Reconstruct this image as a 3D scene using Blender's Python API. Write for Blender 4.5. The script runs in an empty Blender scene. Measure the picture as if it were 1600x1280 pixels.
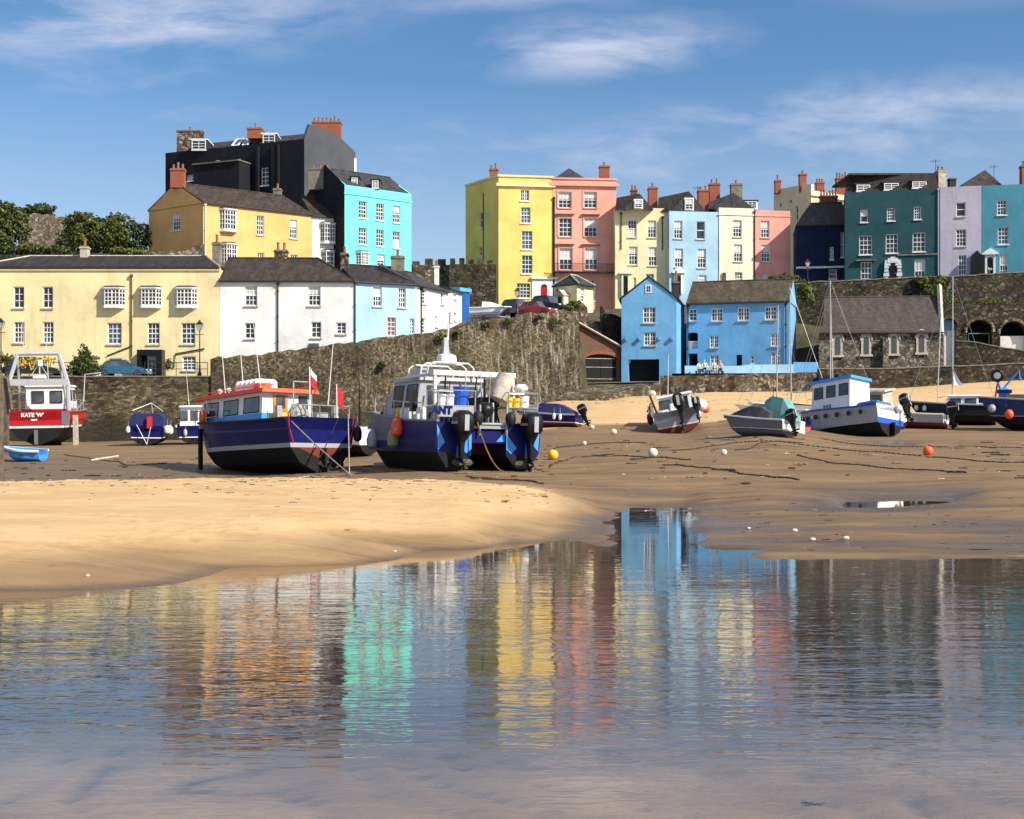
import bpy, math, random
import numpy as np
from mathutils import Vector, Matrix, Euler
R = math.radians
rng = random.Random(7)
SC = bpy.context.scene
COL = SC.collection
HC = 1.94            # eye height above the water of the pool
HZN = 662.0         # photo row of the horizon
F = 2000.0          # focal length in photo pixels (1600 wide)
# ------------------------------------------------------------------ camera, sky, sun
cd = bpy.data.cameras.new('camera'); cam = bpy.data.objects.new('camera', cd); COL.objects.link(cam)
cam.location = (0, 0, HC); cam.rotation_euler = (R(90), 0, 0)
cd.sensor_width = 36; cd.lens = 36 * F / 1600; cd.shift_y = (HZN - 640) / 1600
cd.clip_start = 0.1; cd.clip_end = 6000
SC.camera = cam
SC.render.resolution_x = 1024; SC.render.resolution_y = 819
SUN_AZ = 57.0       # degrees from "behind the camera" towards the right
SUN_EL = 37.0
sd = Vector((math.sin(R(SUN_AZ)) * math.cos(R(SUN_EL)), -math.cos(R(SUN_AZ)) * math.cos(R(SUN_EL)), math.sin(R(SUN_EL))))
sl = bpy.data.lights.new('sun', 'SUN'); sl.energy = 5.0; sl.angle = R(0.5); sl.color = (1.0, 0.93, 0.82)
so = bpy.data.objects.new('sun', sl); COL.objects.link(so)
so.rotation_euler = (-sd).to_track_quat('-Z', 'Y').to_euler()
w = bpy.data.worlds.new('World'); SC.world = w; w.use_nodes = True
nt = w.node_tree; nt.nodes.clear()
def N(nt, t, **k):
    n = nt.nodes.new(t)
    for a, b in k.items(): setattr(n, a, b)
    return n
def setin(n, **k):
    for a, b in k.items():
        n.inputs[a.replace('_', ' ')].default_value = b
    return n
wo = N(nt, 'ShaderNodeOutputWorld'); bg = N(nt, 'ShaderNodeBackground')
sky = N(nt, 'ShaderNodeTexSky'); sky.sky_type = 'NISHITA'; sky.sun_disc = False
sky.sun_elevation = R(SUN_EL); sky.sun_rotation = R(180 - SUN_AZ)
sky.air_density = 1.0; sky.dust_density = 0.3; sky.ozone_density = 3.0; sky.altitude = 0
bg.inputs[1].default_value = 0.09
tc = N(nt, 'ShaderNodeTexCoord'); sep = N(nt, 'ShaderNodeSeparateXYZ'); nt.links.new(tc.outputs['Generated'], sep.inputs[0])
def math_(nt, op, a, b=None, c=None, clamp=False):
    n = N(nt, 'ShaderNodeMath', operation=op); n.use_clamp = clamp
    for i, v in enumerate((a, b, c)):
        if v is None: continue
        if isinstance(v, (int, float)): n.inputs[i].default_value = v
        else: nt.links.new(v, n.inputs[i])
    return n.outputs[0]
zz = math_(nt, 'MAXIMUM', sep.outputs[2], 0.02)
den = math_(nt, 'ADD', zz, 0.09)
cx = math_(nt, 'DIVIDE', sep.outputs[0], den); cy = math_(nt, 'DIVIDE', sep.outputs[1], den)
cmb = N(nt, 'ShaderNodeCombineXYZ'); nt.links.new(cx, cmb.inputs[0]); nt.links.new(cy, cmb.inputs[1])
mp = N(nt, 'ShaderNodeMapping'); nt.links.new(cmb.outputs[0], mp.inputs[0]); mp.inputs['Location'].default_value = (1.9, 0.35, 0); mp.inputs['Rotation'].default_value = (0, 0, R(-14)); mp.inputs['Scale'].default_value = (0.75, 1.25, 1)
n1 = N(nt, 'ShaderNodeTexNoise'); setin(n1, Scale=1.1, Detail=7.0, Roughness=0.56, Distortion=0.25); nt.links.new(mp.outputs[0], n1.inputs[0])
cr = N(nt, 'ShaderNodeMapRange'); cr.interpolation_type = 'SMOOTHSTEP'; setin(cr, From_Min=0.33, From_Max=0.66, To_Min=0.0, To_Max=0.8); nt.links.new(n1.outputs[0], cr.inputs[0])
mixc = N(nt, 'ShaderNodeMix', data_type='RGBA'); vx = math_(nt, 'DIVIDE', sep.outputs[0], math_(nt, 'MAXIMUM', sep.outputs[1], .05)); vz = math_(nt, 'DIVIDE', sep.outputs[2], math_(nt, 'MAXIMUM', sep.outputs[1], .05))
n2 = N(nt, 'ShaderNodeTexNoise'); setin(n2, Scale=9.0, Detail=8.0, Roughness=0.62, Distortion=0.3); c2 = N(nt, 'ShaderNodeCombineXYZ'); nt.links.new(vx, c2.inputs[0]); nt.links.new(math_(nt, 'MULTIPLY', vz, 3.2), c2.inputs[1]); nt.links.new(c2.outputs[0], n2.inputs[0])
acc = None
for bx, bz, wx, wz, am in ((-.30, .315, .17, .030, .85), (.07, .295, .085, .022, .9), (.28, .245, .20, .024, .65), (.20, .222, .30, .022, .6), (-.32, .27, .10, .015, .3), (.0, .335, .12, .012, .45), (-.2, .245, .12, .012, .3), (.1, .20, .5, .05, .4)):
    ex = math_(nt, 'POWER', math_(nt, 'DIVIDE', math_(nt, 'SUBTRACT', vx, bx), wx), 2.0); ez = math_(nt, 'POWER', math_(nt, 'DIVIDE', math_(nt, 'SUBTRACT', math_(nt, 'SUBTRACT', vz, math_(nt, 'MULTIPLY', math_(nt, 'SUBTRACT', vx, bx), .06)), bz), wz), 2.0)
    g_ = math_(nt, 'MULTIPLY', math_(nt, 'POWER', 2.718, math_(nt, 'MULTIPLY', math_(nt, 'ADD', ex, ez), -1.0)), am); acc = g_ if acc is None else math_(nt, 'MAXIMUM', acc, g_)
nr1 = N(nt, 'ShaderNodeMapRange'); setin(nr1, From_Min=.36, From_Max=.66, To_Min=.15, To_Max=1.15); nt.links.new(n2.outputs[0], nr1.inputs[0])
hz_ = N(nt, 'ShaderNodeMapRange'); setin(hz_, From_Min=.0, From_Max=.26, To_Min=.62, To_Max=.06); nt.links.new(sep.outputs[2], hz_.inputs[0])
cl_ = math_(nt, 'MAXIMUM', math_(nt, 'MULTIPLY', acc, nr1.outputs[0]), hz_.outputs[0])
up_ = N(nt, 'ShaderNodeMapRange'); setin(up_, From_Min=.28, From_Max=.36, To_Min=0.0, To_Max=.9); nt.links.new(sep.outputs[2], up_.inputs[0])
nt.links.new(math_(nt, 'MAXIMUM', cl_, math_(nt, 'MULTIPLY', cr.outputs[0], up_.outputs[0]), None, True), mixc.inputs[0])
gm = N(nt, 'ShaderNodeHueSaturation'); setin(gm, Saturation=1.28, Value=1.0); nt.links.new(sky.outputs[0], gm.inputs['Color'])
nt.links.new(gm.outputs[0], mixc.inputs[6])
mixc.inputs[7].default_value = (5.6, 5.9, 7.2, 1)
nt.links.new(mixc.outputs[2], bg.inputs[0]); nt.links.new(bg.outputs[0], wo.inputs[0])
vs = SC.view_settings; vs.view_transform = 'Standard'; vs.look = 'None'; vs.exposure = 0.45; vs.gamma = 1.0; vs.use_curve_mapping = False
SC.render.engine = 'CYCLES'

# ------------------------------------------------------------------ materials
MATS = {}
def newmat(name):
    m = bpy.data.materials.new(name); m.use_nodes = True
    nt = m.node_tree; b = nt.nodes['Principled BSDF']
    return m, nt, b
def ramp(nt, fac, stops):
    r = N(nt, 'ShaderNodeValToRGB'); cr = r.color_ramp
    while len(cr.elements) < len(stops): cr.elements.new(0.5)
    for e, (p, c) in zip(cr.elements, stops): e.position = p; e.color = (*c, 1)
    nt.links.new(fac, r.inputs[0]); return r.outputs[0]
def noise(nt, vec, scale, detail=4, rough=0.6, dist=0.0):
    n = N(nt, 'ShaderNodeTexNoise'); setin(n, Scale=float(scale), Detail=float(detail), Roughness=float(rough), Distortion=float(dist))
    nt.links.new(vec, n.inputs[0]); return n.outputs[0]
def mapping(nt, vec, scale=(1, 1, 1), rot=(0, 0, 0)):
    m = N(nt, 'ShaderNodeMapping'); m.inputs['Scale'].default_value = scale; m.inputs['Rotation'].default_value = rot
    nt.links.new(vec, m.inputs[0]); return m.outputs[0]
def mixcol(nt, fac, a, b, mode='MIX'):
    m = N(nt, 'ShaderNodeMix', data_type='RGBA'); m.blend_type = mode
    for i, v in ((0, fac), (6, a), (7, b)):
        if isinstance(v, (int, float)): m.inputs[i].default_value = v
        elif isinstance(v, tuple): m.inputs[i].default_value = (*v[:3], 1)
        else: nt.links.new(v, m.inputs[i])
    return m.outputs[2]
def bump(nt, b, h, strength=0.5, dist=0.02):
    n = N(nt, 'ShaderNodeBump'); setin(n, Strength=strength, Distance=dist); nt.links.new(h, n.inputs['Height'])
    nt.links.new(n.outputs[0], b.inputs['Normal']); return n
def geo(nt): return N(nt, 'ShaderNodeNewGeometry').outputs['Position']
def obj_co(nt): return N(nt, 'ShaderNodeTexCoord').outputs['Object']
def plain(name, col, rough=0.5, metal=0.0, spec=0.5, var=0.12, scale=3.0, coat=0.0):
    if name in MATS: return MATS[name]
    m, nt, b = newmat(name)
    n = noise(nt, obj_co(nt), scale, 5, 0.65)
    dk = tuple(c * (1 - var * 1.6) for c in col); lt = tuple(min(1, c * (1 + var)) for c in col)
    nt.links.new(ramp(nt, n, [(0.3, dk), (0.7, lt)]), b.inputs['Base Color'])
    setin(b, Roughness=rough, Metallic=metal); b.inputs['Specular IOR Level'].default_value = spec
    b.inputs['Coat Weight'].default_value = coat
    MATS[name] = m; return m
def render_wall(name, col, dirt=0.35):
    """painted render: faint patching, vertical rain streaks, trowelled bump"""
    if name in MATS: return MATS[name]
    m, nt, b = newmat(name); p = geo(nt)
    big = noise(nt, p, 0.35, 5, 0.6)
    st = noise(nt, mapping(nt, p, (2.4, 2.4, 0.16)), 1.0, 6, 0.7)
    c0 = ramp(nt, big, [(0.3, tuple(c * 0.80 for c in col)), (0.55, col), (0.75, tuple(min(1, c * 1.05 + 0.01) for c in col))])
    sf = N(nt, 'ShaderNodeMapRange'); setin(sf, From_Min=0.52, From_Max=0.74, To_Min=0.0, To_Max=min(.8, dirt * 1.5)); nt.links.new(st, sf.inputs[0])
    c1 = mixcol(nt, sf.outputs[0], c0, tuple(c * 0.62 + 0.02 for c in col))
    nt.links.new(c1, b.inputs['Base Color']); setin(b, Roughness=0.85); b.inputs['Specular IOR Level'].default_value = 0.25
    bump(nt, b, noise(nt, p, 1.7, 6, 0.7), 0.5, 0.06)
    MATS[name] = m; return m
def stone(name, cols_, scale=2.2, stretch=(1, 1, 1.8), mortar=(0.09, 0.075, 0.055), streak=0.0, moss=0.0, bumpd=0.12, mw=0.06, dark=0.82, tide=None):
    if name in MATS: return MATS[name]
    cols = [(q, tuple(x * dark for x in c)) for q, c in cols_]
    m, nt, b = newmat(name); p = geo(nt)
    wob = N(nt, 'ShaderNodeVectorMath', operation='ADD')
    nn = N(nt, 'ShaderNodeTexNoise'); setin(nn, Scale=1.3, Detail=3.0); nt.links.new(p, nn.inputs[0])
    sc = N(nt, 'ShaderNodeVectorMath', operation='SCALE'); sc.inputs['Scale'].default_value = 0.5; nt.links.new(nn.outputs['Color'], sc.inputs[0])
    nt.links.new(p, wob.inputs[0]); nt.links.new(sc.outputs[0], wob.inputs[1])
    q = mapping(nt, wob.outputs[0], stretch)
    v = N(nt, 'ShaderNodeTexVoronoi'); setin(v, Scale=scale); nt.links.new(q, v.inputs['Vector'])
    ve = N(nt, 'ShaderNodeTexVoronoi', feature='DISTANCE_TO_EDGE'); setin(ve, Scale=scale); nt.links.new(q, ve.inputs['Vector'])
    sp = N(nt, 'ShaderNodeSeparateColor'); nt.links.new(v.outputs['Color'], sp.inputs[0])
    c = ramp(nt, sp.outputs[0], cols)
    big = noise(nt, p, 0.25, 5, 0.65)
    c = mixcol(nt, math_(nt, 'MULTIPLY', big, 0.9), c, (0.3, 0.3, 0.3), 'MULTIPLY') if False else c
    bf = N(nt, 'ShaderNodeMapRange'); setin(bf, From_Min=0.38, From_Max=0.68, To_Min=0.4, To_Max=1.35); nt.links.new(big, bf.inputs[0])
    cb = N(nt, 'ShaderNodeCombineColor')
    for i in range(3): nt.links.new(bf.outputs[0], cb.inputs[i])
    c = mixcol(nt, 1.0, c, cb.outputs[0], 'MULTIPLY')
    if streak:
        s = noise(nt, mapping(nt, p, (3.2, 3.2, 0.32)), 1.0, 6, 0.8)
        r = N(nt, 'ShaderNodeMapRange'); setin(r, From_Min=0.52, From_Max=0.62, To_Min=0.0, To_Max=streak); nt.links.new(s, r.inputs[0])
        sx = N(nt, 'ShaderNodeSeparateXYZ'); nt.links.new(p, sx.inputs[0])
        gx = N(nt, 'ShaderNodeMapRange'); setin(gx, From_Min=-16.0, From_Max=4.0, To_Min=0.12, To_Max=1.0); nt.links.new(sx.outputs[0], gx.inputs[0])
        c = mixcol(nt, math_(nt, 'MULTIPLY', r.outputs[0], gx.outputs[0]), c, (0.56, 0.5, 0.4))
    if moss:
        g = noise(nt, p, 0.6, 6, 0.7)
        r = N(nt, 'ShaderNodeMapRange'); setin(r, From_Min=0.52, From_Max=0.66, To_Min=0.0, To_Max=moss); nt.links.new(g, r.inputs[0])
        c = mixcol(nt, r.outputs[0], c, (0.12, 0.12, 0.035))
    if tide:
        sx2 = N(nt, 'ShaderNodeSeparateXYZ'); nt.links.new(p, sx2.inputs[0]); tl = math_(nt, 'ADD', sx2.outputs[2], math_(nt, 'MULTIPLY', noise(nt, p, .7, 5, .7), -2.4))
        r = N(nt, 'ShaderNodeMapRange'); setin(r, From_Min=tide - 1.3, From_Max=tide - .7, To_Min=.8, To_Max=0.0); nt.links.new(tl, r.inputs[0]); c = mixcol(nt, r.outputs[0], c, (.035, .033, .018))
    e = N(nt, 'ShaderNodeMapRange'); setin(e, From_Min=0.0, From_Max=mw, To_Min=0.0, To_Max=1.0); nt.links.new(ve.outputs['Distance'], e.inputs[0])
    c = mixcol(nt, e.outputs[0], mortar, c)
    nt.links.new(c, b.inputs['Base Color']); setin(b, Roughness=0.9); b.inputs['Specular IOR Level'].default_value = 0.2
    h = math_(nt, 'ADD', math_(nt, 'MULTIPLY', e.outputs[0], 0.7), math_(nt, 'ADD', math_(nt, 'MULTIPLY', sp.outputs[1], 0.7), math_(nt, 'MULTIPLY', noise(nt, p, 6, 5, 0.7), 0.5)))
    bump(nt, b, h, 0.9, bumpd)
    MATS[name] = m; return m
def slate(name, a, b_, lich=0.0):
    if name in MATS: return MATS[name]
    a = tuple(x * .62 for x in a); b_ = tuple(x * .68 for x in b_)
    m, nt, b = newmat(name); p = geo(nt)
    n = noise(nt, mapping(nt, p, (1.6, 0.35, 0.35)), 1.3, 7, 0.7)
    c = ramp(nt, n, [(0.3, a), (0.7, b_)])
    br = N(nt, 'ShaderNodeTexBrick'); setin(br, Scale=1.0); br.inputs['Brick Width'].default_value = 0.3; br.inputs['Row Height'].default_value = 0.22; br.inputs['Mortar Size'].default_value = 0.012
    br.inputs['Color1'].default_value = (0.75, 0.75, 0.75, 1); br.inputs['Color2'].default_value = (1.15, 1.1, 1.1, 1); br.inputs['Mortar'].default_value = (0.35, 0.35, 0.35, 1)
    sx = N(nt, 'ShaderNodeSeparateXYZ'); nt.links.new(p, sx.inputs[0]); cx = N(nt, 'ShaderNodeCombineXYZ')
    nt.links.new(sx.outputs[0], cx.inputs[0]); nt.links.new(sx.outputs[2], cx.inputs[1]); nt.links.new(cx.outputs[0], br.inputs[0])
    c = mixcol(nt, 1.0, c, br.outputs[0], 'MULTIPLY')
    if lich:
        g = noise(nt, p, 1.2, 7, 0.75)
        r = N(nt, 'ShaderNodeMapRange'); setin(r, From_Min=0.55, From_Max=0.7, To_Min=0.0, To_Max=lich); nt.links.new(g, r.inputs[0])
        c = mixcol(nt, r.outputs[0], c, (0.2, 0.17, 0.08))
    nt.links.new(c, b.inputs['Base Color']); setin(b, Roughness=0.7); b.inputs['Specular IOR Level'].default_value = 0.3
    bump(nt, b, noise(nt, p, 5, 4, 0.7), 0.6, 0.04)
    MATS[name] = m; return m
def brick(name, a, b_):
    if name in MATS: return MATS[name]
    m, nt, b = newmat(name); p = geo(nt)
    br = N(nt, 'ShaderNodeTexBrick'); br.inputs['Brick Width'].default_value = 0.24; br.inputs['Row Height'].default_value = 0.085; br.inputs['Mortar Size'].default_value = 0.01; setin(br, Scale=1.0)
    br.inputs['Color1'].default_value = (*a, 1); br.inputs['Color2'].default_value = (*b_, 1); br.inputs['Mortar'].default_value = (0.2, 0.15, 0.12, 1)
    sx = N(nt, 'ShaderNodeSeparateXYZ'); nt.links.new(p, sx.inputs[0]); cx = N(nt, 'ShaderNodeCombineXYZ')
    nt.links.new(math_(nt, 'ADD', sx.outputs[0], sx.outputs[1]), cx.inputs[0]); nt.links.new(sx.outputs[2], cx.inputs[1]); nt.links.new(cx.outputs[0], br.inputs[0])
    n = noise(nt, p, 2.5, 5, 0.7)
    c = mixcol(nt, math_(nt, 'MULTIPLY', n, 0.8), br.outputs[0], tuple(x * 0.35 for x in a))
    nt.links.new(c, b.inputs['Base Color']); setin(b, Roughness=0.85); bump(nt, b, n, 0.5, 0.03)
    MATS[name] = m; return m
def glassmat(name, col=(0.012, 0.015, 0.018), rough=0.06):
    if name in MATS: return MATS[name]
    m, nt, b = newmat(name)
    n = noise(nt, geo(nt), 1.4, 3, 0.6)
    nt.links.new(ramp(nt, n, [(0.35, col), (0.7, tuple(c * 3 + 0.01 for c in col))]), b.inputs['Base Color'])
    setin(b, Roughness=rough); b.inputs['Specular IOR Level'].default_value = 0.6
    bump(nt, b, noise(nt, geo(nt), 0.9, 2, 0.5), 0.15, 0.05)
    MATS[name] = m; return m
def leafmat(name, a, b_):
    if name in MATS: return MATS[name]
    m, nt, b = newmat(name)
    n = noise(nt, geo(nt), 2.5, 3, 0.6)
    nt.links.new(ramp(nt, n, [(0.35, a), (0.68, b_)]), b.inputs['Base Color']); setin(b, Roughness=0.65)
    b.inputs['Specular IOR Level'].default_value = 0.25
    MATS[name] = m; return m

WHITE = plain('white_paint', (0.8, 0.79, 0.76), 0.45)
FRAME = plain('window_white', (0.82, 0.81, 0.78), 0.4, var=0.06)
GLASS = glassmat('window_glass')
GLASSB = glassmat('window_glass_blue', (0.03, 0.05, 0.08))
BLIND = plain('blind_cloth', (0.62, 0.6, 0.56), 0.8)
CURT = plain('curtain_red', (0.25, 0.06, 0.04), 0.9)
BLACK = plain('black_paint', (0.008, 0.008, 0.009), 0.4, spec=.3)
RUBBER = plain('rubber', (0.018, 0.018, 0.018), 0.75)
IRON = plain('iron', (0.03, 0.03, 0.032), 0.5, 0.3)
RUST = plain('rust', (0.16, 0.06, 0.025), 0.85)
GALV = plain('galvanised', (0.42, 0.42, 0.4), 0.45, 0.5, var=0.25)
ALU = plain('aluminium', (0.66, 0.65, 0.62), 0.35, 0.6, var=0.15)
STEEL = plain('steel', (0.5, 0.5, 0.5), 0.3, 0.9)
WOOD = plain('old_wood', (0.13, 0.1, 0.07), 0.85, var=0.4, scale=6)
WOODO = plain('varnished_wood', (0.5, 0.2, 0.04), 0.4, var=0.2)
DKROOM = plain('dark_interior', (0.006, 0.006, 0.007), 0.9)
SLATE = slate('slate_dark', (0.028, 0.024, 0.024), (0.085, 0.07, 0.066))
SLATEB = slate('slate_brown', (0.04, 0.03, 0.025), (0.12, 0.09, 0.07), 0.35)
SLATEL = slate('slate_lichen', (0.075, 0.06, 0.038), (0.18, 0.145, 0.09), 0.6)
SLATEG = slate('slate_grey', (0.045, 0.045, 0.05), (0.11, 0.11, 0.115))
SLATEP = slate('slate_purple', (0.085, 0.068, 0.06), (0.15, 0.122, 0.108))
BRICKR = brick('brick_red', (0.5, 0.12, 0.045), (0.36, 0.08, 0.035))
BRICKD = brick('brick_brown', (0.22, 0.08, 0.045), (0.12, 0.055, 0.04))
POT = plain('chimney_pot', (0.3, 0.12, 0.06), 0.8)
STONE_A = stone('stone_quay', [(0.0, (0.06, 0.045, 0.028)), (0.45, (0.15, 0.115, 0.07)), (0.75, (0.24, 0.185, 0.11)), (1.0, (0.34, 0.28, 0.18))], 2.3, (1, 1, 2.6), moss=0.4, mw=0.05, tide=2.0)
STONE_B = stone('stone_slope', [(0.0, (0.055, 0.042, 0.026)), (0.45, (0.14, 0.105, 0.062)), (0.8, (0.24, 0.19, 0.12)), (1.0, (0.34, 0.29, 0.2))], 4.4, (1.1, 1.1, 1.5), streak=0.6, moss=0.45, mw=0.06, tide=2.9, dark=.72)
STONE_C = stone('stone_rubble', [(0.0, (0.06, 0.045, 0.03)), (0.5, (0.17, 0.13, 0.085)), (0.8, (0.3, 0.24, 0.16)), (1.0, (0.46, 0.4, 0.3))], 2.6, (1, 1, 1.2), mw=0.09)
STONE_CH = stone('stone_church', [(0.0, (0.1, 0.085, 0.065)), (0.5, (0.22, 0.19, 0.145)), (0.8, (0.34, 0.3, 0.23)), (1.0, (0.48, 0.43, 0.34))], 3.2, (1, 1, 1.2), mw=0.08)
STONE_D = stone('stone_dark', [(0.0, (0.028, 0.024, 0.016)), (0.5, (0.07, 0.058, 0.036)), (0.85, (0.12, 0.1, 0.065)), (1.0, (0.26, 0.23, 0.17))], 3.6, (1, 1, 1.5), moss=0.35, mw=0.06)
STONE_L = stone('stone_ruin', [(0.0, (0.17, 0.13, 0.09)), (0.5, (0.34, 0.27, 0.19)), (1.0, (0.55, 0.47, 0.35))], 2.6, (1, 1, 1.2), moss=0.3)
ASPH = plain('asphalt', (0.085, 0.075, 0.062), 0.9, var=0.3, scale=1.0)
PALE = plain('dressed_stone', (0.5, 0.45, 0.36), 0.8, var=0.25, scale=4)
CONC = plain('concrete', (0.2, 0.18, 0.14), 0.9, var=0.3, scale=2)
LEAF = [leafmat('leaf_dark', (0.014, 0.024, 0.006), (0.06, 0.08, 0.018)), leafmat('leaf_mid', (0.05, 0.065, 0.012), (0.15, 0.16, 0.03)), leafmat('leaf_light', (0.08, 0.1, 0.015), (0.2, 0.21, 0.035))]
BARK = plain('bark', (0.07, 0.05, 0.035), 0.9, var=0.4, scale=5)

# ------------------------------------------------------------------ mesh builder
def P(px, py, Y): return Vector(((px - 800) / F * Y, Y, HC + (HZN - py) / F * Y))
def XY(px, Y): return Vector(((px - 800) / F * Y, Y))
def ZP(py, Y): return HC + (HZN - py) / F * Y
class MB:
    def __init__(s): s.v = []; s.f = []; s.m = []; s.mats = []
    def mi(s, mat):
        if mat not in s.mats: s.mats.append(mat)
        return s.mats.index(mat)
    def add(s, vs, fs, mat):
        o = len(s.v); s.v += [tuple(v) for v in vs]; k = s.mi(mat)
        for f in fs: s.f.append([o + i for i in f]); s.m.append(k)
    def poly(s, pts, mat): s.add(pts, [list(range(len(pts)))], mat)
    def hexa(s, p, mat):   # p: 4 bottom ccw, 4 top ccw
        s.add(p, [(0, 3, 2, 1), (4, 5, 6, 7), (0, 1, 5, 4), (1, 2, 6, 5), (2, 3, 7, 6), (3, 0, 4, 7)], mat)
    def box(s, x0, x1, y0, y1, z0, z1, mat, tx=0, ty=0):
        s.hexa([(x0, y0, z0), (x1, y0, z0), (x1, y1, z0), (x0, y1, z0), (x0 + tx, y0 + ty, z1), (x1 - tx, y0 + ty, z1), (x1 - tx, y1 - ty, z1), (x0 + tx, y1 - ty, z1)], mat)
    def rbox(s, x0, x1, y0, y1, z0, z1, mat, b=0.05):   # chamfered box
        ring = lambda ix, z: [(x0 + ix + b, y0 + ix, z), (x1 - ix - b, y0 + ix, z), (x1 - ix, y0 + ix + b, z), (x1 - ix, y1 - ix - b, z), (x1 - ix - b, y1 - ix, z), (x0 + ix + b, y1 - ix, z), (x0 + ix, y1 - ix - b, z), (x0 + ix, y0 + ix + b, z)]
        s.loft([ring(b * .7, z0), ring(0, z0 + b), ring(0, z1 - b), ring(b * .7, z1)], mat, True, True)
    def loft(s, rings, mat, cap0=False, cap1=False, closed=True):
        n = len(rings[0]); vs = [p for r in rings for p in r]; fs = []
        for i in range(len(rings) - 1):
            for j in range(n if closed else n - 1):
                k = (j + 1) % n
                fs.append((i * n + j, i * n + k, (i + 1) * n + k, (i + 1) * n + j))
        if cap0: fs.append(tuple(range(n))[::-1])
        if cap1: fs.append(tuple((len(rings) - 1) * n + j for j in range(n)))
        s.add(vs, fs, mat)
    def tube(s, pts, r, mat, n=6, cap=True, r1=None):
        pts = [Vector(p) for p in pts]; rings = []
        up = Vector((0, 0, 1))
        for i, p in enumerate(pts):
            d = (pts[min(i + 1, len(pts) - 1)] - pts[max(i - 1, 0)])
            if d.length < 1e-9: d = Vector((0, 0, 1))
            d.normalize()
            u = d.cross(up if abs(d.z) < 0.95 else Vector((1, 0, 0))).normalized(); v = d.cross(u)
            rr = r if r1 is None else r + (r1 - r) * i / max(1, len(pts) - 1)
            rings.append([p + u * (rr * math.cos(a * 2 * math.pi / n)) + v * (rr * math.sin(a * 2 * math.pi / n)) for a in range(n)])
        s.loft(rings, mat, cap, cap)
    def lathe(s, c, prof, mat, n=12):   # prof: (r,z)
        s.loft([[(c[0] + r * math.cos(2 * math.pi * a / n), c[1] + r * math.sin(2 * math.pi * a / n), c[2] + z) for a in range(n)] for r, z in prof], mat, True, True)
    def ball(s, c, r, mat, sx=1, sy=1, sz=1, n=12, m=8):
        s.loft([[(c[0] + sx * r * math.sin(math.pi * (i + .001) / m) * math.cos(2 * math.pi * a / n), c[1] + sy * r * math.sin(math.pi * (i + .001) / m) * math.sin(2 * math.pi * a / n), c[2] - sz * r * math.cos(math.pi * i / m)) for a in range(n)] for i in range(m + 1)], mat, True, True)
    def rev(s, c, axis, prof, mat, n=14):  # surface of revolution about arbitrary axis, prof (r,h)
        ax = Vector(axis).normalized(); u = ax.orthogonal().normalized(); v = ax.cross(u); c = Vector(c)
        s.loft([[c + ax * h + u * (r * math.cos(2 * math.pi * a / n)) + v * (r * math.sin(2 * math.pi * a / n)) for a in range(n)] for r, h in prof], mat, True, True)
    def build(s, name, parent=None, org=None, smooth=False, bevel=0.0):
        org = Vector(org) if org is not None else (Vector((0, 0, 0)) if parent is None else Vector(parent.get('_org', (0, 0, 0))))
        me = bpy.data.meshes.new(name)
        me.from_pydata([(v[0] - org[0], v[1] - org[1], v[2] - org[2]) for v in s.v], [], s.f)
        for m in s.mats: me.materials.append(m)
        me.polygons.foreach_set('material_index', s.m)
        if smooth: me.polygons.foreach_set('use_smooth', [True] * len(s.f))
        me.update()
        o = bpy.data.objects.new(name, me); COL.objects.link(o)
        if parent is not None: o.parent = parent; o['_org'] = tuple(org)
        else: o.location = org; o['_org'] = tuple(org)
        if bevel:
            b = o.modifiers.new('bevel', 'BEVEL'); b.width = bevel; b.segments = 2; b.limit_method = 'ANGLE'
        if smooth and not bevel:
            try: me.set_sharp_from_angle(angle=R(40))
            except Exception: pass
        return o
def tag(o, label, cat, group=None, kind=None):
    if label: o['label'] = label
    if cat: o['category'] = cat
    if group: o['group'] = group
    if kind: o['kind'] = kind
    return o
def thing(name, label, cat, loc, group=None, rot=(0, 0, 0), local=False):
    e = bpy.data.objects.new(name, None); COL.objects.link(e); e.location = loc; e.rotation_euler = rot
    e.empty_display_size = 0.5
    e['_org'] = (0.0, 0.0, 0.0) if local else tuple(loc)
    return tag(e, label, cat, group)
def struct(o): o['kind'] = 'structure'; return o
def kids(o): return list(o.children)
def copy_tree(o, parent=None):
    c = o.copy(); COL.objects.link(c); c.parent = parent
    for ch in kids(o): copy_tree(ch, c)
    return c
def text_mesh(txt, size, mat, name, parent, M, depth=0.006, font_w=1.0):
    cu = bpy.data.curves.new('t', 'FONT'); cu.body = txt; cu.size = size; cu.extrude = depth; cu.align_x = 'CENTER'; cu.align_y = 'CENTER'; cu.offset = 0.008 * font_w
    o = bpy.data.objects.new('t', cu); COL.objects.link(o)
    dg = bpy.context.evaluated_depsgraph_get(); me = bpy.data.meshes.new_from_object(o.evaluated_get(dg))
    bpy.data.objects.remove(o); me.transform(M); me.materials.clear(); me.materials.append(mat); me.name = name
    q = bpy.data.objects.new(name, me); COL.objects.link(q); q.parent = parent; return q

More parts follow.
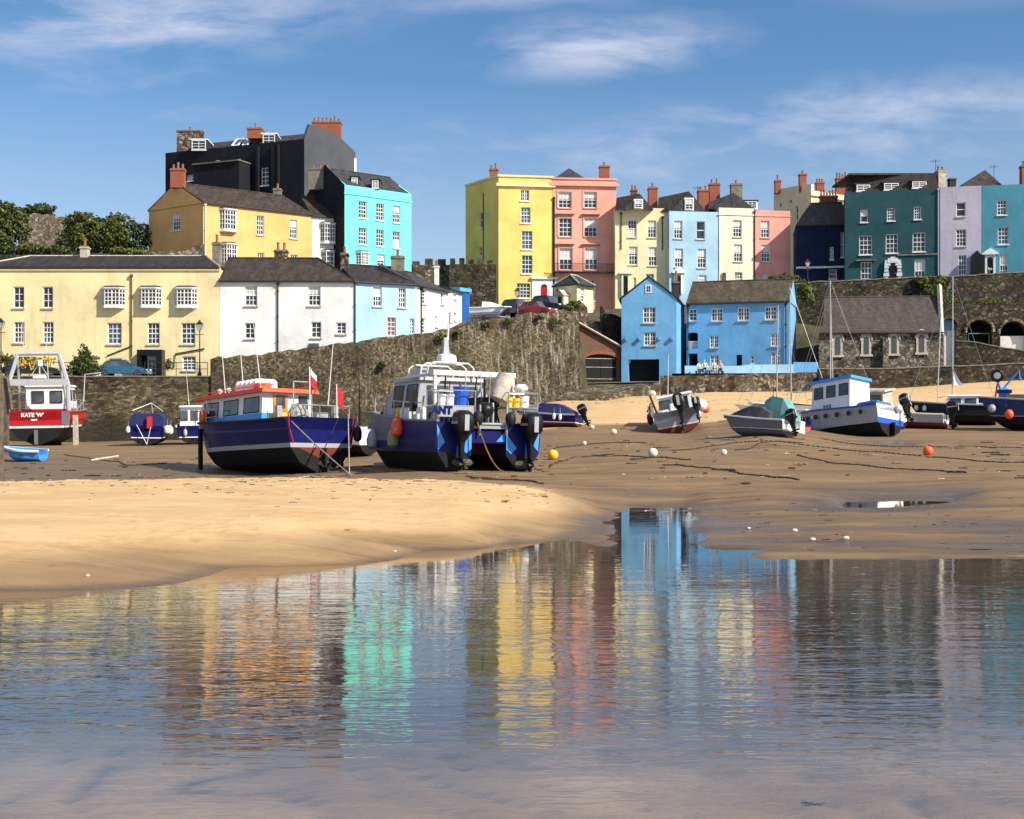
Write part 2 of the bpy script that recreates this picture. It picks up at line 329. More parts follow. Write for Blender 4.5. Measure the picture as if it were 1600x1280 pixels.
# ------------------------------------------------------------------ value noise + height fields
def vnoise(x, y, seed=0):
    xi = np.floor(x).astype(np.int64); yi = np.floor(y).astype(np.int64); xf = x - xi; yf = y - yi
    def h(a, b):
        n = (a * 374761393 + b * 668265263 + seed * 1442695041) & 0xffffffff
        n = ((n ^ (n >> 13)) * 1274126177) & 0xffffffff
        return ((n ^ (n >> 16)) & 0xffff) / 65535.0
    u = xf * xf * (3 - 2 * xf); v = yf * yf * (3 - 2 * yf)
    return (h(xi, yi) * (1 - u) + h(xi + 1, yi) * u) * (1 - v) + (h(xi, yi + 1) * (1 - u) + h(xi + 1, yi + 1) * u) * v - 0.5
def fbm(x, y, s, o=4, seed=0):
    r = 0; a = 1.0
    for i in range(o): r = r + a * vnoise(x / s + 17 * i, y / s + 31 * i, seed + i); a *= 0.5; s *= 0.5
    return r
def field(table, x, y):
    cols = sorted(table); px = 800 + F * x / np.maximum(y, 7.0); px = np.clip(px, cols[0], cols[-1])
    zs = [np.interp(y, [a for a, b in table[c]], [b for a, b in table[c]]) for c in cols]
    out = np.zeros_like(px); ws = np.zeros_like(px)
    for i in range(len(cols) - 1):
        t = np.clip((px - cols[i]) / (cols[i + 1] - cols[i]), 0, 1); t = t * t * (3 - 2 * t) * .6 + t * .4
        m = (px >= cols[i]) & (px <= cols[i + 1])
        out = np.where(m, zs[i] * (1 - t) + zs[i + 1] * t, out)
    return out + np.where(y > 13, .14 - .009 * np.minimum(y, 160), .023 * np.clip((y - 10) / 3, 0, 1))
near = [(-80, -.06), (3, -.06), (7.5, -.075), (10, -.28)]
G = {
 -300: near + [(12, -.1), (13, .0), (13.7, .28), (14.8, .42), (19, .55), (24, .66), (29, .72), (31, .68), (34, .45), (38, .35), (45, .4), (55, .75), (70, 1.0), (85, 1.12), (100, 1.3), (4000, 1.3)],
 0: near + [(13.5, -.12), (14.9, 0), (15.6, .27), (16.5, .40), (19, .50), (24, .63), (29, .70), (31, .67), (34, .45), (38, .35), (45, .4), (55, .75), (70, 1.0), (85, 1.12), (100, 1.3), (4000, 1.3)],
 400: near + [(14, -.15), (17.4, .017), (18.2, .33), (19.2, .44), (22, .54), (27, .69), (31, .76), (33, .70), (37, .38), (47, .32), (60, .7), (70, 1.05), (80, 1.3), (104, 1.4), (4000, 1.4)],
 700: near + [(16, -.15), (19.7, .04), (20.5, .34), (21.6, .43), (24, .51), (28, .62), (31, .68), (33, .6), (37, .5), (42, .60), (50, .8), (60, 1.1), (80, 2.0), (110, 3.4), (4000, 3.5)],
 800: near + [(16, -.12), (20.6, .045), (21.5, .24), (24, .38), (27, .52), (30, .6), (33, .5), (38, .5), (42, .6), (60, 1.2), (80, 2.2), (110, 4.0), (118, 4.4), (4000, 4.5)],
 885: near + [(16, -.1), (21, .05), (24, .17), (26, .35), (28, .43), (31, .33), (36, .4), (42, .62), (57, 1.3), (75, 2.1), (95, 3.9), (112, 4.8), (4000, 5.0)],
 945: near + [(16, -.1), (20.7, .05), (24, .11), (28, .19), (31, .25), (36, .35), (42, .66), (57, 1.38), (75, 2.0), (95, 4.2), (112, 4.8), (120, 5.2), (4000, 6.5)],
 985: near + [(16, -.1), (20, -.05), (24, .03), (28.1, .113), (31.5, .20), (36, .36), (42, .7), (57, 1.4), (75, 1.93), (95, 4.3), (113, 5.2), (120, 5.5), (4000, 6.6)],
 1065: near + [(16, -.1), (20, -.03), (24, .035), (28.1, .113), (31, .20), (36, .36), (42, .75), (57, 1.4), (75, 1.92), (95, 4.3), (114, 5.5), (4000, 5.6)],
 1115: near + [(16, -.12), (20, -.03), (19.5, .035), (24, .12), (28, .21), (36, .42), (42, .78), (57, 1.5), (75, 2.2), (95, 4.3), (114, 5.65), (4000, 5.6)],
 1200: near + [(16, -.12), (19.1, .034), (24, .15), (28, .26), (36, .5), (45, .85), (57, 1.72), (72, 2.4), (95, 4.2), (116, 5.8), (4000, 5.8)],
 1350: near + [(16, -.12), (18.8, .03), (24, .16), (28, .25), (36, .5), (45, .8), (60, 1.4), (72, 1.85), (85, 2.8), (100, 4.2), (118, 5.95), (4000, 6)],
 1600: near + [(16, -.12), (18.7, .03), (24, .17), (28, .28), (36, .55), (45, .85), (60, 1.35), (75, 2.1), (90, 3.5), (105, 5.2), (118, 7.0), (4000, 7)],
 1900: near + [(16, -.12), (18.6, .03), (24, .17), (28, .28), (36, .55), (45, .85), (60, 1.35), (75, 2.1), (90, 3.6), (105, 5.5), (118, 7.6), (4000, 7.6)],
}
def bank_mask(x, y):   # 1 on the dry sandbank
    px = 800 + F * x / np.maximum(y, 7.0)
    a = np.clip((34.5 - y) / 1.5, 0, 1) * np.clip((y - 12) / 2, 0, 1)
    return a * np.clip((930 - px) / 60, 0, 1)
def gz(x, y, detail=True):
    x = np.asarray(x, float); y = np.asarray(y, float)
    z = field(G, x, y)
    px = 800 + F * x / np.maximum(y, 7.0); bk = bank_mask(x, y)
    mud = np.clip((y - 22) / 6, 0, 1) * (1 - bk) * np.clip((70 - y) / 20, 0, 1)
    z = z + mud * (fbm(x, y, 9, 3, 3) * 0.10 + fbm(x * .45, y, 1.6, 3, 5) * 0.09 + np.abs(fbm(x * .3, y, 1.1, 3, 55)) * 0.07 - .02)
    z = z + np.clip((y - 60) / 30, 0, 1) * fbm(x, y, 12, 3, 9) * 0.25
    z = z + (1 - np.clip((y - 60) / 30, 0, 1)) * fbm(x * 0.6, y, 1.5, 3, 11) * 0.012 + bk * fbm(x * .5, y, 5, 3, 21) * 0.05
    # bed ripples under the shallow water near the camera
    bed = np.clip((9.5 - y) / 2, 0, 1)
    z = z + bed * 0.04 * (np.abs(np.sin((x * 1.9 + y * 1.0) * 3.0 + 5 * fbm(x, y, 1.1, 3, 13))) - .5)
    sh = np.clip(1 - np.abs(z - .0) / .09, 0, 1) * np.clip((y - 16.5) / 2, 0, 1) * (1 - bk) * np.clip((px - 930) / 40, 0, 1)
    z = z + sh * (fbm(x * .5, y * 1.3, .9, 4, 77) * .11 + .012)
    # pool on the right
    pl = np.exp(-((px - 1408) / 112) ** 4 - ((y - 31.0 - (px - 1408) * .006) / 2.3) ** 4)
    z = z * (1 - pl) + -0.03 * pl
    # tidal gutter running off to the left of the pool
    z = z - 0.10 * np.exp(-((y - (35.5 + 0.0006 * (px - 1300))) / 0.9) ** 2) * np.clip((px - 950) / 200, 0, 1) * np.clip((1560 - px) / 200, 0, 1)
    return z
def g1(x, y): return float(gz(np.array([x]), np.array([y]))[0])
def GP(px, Y, dz=0.0):
    x = (px - 800) / F * Y
    return Vector((x, Y, g1(x, Y) + dz))
# ================================================================== ground, water
def axis(segs):
    out = []
    for a, b, s in segs:
        n = max(1, int(round((b - a) / s))); out += [a + (b - a) * i / n for i in range(n)]
    out.append(segs[-1][1]); return np.array(out)
def grid_mesh(name, xs, ys, zf):
    X, Y = np.meshgrid(xs, ys); Z = zf(X, Y); nx, ny = len(xs), len(ys)
    me = bpy.data.meshes.new(name); n = nx * ny
    me.vertices.add(n); co = np.stack([X, Y, Z], -1).reshape(-1).astype(np.float32); me.vertices.foreach_set('co', co)
    i = np.arange(nx - 1)[None, :] + np.arange(ny - 1)[:, None] * nx
    q = np.stack([i, i + 1, i + 1 + nx, i + nx], -1).reshape(-1)
    nf = (nx - 1) * (ny - 1)
    me.loops.add(nf * 4); me.loops.foreach_set('vertex_index', q.astype(np.int32))
    me.polygons.add(nf); me.polygons.foreach_set('loop_start', (np.arange(nf) * 4).astype(np.int32))
    try: me.polygons.foreach_set('loop_total', np.full(nf, 4, np.int32))
    except Exception: pass
    me.update(calc_edges=True); me.polygons.foreach_set('use_smooth', np.ones(nf, bool)); me.validate()
    o = bpy.data.objects.new(name, me); COL.objects.link(o); return o, X, Y, Z
def attr(me, name, arr):
    a = me.attributes.new(name, 'FLOAT', 'POINT'); a.data.foreach_set('value', arr.reshape(-1).astype(np.float32))
xs = axis([(-2500, -200, 300), (-200, -60, 10), (-60, -14, .4), (-14, 14, .11), (14, 62, .4), (62, 200, 10), (200, 2500, 300)])
ys = axis([(-2500, -80, 300), (-80, 2, 6), (2, 11, .09), (11, 35, .085), (35, 60, .2), (60, 121, .5), (121, 300, 10), (300, 4000, 400)])
nr = np.random.RandomState(5)
PITS = []
for _ in range(330):      # footprints and worm casts near the bank's foot
    px = nr.uniform(-100, 780); y0 = np.interp(px, [0, 400, 800], [14.9, 17.6, 21]); PITS.append(((px - 800) / F * (y0 + 1), y0 + 1.0 + abs(nr.normal(0, 2.4)), nr.uniform(.06, .12), nr.uniform(.012, .03)))
for _ in range(260):      # trampled crest
    px = nr.uniform(-100, 860); y0 = nr.uniform(25, 31.5); PITS.append(((px - 800) / F * y0, y0, nr.uniform(.08, .16), nr.uniform(.015, .04)))
def ground_z(X, Y):
    Z = gz(X, Y)
    for px_, py_, r, d in PITS:
        ix0, ix1 = np.searchsorted(xs, [px_ - 3 * r, px_ + 3 * r]); iy0, iy1 = np.searchsorted(ys, [py_ - 3 * r, py_ + 3 * r])
        if ix1 <= ix0 or iy1 <= iy0: continue
        sx, sy = X[iy0:iy1, ix0:ix1], Y[iy0:iy1, ix0:ix1]; q = ((sx - px_) ** 2 + (sy - py_) ** 2) / r ** 2
        Z[iy0:iy1, ix0:ix1] += d * (-np.exp(-q) + .6 * np.exp(-(np.sqrt(q) - 1.5) ** 2 * 4))
    return Z
ground, GX, GY, GZ = grid_mesh('ground', xs, ys, ground_z)
struct(ground); ground['label'] = 'tidal sand and mud of the drained harbour'
pxs = 800 + F * GX / np.maximum(GY, 7.0)
bk = bank_mask(GX, GY) * np.clip((GZ - 0.0) / 0.05, 0, 1)
edge_n = fbm(GX * .3, GY, 6, 4, 41)
# where the clean upper beach starts: a row depth per column
y_up = np.interp(pxs, [820, 900, 1000, 1200, 1400, 1600], [70, 76, 79, 80, 84, 82])
up = np.clip((GY - y_up + edge_n * 10) / 4, 0, 1) * np.clip((pxs - 790) / 60, 0, 1)
bedm = np.clip((9.5 - GY) / 3.0, 0, 1) * .8
dry = np.clip(bedm + bk * np.clip((GZ + edge_n * .12 - .12) / .25, 0.25, 1) + up, 0, 1)
wet = np.clip(1 - GZ / 0.16 + fbm(GX * .4, GY, 1.2, 4, 43) * 1.3, 0, 1) * (GY < 36) * (1 - .6 * bk) * (1 - np.clip((10.5 - GY) / 3.0, 0, 1))
pudd = np.exp(-((pxs - 1400) / 45) ** 2 - ((GY - 61) / 3.0) ** 2) + .8 * np.exp(-((pxs - 1390) / 150) ** 4 - ((GY - 31) / 4.2) ** 4)
chn = np.exp(-((GY - 47) / 9) ** 4) * np.clip((560 - pxs) / 150, 0, 1) * .55
attr(ground.data, 'dry', dry); attr(ground.data, 'wet', np.clip(wet + pudd + chn, 0, 1)); attr(ground.data, 'bank', bk)
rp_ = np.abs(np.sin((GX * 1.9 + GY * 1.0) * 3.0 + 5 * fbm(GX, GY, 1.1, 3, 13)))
attr(ground.data, 'trough', np.clip(1 - rp_ / .28, 0, 1) * np.clip((9.6 - GY) / 1.5, 0, 1) * np.clip(.6 + fbm(GX, GY, .8, 2, 91), 0, 1))
m, nt, b = newmat('beach_sand'); p = geo(nt)
def at(nm): a = N(nt, 'ShaderNodeAttribute', attribute_name=nm); return a.outputs['Fac']
fl = mapping(nt, p, (0.45, 1, 1))
nA = noise(nt, fl, 1.1, 8, .68); nB = noise(nt, p, 14, 4, .7); nC = noise(nt, mapping(nt, p, (.16, 1.0, 1)), .9, 7, .7, .6)
mud = ramp(nt, nC, [(0.3, (.14, .082, .036)), (.5, (.235, .145, .066)), (.72, (.35, .225, .108))])
mud = mixcol(nt, math_(nt, 'MULTIPLY', nB, .3), mud, (.08, .055, .033))
rip = noise(nt, mapping(nt, p, (.16, 1.3, 1), (0, 0, R(4))), 1.3, 7, .78, 1.6)
rd = N(nt, 'ShaderNodeMapRange'); setin(rd, From_Min=.55, From_Max=.64, To_Min=0.0, To_Max=.85); nt.links.new(rip, rd.inputs[0])
mud = mixcol(nt, rd.outputs[0], mud, (.05, .034, .02))  # dark mud streaks, strengthened in colour for shade the ruts don't cast
sand = ramp(nt, nA, [(0.25, (.52, .315, .13)), (.5, (.64, .42, .195)), (.75, (.73, .53, .28))])
sand = mixcol(nt, math_(nt, 'MULTIPLY', nB, .22), sand, (.3, .19, .1))
c = mixcol(nt, at('dry'), mud, sand)
c = mixcol(nt, math_(nt, 'MULTIPLY', at('wet'), .72), c, (.085, .058, .035))
c = mixcol(nt, math_(nt, 'MULTIPLY', at('trough'), .8), c, (.07, .06, .05))  # bed colour darkened along the ripple troughs
nt.links.new(c, b.inputs['Base Color'])
ro = N(nt, 'ShaderNodeMapRange'); setin(ro, From_Min=0.0, From_Max=1.0, To_Min=0.85, To_Max=0.12); nt.links.new(math_(nt, 'ADD', at('wet'), math_(nt, 'MULTIPLY', nA, -.25)), ro.inputs[0])
nt.links.new(ro.outputs[0], b.inputs['Roughness']); b.inputs['Specular IOR Level'].default_value = .4
bh = math_(nt, 'ADD', math_(nt, 'MULTIPLY', nA, .5), math_(nt, 'ADD', math_(nt, 'MULTIPLY', nB, .12), math_(nt, 'MULTIPLY', rip, .8)))
bump(nt, b, bh, .55, .10)
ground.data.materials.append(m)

# water
def water_mat(name, ripple=1.0):
    m = bpy.data.materials.new(name); m.use_nodes = True; nt = m.node_tree; nt.nodes.clear()
    out = N(nt, 'ShaderNodeOutputMaterial'); p = geo(nt)
    gl = N(nt, 'ShaderNodeBsdfGlossy'); gl.inputs['Roughness'].default_value = 0.012; gl.inputs['Color'].default_value = (1.0, .95, .87, 1)
    tr = N(nt, 'ShaderNodeBsdfTransparent'); tr.inputs[0].default_value = (.72, .73, .79, 1)
    gn = N(nt, 'ShaderNodeNewGeometry'); dt = N(nt, 'ShaderNodeVectorMath', operation='DOT_PRODUCT'); nt.links.new(gn.outputs['Incoming'], dt.inputs[0]); nt.links.new(gn.outputs['True Normal'], dt.inputs[1])
    fr = N(nt, 'ShaderNodeMath', operation='MULTIPLY_ADD'); nt.links.new(math_(nt, 'POWER', math_(nt, 'SUBTRACT', 1.0, math_(nt, 'ABSOLUTE', dt.outputs['Value'])), 3.6), fr.inputs[0]); fr.inputs[1].default_value = .96; fr.inputs[2].default_value = .03
    mx = N(nt, 'ShaderNodeMixShader')
    sx = N(nt, 'ShaderNodeSeparateXYZ'); nt.links.new(p, sx.inputs[0])
    w1 = noise(nt, mapping(nt, p, (1.5, 6.0, 1), (0, 0, R(-5))), 1.0, 3, .55, .4)
    w2 = noise(nt, mapping(nt, p, (4, 14, 1), (0, 0, R(7))), 1.0, 2, .55, .4)
    w3 = noise(nt, mapping(nt, p, (.35, .8, 1)), 1.0, 3, .6)       # patches of calmer water
    amp = N(nt, 'ShaderNodeMapRange'); setin(amp, From_Min=.35, From_Max=.65, To_Min=.55, To_Max=1.6); nt.links.new(w3, amp.inputs[0])
    far = N(nt, 'ShaderNodeMapRange'); setin(far, From_Min=11.0, From_Max=19, To_Min=1.0, To_Max=.16); nt.links.new(sx.outputs[1], far.inputs[0])
    nr_ = N(nt, 'ShaderNodeMapRange'); setin(nr_, From_Min=6.4, From_Max=8.0, To_Min=.22, To_Max=1.0); nt.links.new(sx.outputs[1], nr_.inputs[0])
    h = math_(nt, 'ADD', w1, math_(nt, 'MULTIPLY', w2, .35))
    h = math_(nt, 'MULTIPLY', math_(nt, 'MULTIPLY', h, amp.outputs[0]), math_(nt, 'MULTIPLY', far.outputs[0], nr_.outputs[0]))
    bn = N(nt, 'ShaderNodeBump'); setin(bn, Strength=1.0, Distance=.0052 * ripple); nt.links.new(h, bn.inputs['Height'])
    nt.links.new(bn.outputs[0], gl.inputs['Normal'])
    nt.links.new(fr.outputs[0], mx.inputs[0]); nt.links.new(tr.outputs[0], mx.inputs[1]); nt.links.new(gl.outputs[0], mx.inputs[2])
    nt.links.new(mx.outputs[0], out.inputs[0]); return m
mb = MB(); WM = water_mat('tide_pool_water'); mb.poly([(-900, -900, 0), (900, -900, 0), (900, 29.5, 0), (-900, 29.5, 0)], WM)
struct(mb.build('water'))
mb = MB(); WM2 = water_mat('pool_water', .25)
mb.poly([(P(1415 + 150 * math.cos(a), 0, 31.0 + 3.2 * math.sin(a)).x, 31.0 + 3.2 * math.sin(a), 0.045) for a in [i * math.pi / 16 for i in range(32)]], WM2)
struct(mb.build('pool_water'))

# ================================================================== hillside and roads behind the walls
HT = {
 -300: [(104.6, 6.5), (121, 6.6), (124, 13), (133, 20), (150, 21), (190, 21)],
 330: [(104.8, 6.5), (121, 7), (124, 14), (133, 20), (150, 21), (190, 21)],
 640: [(108, 8), (121, 9), (126, 12), (135, 17), (150, 18), (190, 18)],
 740: [(113, 10.6), (121, 12.3), (150, 16.6), (190, 16.8)],
 900: [(118.3, 12.9), (121, 13.2), (150, 16.6), (190, 16.8)],
 925: [(119, 5.9), (131, 6.4), (133, 12.5), (150, 16.6), (190, 16.8)],
 1270: [(117, 6.2), (135, 6.9), (139, 15), (150, 18), (190, 18)],
 1620: [(118, 6.4), (134, 7), (139, 17), (150, 18.2), (190, 18)],
 1900: [(119, 6.4), (134, 7), (139, 17), (150, 18.2), (190, 18)],
}
EARTH = plain('earth_and_turf', (.07, .065, .03), .95, var=.5, scale=.6)
hs, HX, HY, HZ = grid_mesh('hillside', axis([(-110, 110, 1.0)]), axis([(103, 105, .5), (105, 160, .7), (160, 330, 10)]), lambda X, Y: field(HT, X, Y) - np.clip((Y - 190) / 10, 0, 8))
# tuck the front rim of the hill down behind the walls
def hill_front(X, Y):
    px = 800 + F * X / Y
    return np.interp(px, [-300, 330, 430, 560, 650, 720, 760, 830, 890, 905, 925, 1035, 1250, 1600, 1900], [104.6, 104.8, 106.2, 108.2, 110.7, 112.7, 114.2, 116.7, 118.7, 119.2, 127, 119.5, 118.5, 117.5, 118.3])
co = np.stack([HX, HY, np.where(HY < hill_front(HX, HY), -2.0, HZ)], -1).reshape(-1).astype(np.float32)
hs.data.vertices.foreach_set('co', co); hs.data.update(); hs.data.materials.append(EARTH); struct(hs); hs.location = (0, 0, -.06)
# quayside and lane surfaces
WB = [(325, 588, 104), (430, 560, 105.5), (560, 541, 107.5), (650, 526, 110), (722, 513, 112), (760, 501, 113.5), (830, 489, 116), (890, 487, 118), (903, 490, 118.5)]
mb = MB(); back = []
mb.poly([P(-400, 590, 104.2), P(330, 590, 104.2), P(330, 596.5, 112.9), P(-400, 596.5, 112.9)], ASPH)
lane = [(330, 104.3, 5.74, 113, 5.7), (434, 105.8, 6.5, 113, 6.5), (560, 107.8, 7.5, 113.5, 7.7), (650, 110.3, 8.7, 116, 8.9), (722, 112.3, 11.0, 130, 14.0), (760, 113.8, 12.0, 152, 16.66), (830, 116.3, 12.85, 155, 16.68), (870, 117.6, 13.1, 155, 16.7), (903, 118.6, 13.2, 154, 16.7)]
for a, c in zip(lane, lane[1:]):
    n = 10
    for i in range(n):
        def q(l, t):
            Y = l[1] + (l[3] - l[1]) * t; x = ((l[0] - 800) / F) * Y; return Vector((x, Y, float(field(HT, np.array([x]), np.array([Y]))[0]) + .05 if l[0] > 700 else l[2] + (l[4] - l[2]) * t))
        mb.poly([q(a, i / n), q(c, i / n), q(c, (i + 1) / n), q(a, (i + 1) / n)], ASPH)
struct(mb.build('road'))

# ================================================================== walls
def stone_wall(name, label, pts, zb, mat, th=.6, cap=None, jag=.10, step=.7, group=None, cat='wall', front_batter=.0):
    """pts: (px, py_top, Y); zb: bottom z (number or list)"""
    mb = MB(); P3 = [P(*p) for p in pts]; zbs = zb if isinstance(zb, (list, tuple)) else [zb] * len(pts)
    fr = []
    for i in range(len(P3) - 1):
        a, c = P3[i], P3[i + 1]; L = (c - a).xy.length; n = max(1, int(L / step))
        for k in range(n + (1 if i == len(P3) - 2 else 0)):
            t = k / n; q = a.lerp(c, t); q.z += rng.uniform(-jag, jag); fr.append((q, zbs[i] + (zbs[i + 1] - zbs[i]) * t))
    org = Vector((fr[0][0].x, fr[0][0].y, fr[0][1]))
    for i in range(len(fr) - 1):
        (a, za), (c, zc) = fr[i], fr[i + 1]; d = (c - a).xy.normalized(); nrm = Vector((d.y, -d.x, 0))
        bk_ = -nrm * th; ba = nrm * front_batter
        A, C_ = a.copy(), c.copy()
        lo = lambda v, z: Vector((v.x, v.y, z))
        mb.hexa([lo(A + ba, za), lo(C_ + ba, zc), lo(C_ + bk_, zc), lo(A + bk_, za), A, C_, C_ + bk_, A + bk_], mat)
    o = mb.build(name, org=org); tag(o, label, cat, group)
    if cap:
        mb = MB()
        for i in range(len(fr) - 1):
            a, c = fr[i][0], fr[i + 1][0]; d = (c - a).xy.normalized(); nrm = Vector((d.y, -d.x, 0)) * .06; g = (c - a) * .012
            e = Vector((0, 0, .13)); s_ = Vector((0, 0, .02))
            mb.hexa([a + nrm + s_ + g, c + nrm + s_ - g, c - nrm * (th / .06) + s_ - g, a - nrm * (th / .06) + s_ + g, a + nrm + e + g, c + nrm + e - g, c - nrm * (th / .06) + e - g, a - nrm * (th / .06) + e + g], cap)
        mb.build('coping', o, org=org)
        o.children[0].location = (0, 0, 0)
    return o
stone_wall('quay_wall', 'coursed brown stone quay wall under the railings and parked cars', [(-320, 589, 104), (332, 590, 104)], -0.4, STONE_A, 1.0, cap=CONC, jag=.02, front_batter=.5)
stone_wall('slope_wall', 'tall brown stone wall rising behind the big boats up to the lane', [(330, 560, 103.9), (430, 551, 105.5), (560, 534, 107.5), (650, 521, 110), (722, 511, 112), (740, 503, 112.7), (790, 498, 114.7), (830, 490, 116), (880, 484, 118), (904, 488, 118.5)],
           [-.4, -.1, .3, 1.0, 1.6, 1.8, 2.4, 2.8, 3.4, 3.8], STONE_B, .8, jag=.13, step=.55, front_batter=.6)
# return of the slope wall towards the boathouse
def wall_xy(name, label, pts, mat, th=.6, cat='wall', jag=.1, step=.6):
    """pts: (x, y, zb, zt)"""
    mb = MB(); org = Vector((pts[0][0], pts[0][1], pts[0][2]))
    for a, c in zip(pts, pts[1:]):
        A = Vector(a[:2]); C_ = Vector(c[:2]); L = (C_ - A).length; n = max(1, int(L / step)); d = (C_ - A) / L; nn = Vector((d.y, -d.x)) * th
        prev = rng.uniform(-jag, jag)
        for k in range(n):
            t0, t1 = k / n, (k + 1) / n; j = rng.uniform(-jag, jag)
            p, q = A.lerp(C_, t0), A.lerp(C_, t1); zb0 = a[2] + (c[2] - a[2]) * t0; zb1 = a[2] + (c[2] - a[2]) * t1; zt0 = a[3] + (c[3] - a[3]) * t0 + prev; zt1 = a[3] + (c[3] - a[3]) * t1 + j
            mb.hexa([(p.x, p.y, zb0), (q.x, q.y, zb1), (q.x - nn.x, q.y - nn.y, zb1), (p.x - nn.x, p.y - nn.y, zb0), (p.x, p.y, zt0), (q.x, q.y, zt1), (q.x - nn.x, q.y - nn.y, zt1), (p.x - nn.x, p.y - nn.y, zt0)], mat); prev = j
    return tag(mb.build(name, org=org), label, cat)
a = XY(905, 118.7); c = XY(899, 127.5)
wall_xy('return_wall', 'side of the slope wall turning in beside the brick boathouse', [(a.x, a.y, 3.4, 12.2), (c.x, c.y, 4.3, 12.35)], STONE_B, .6)
a = XY(880, 124.5); c = XY(972, 126.6)
wall_xy('garden_wall', 'stepped pale stone garden wall above the brick boathouse', [(XY(884, 127.8).x, 127.8, 9, 13.2), (XY(905, 127.8).x, 127.8, 9, 14.4), (XY(918, 127.9).x, 127.9, 9, 13.6), (XY(919, 127.9).x, 127.9, 9, 12.4), (XY(940, 128).x, 128, 9, 12.2)], STONE_C, .6)
wall_xy('garden_wall', 'dark stone terrace wall between the lodge and the blue gable', [(XY(940, 128.4).x, 128.4, 5, 13.8), (XY(948, 128.5).x, 128.5, 5, 13.0), (XY(1000, 129).x, 131.5, 5, 12.6)], STONE_D, .6)
stone_wall('beach_wall', 'low rubble wall along the top of the beach below the blue house', [(1033, 588, 117.6), (1100, 586, 117.4), (1250, 583, 117), (1280, 582, 117)], [4, 4, 3.8, 3.8], STONE_C, .8, jag=.07)
stone_wall('beach_wall', 'low wedge of rubble wall beside the slipway falling towards the sand', [(950, 618, 114), (985, 608, 115), (1010, 602, 116.4), (1033, 597, 117.4)], [2.8, 3.0, 3.4, 3.8], STONE_C, .6, jag=.05)
stone_wall('beach_wall', 'dark rubble sea wall along the beach below the chapel', [(1280, 578, 116.8), (1380, 577, 116.8), (1476, 574, 116.8), (1600, 569, 116.6), (1760, 562, 116.5)], 3.8, STONE_D, .8, cap=CONC, jag=.03)
stone_wall('ramp_wall', 'dark sloping parapet wall below the arches on the right', [(1493, 533, 125), (1530, 537, 124.6), (1600, 550, 124), (1720, 572, 123)], 4.4, STONE_D, .5, cap=CONC, jag=.05)
stone_wall('terrace_wall', 'long dark stone retaining wall below the navy and teal houses', [(1230, 447, 138.6), (1281, 441, 138.3), (1400, 436, 138), (1500, 432, 137.5), (1600, 426, 137), (1760, 418, 136.6)], 4.8, STONE_D, .7, cap=CONC, jag=.06)
# slipway
mb = MB(); q = [P(868, 623, 111.5), P(935, 622, 112.0), P(1034, 598.5, 117.3), P(1034, 598, 125), P(903, 600, 125.5), P(893, 608, 118.6)]; mb.poly(q, STONE_C); mb.loft([[v - Vector((0, 0, 1.2)) for v in q], q], STONE_C, False, False); struct(mb.build('slipway'))
mb = MB(); mb.poly([P(900, 599.5, 124.0), P(1035, 596.5, 124.0), P(1060, 590, 137), P(900, 596, 137)], CONC); struct(mb.build('slipway_head'))
mb = MB(); mb.poly([P(1050, 583.6, 117.8), P(1290, 583.0, 117.8), P(1290, 597, 137), P(1050, 597, 137)], CONC); struct(mb.build('terrace_paving'))
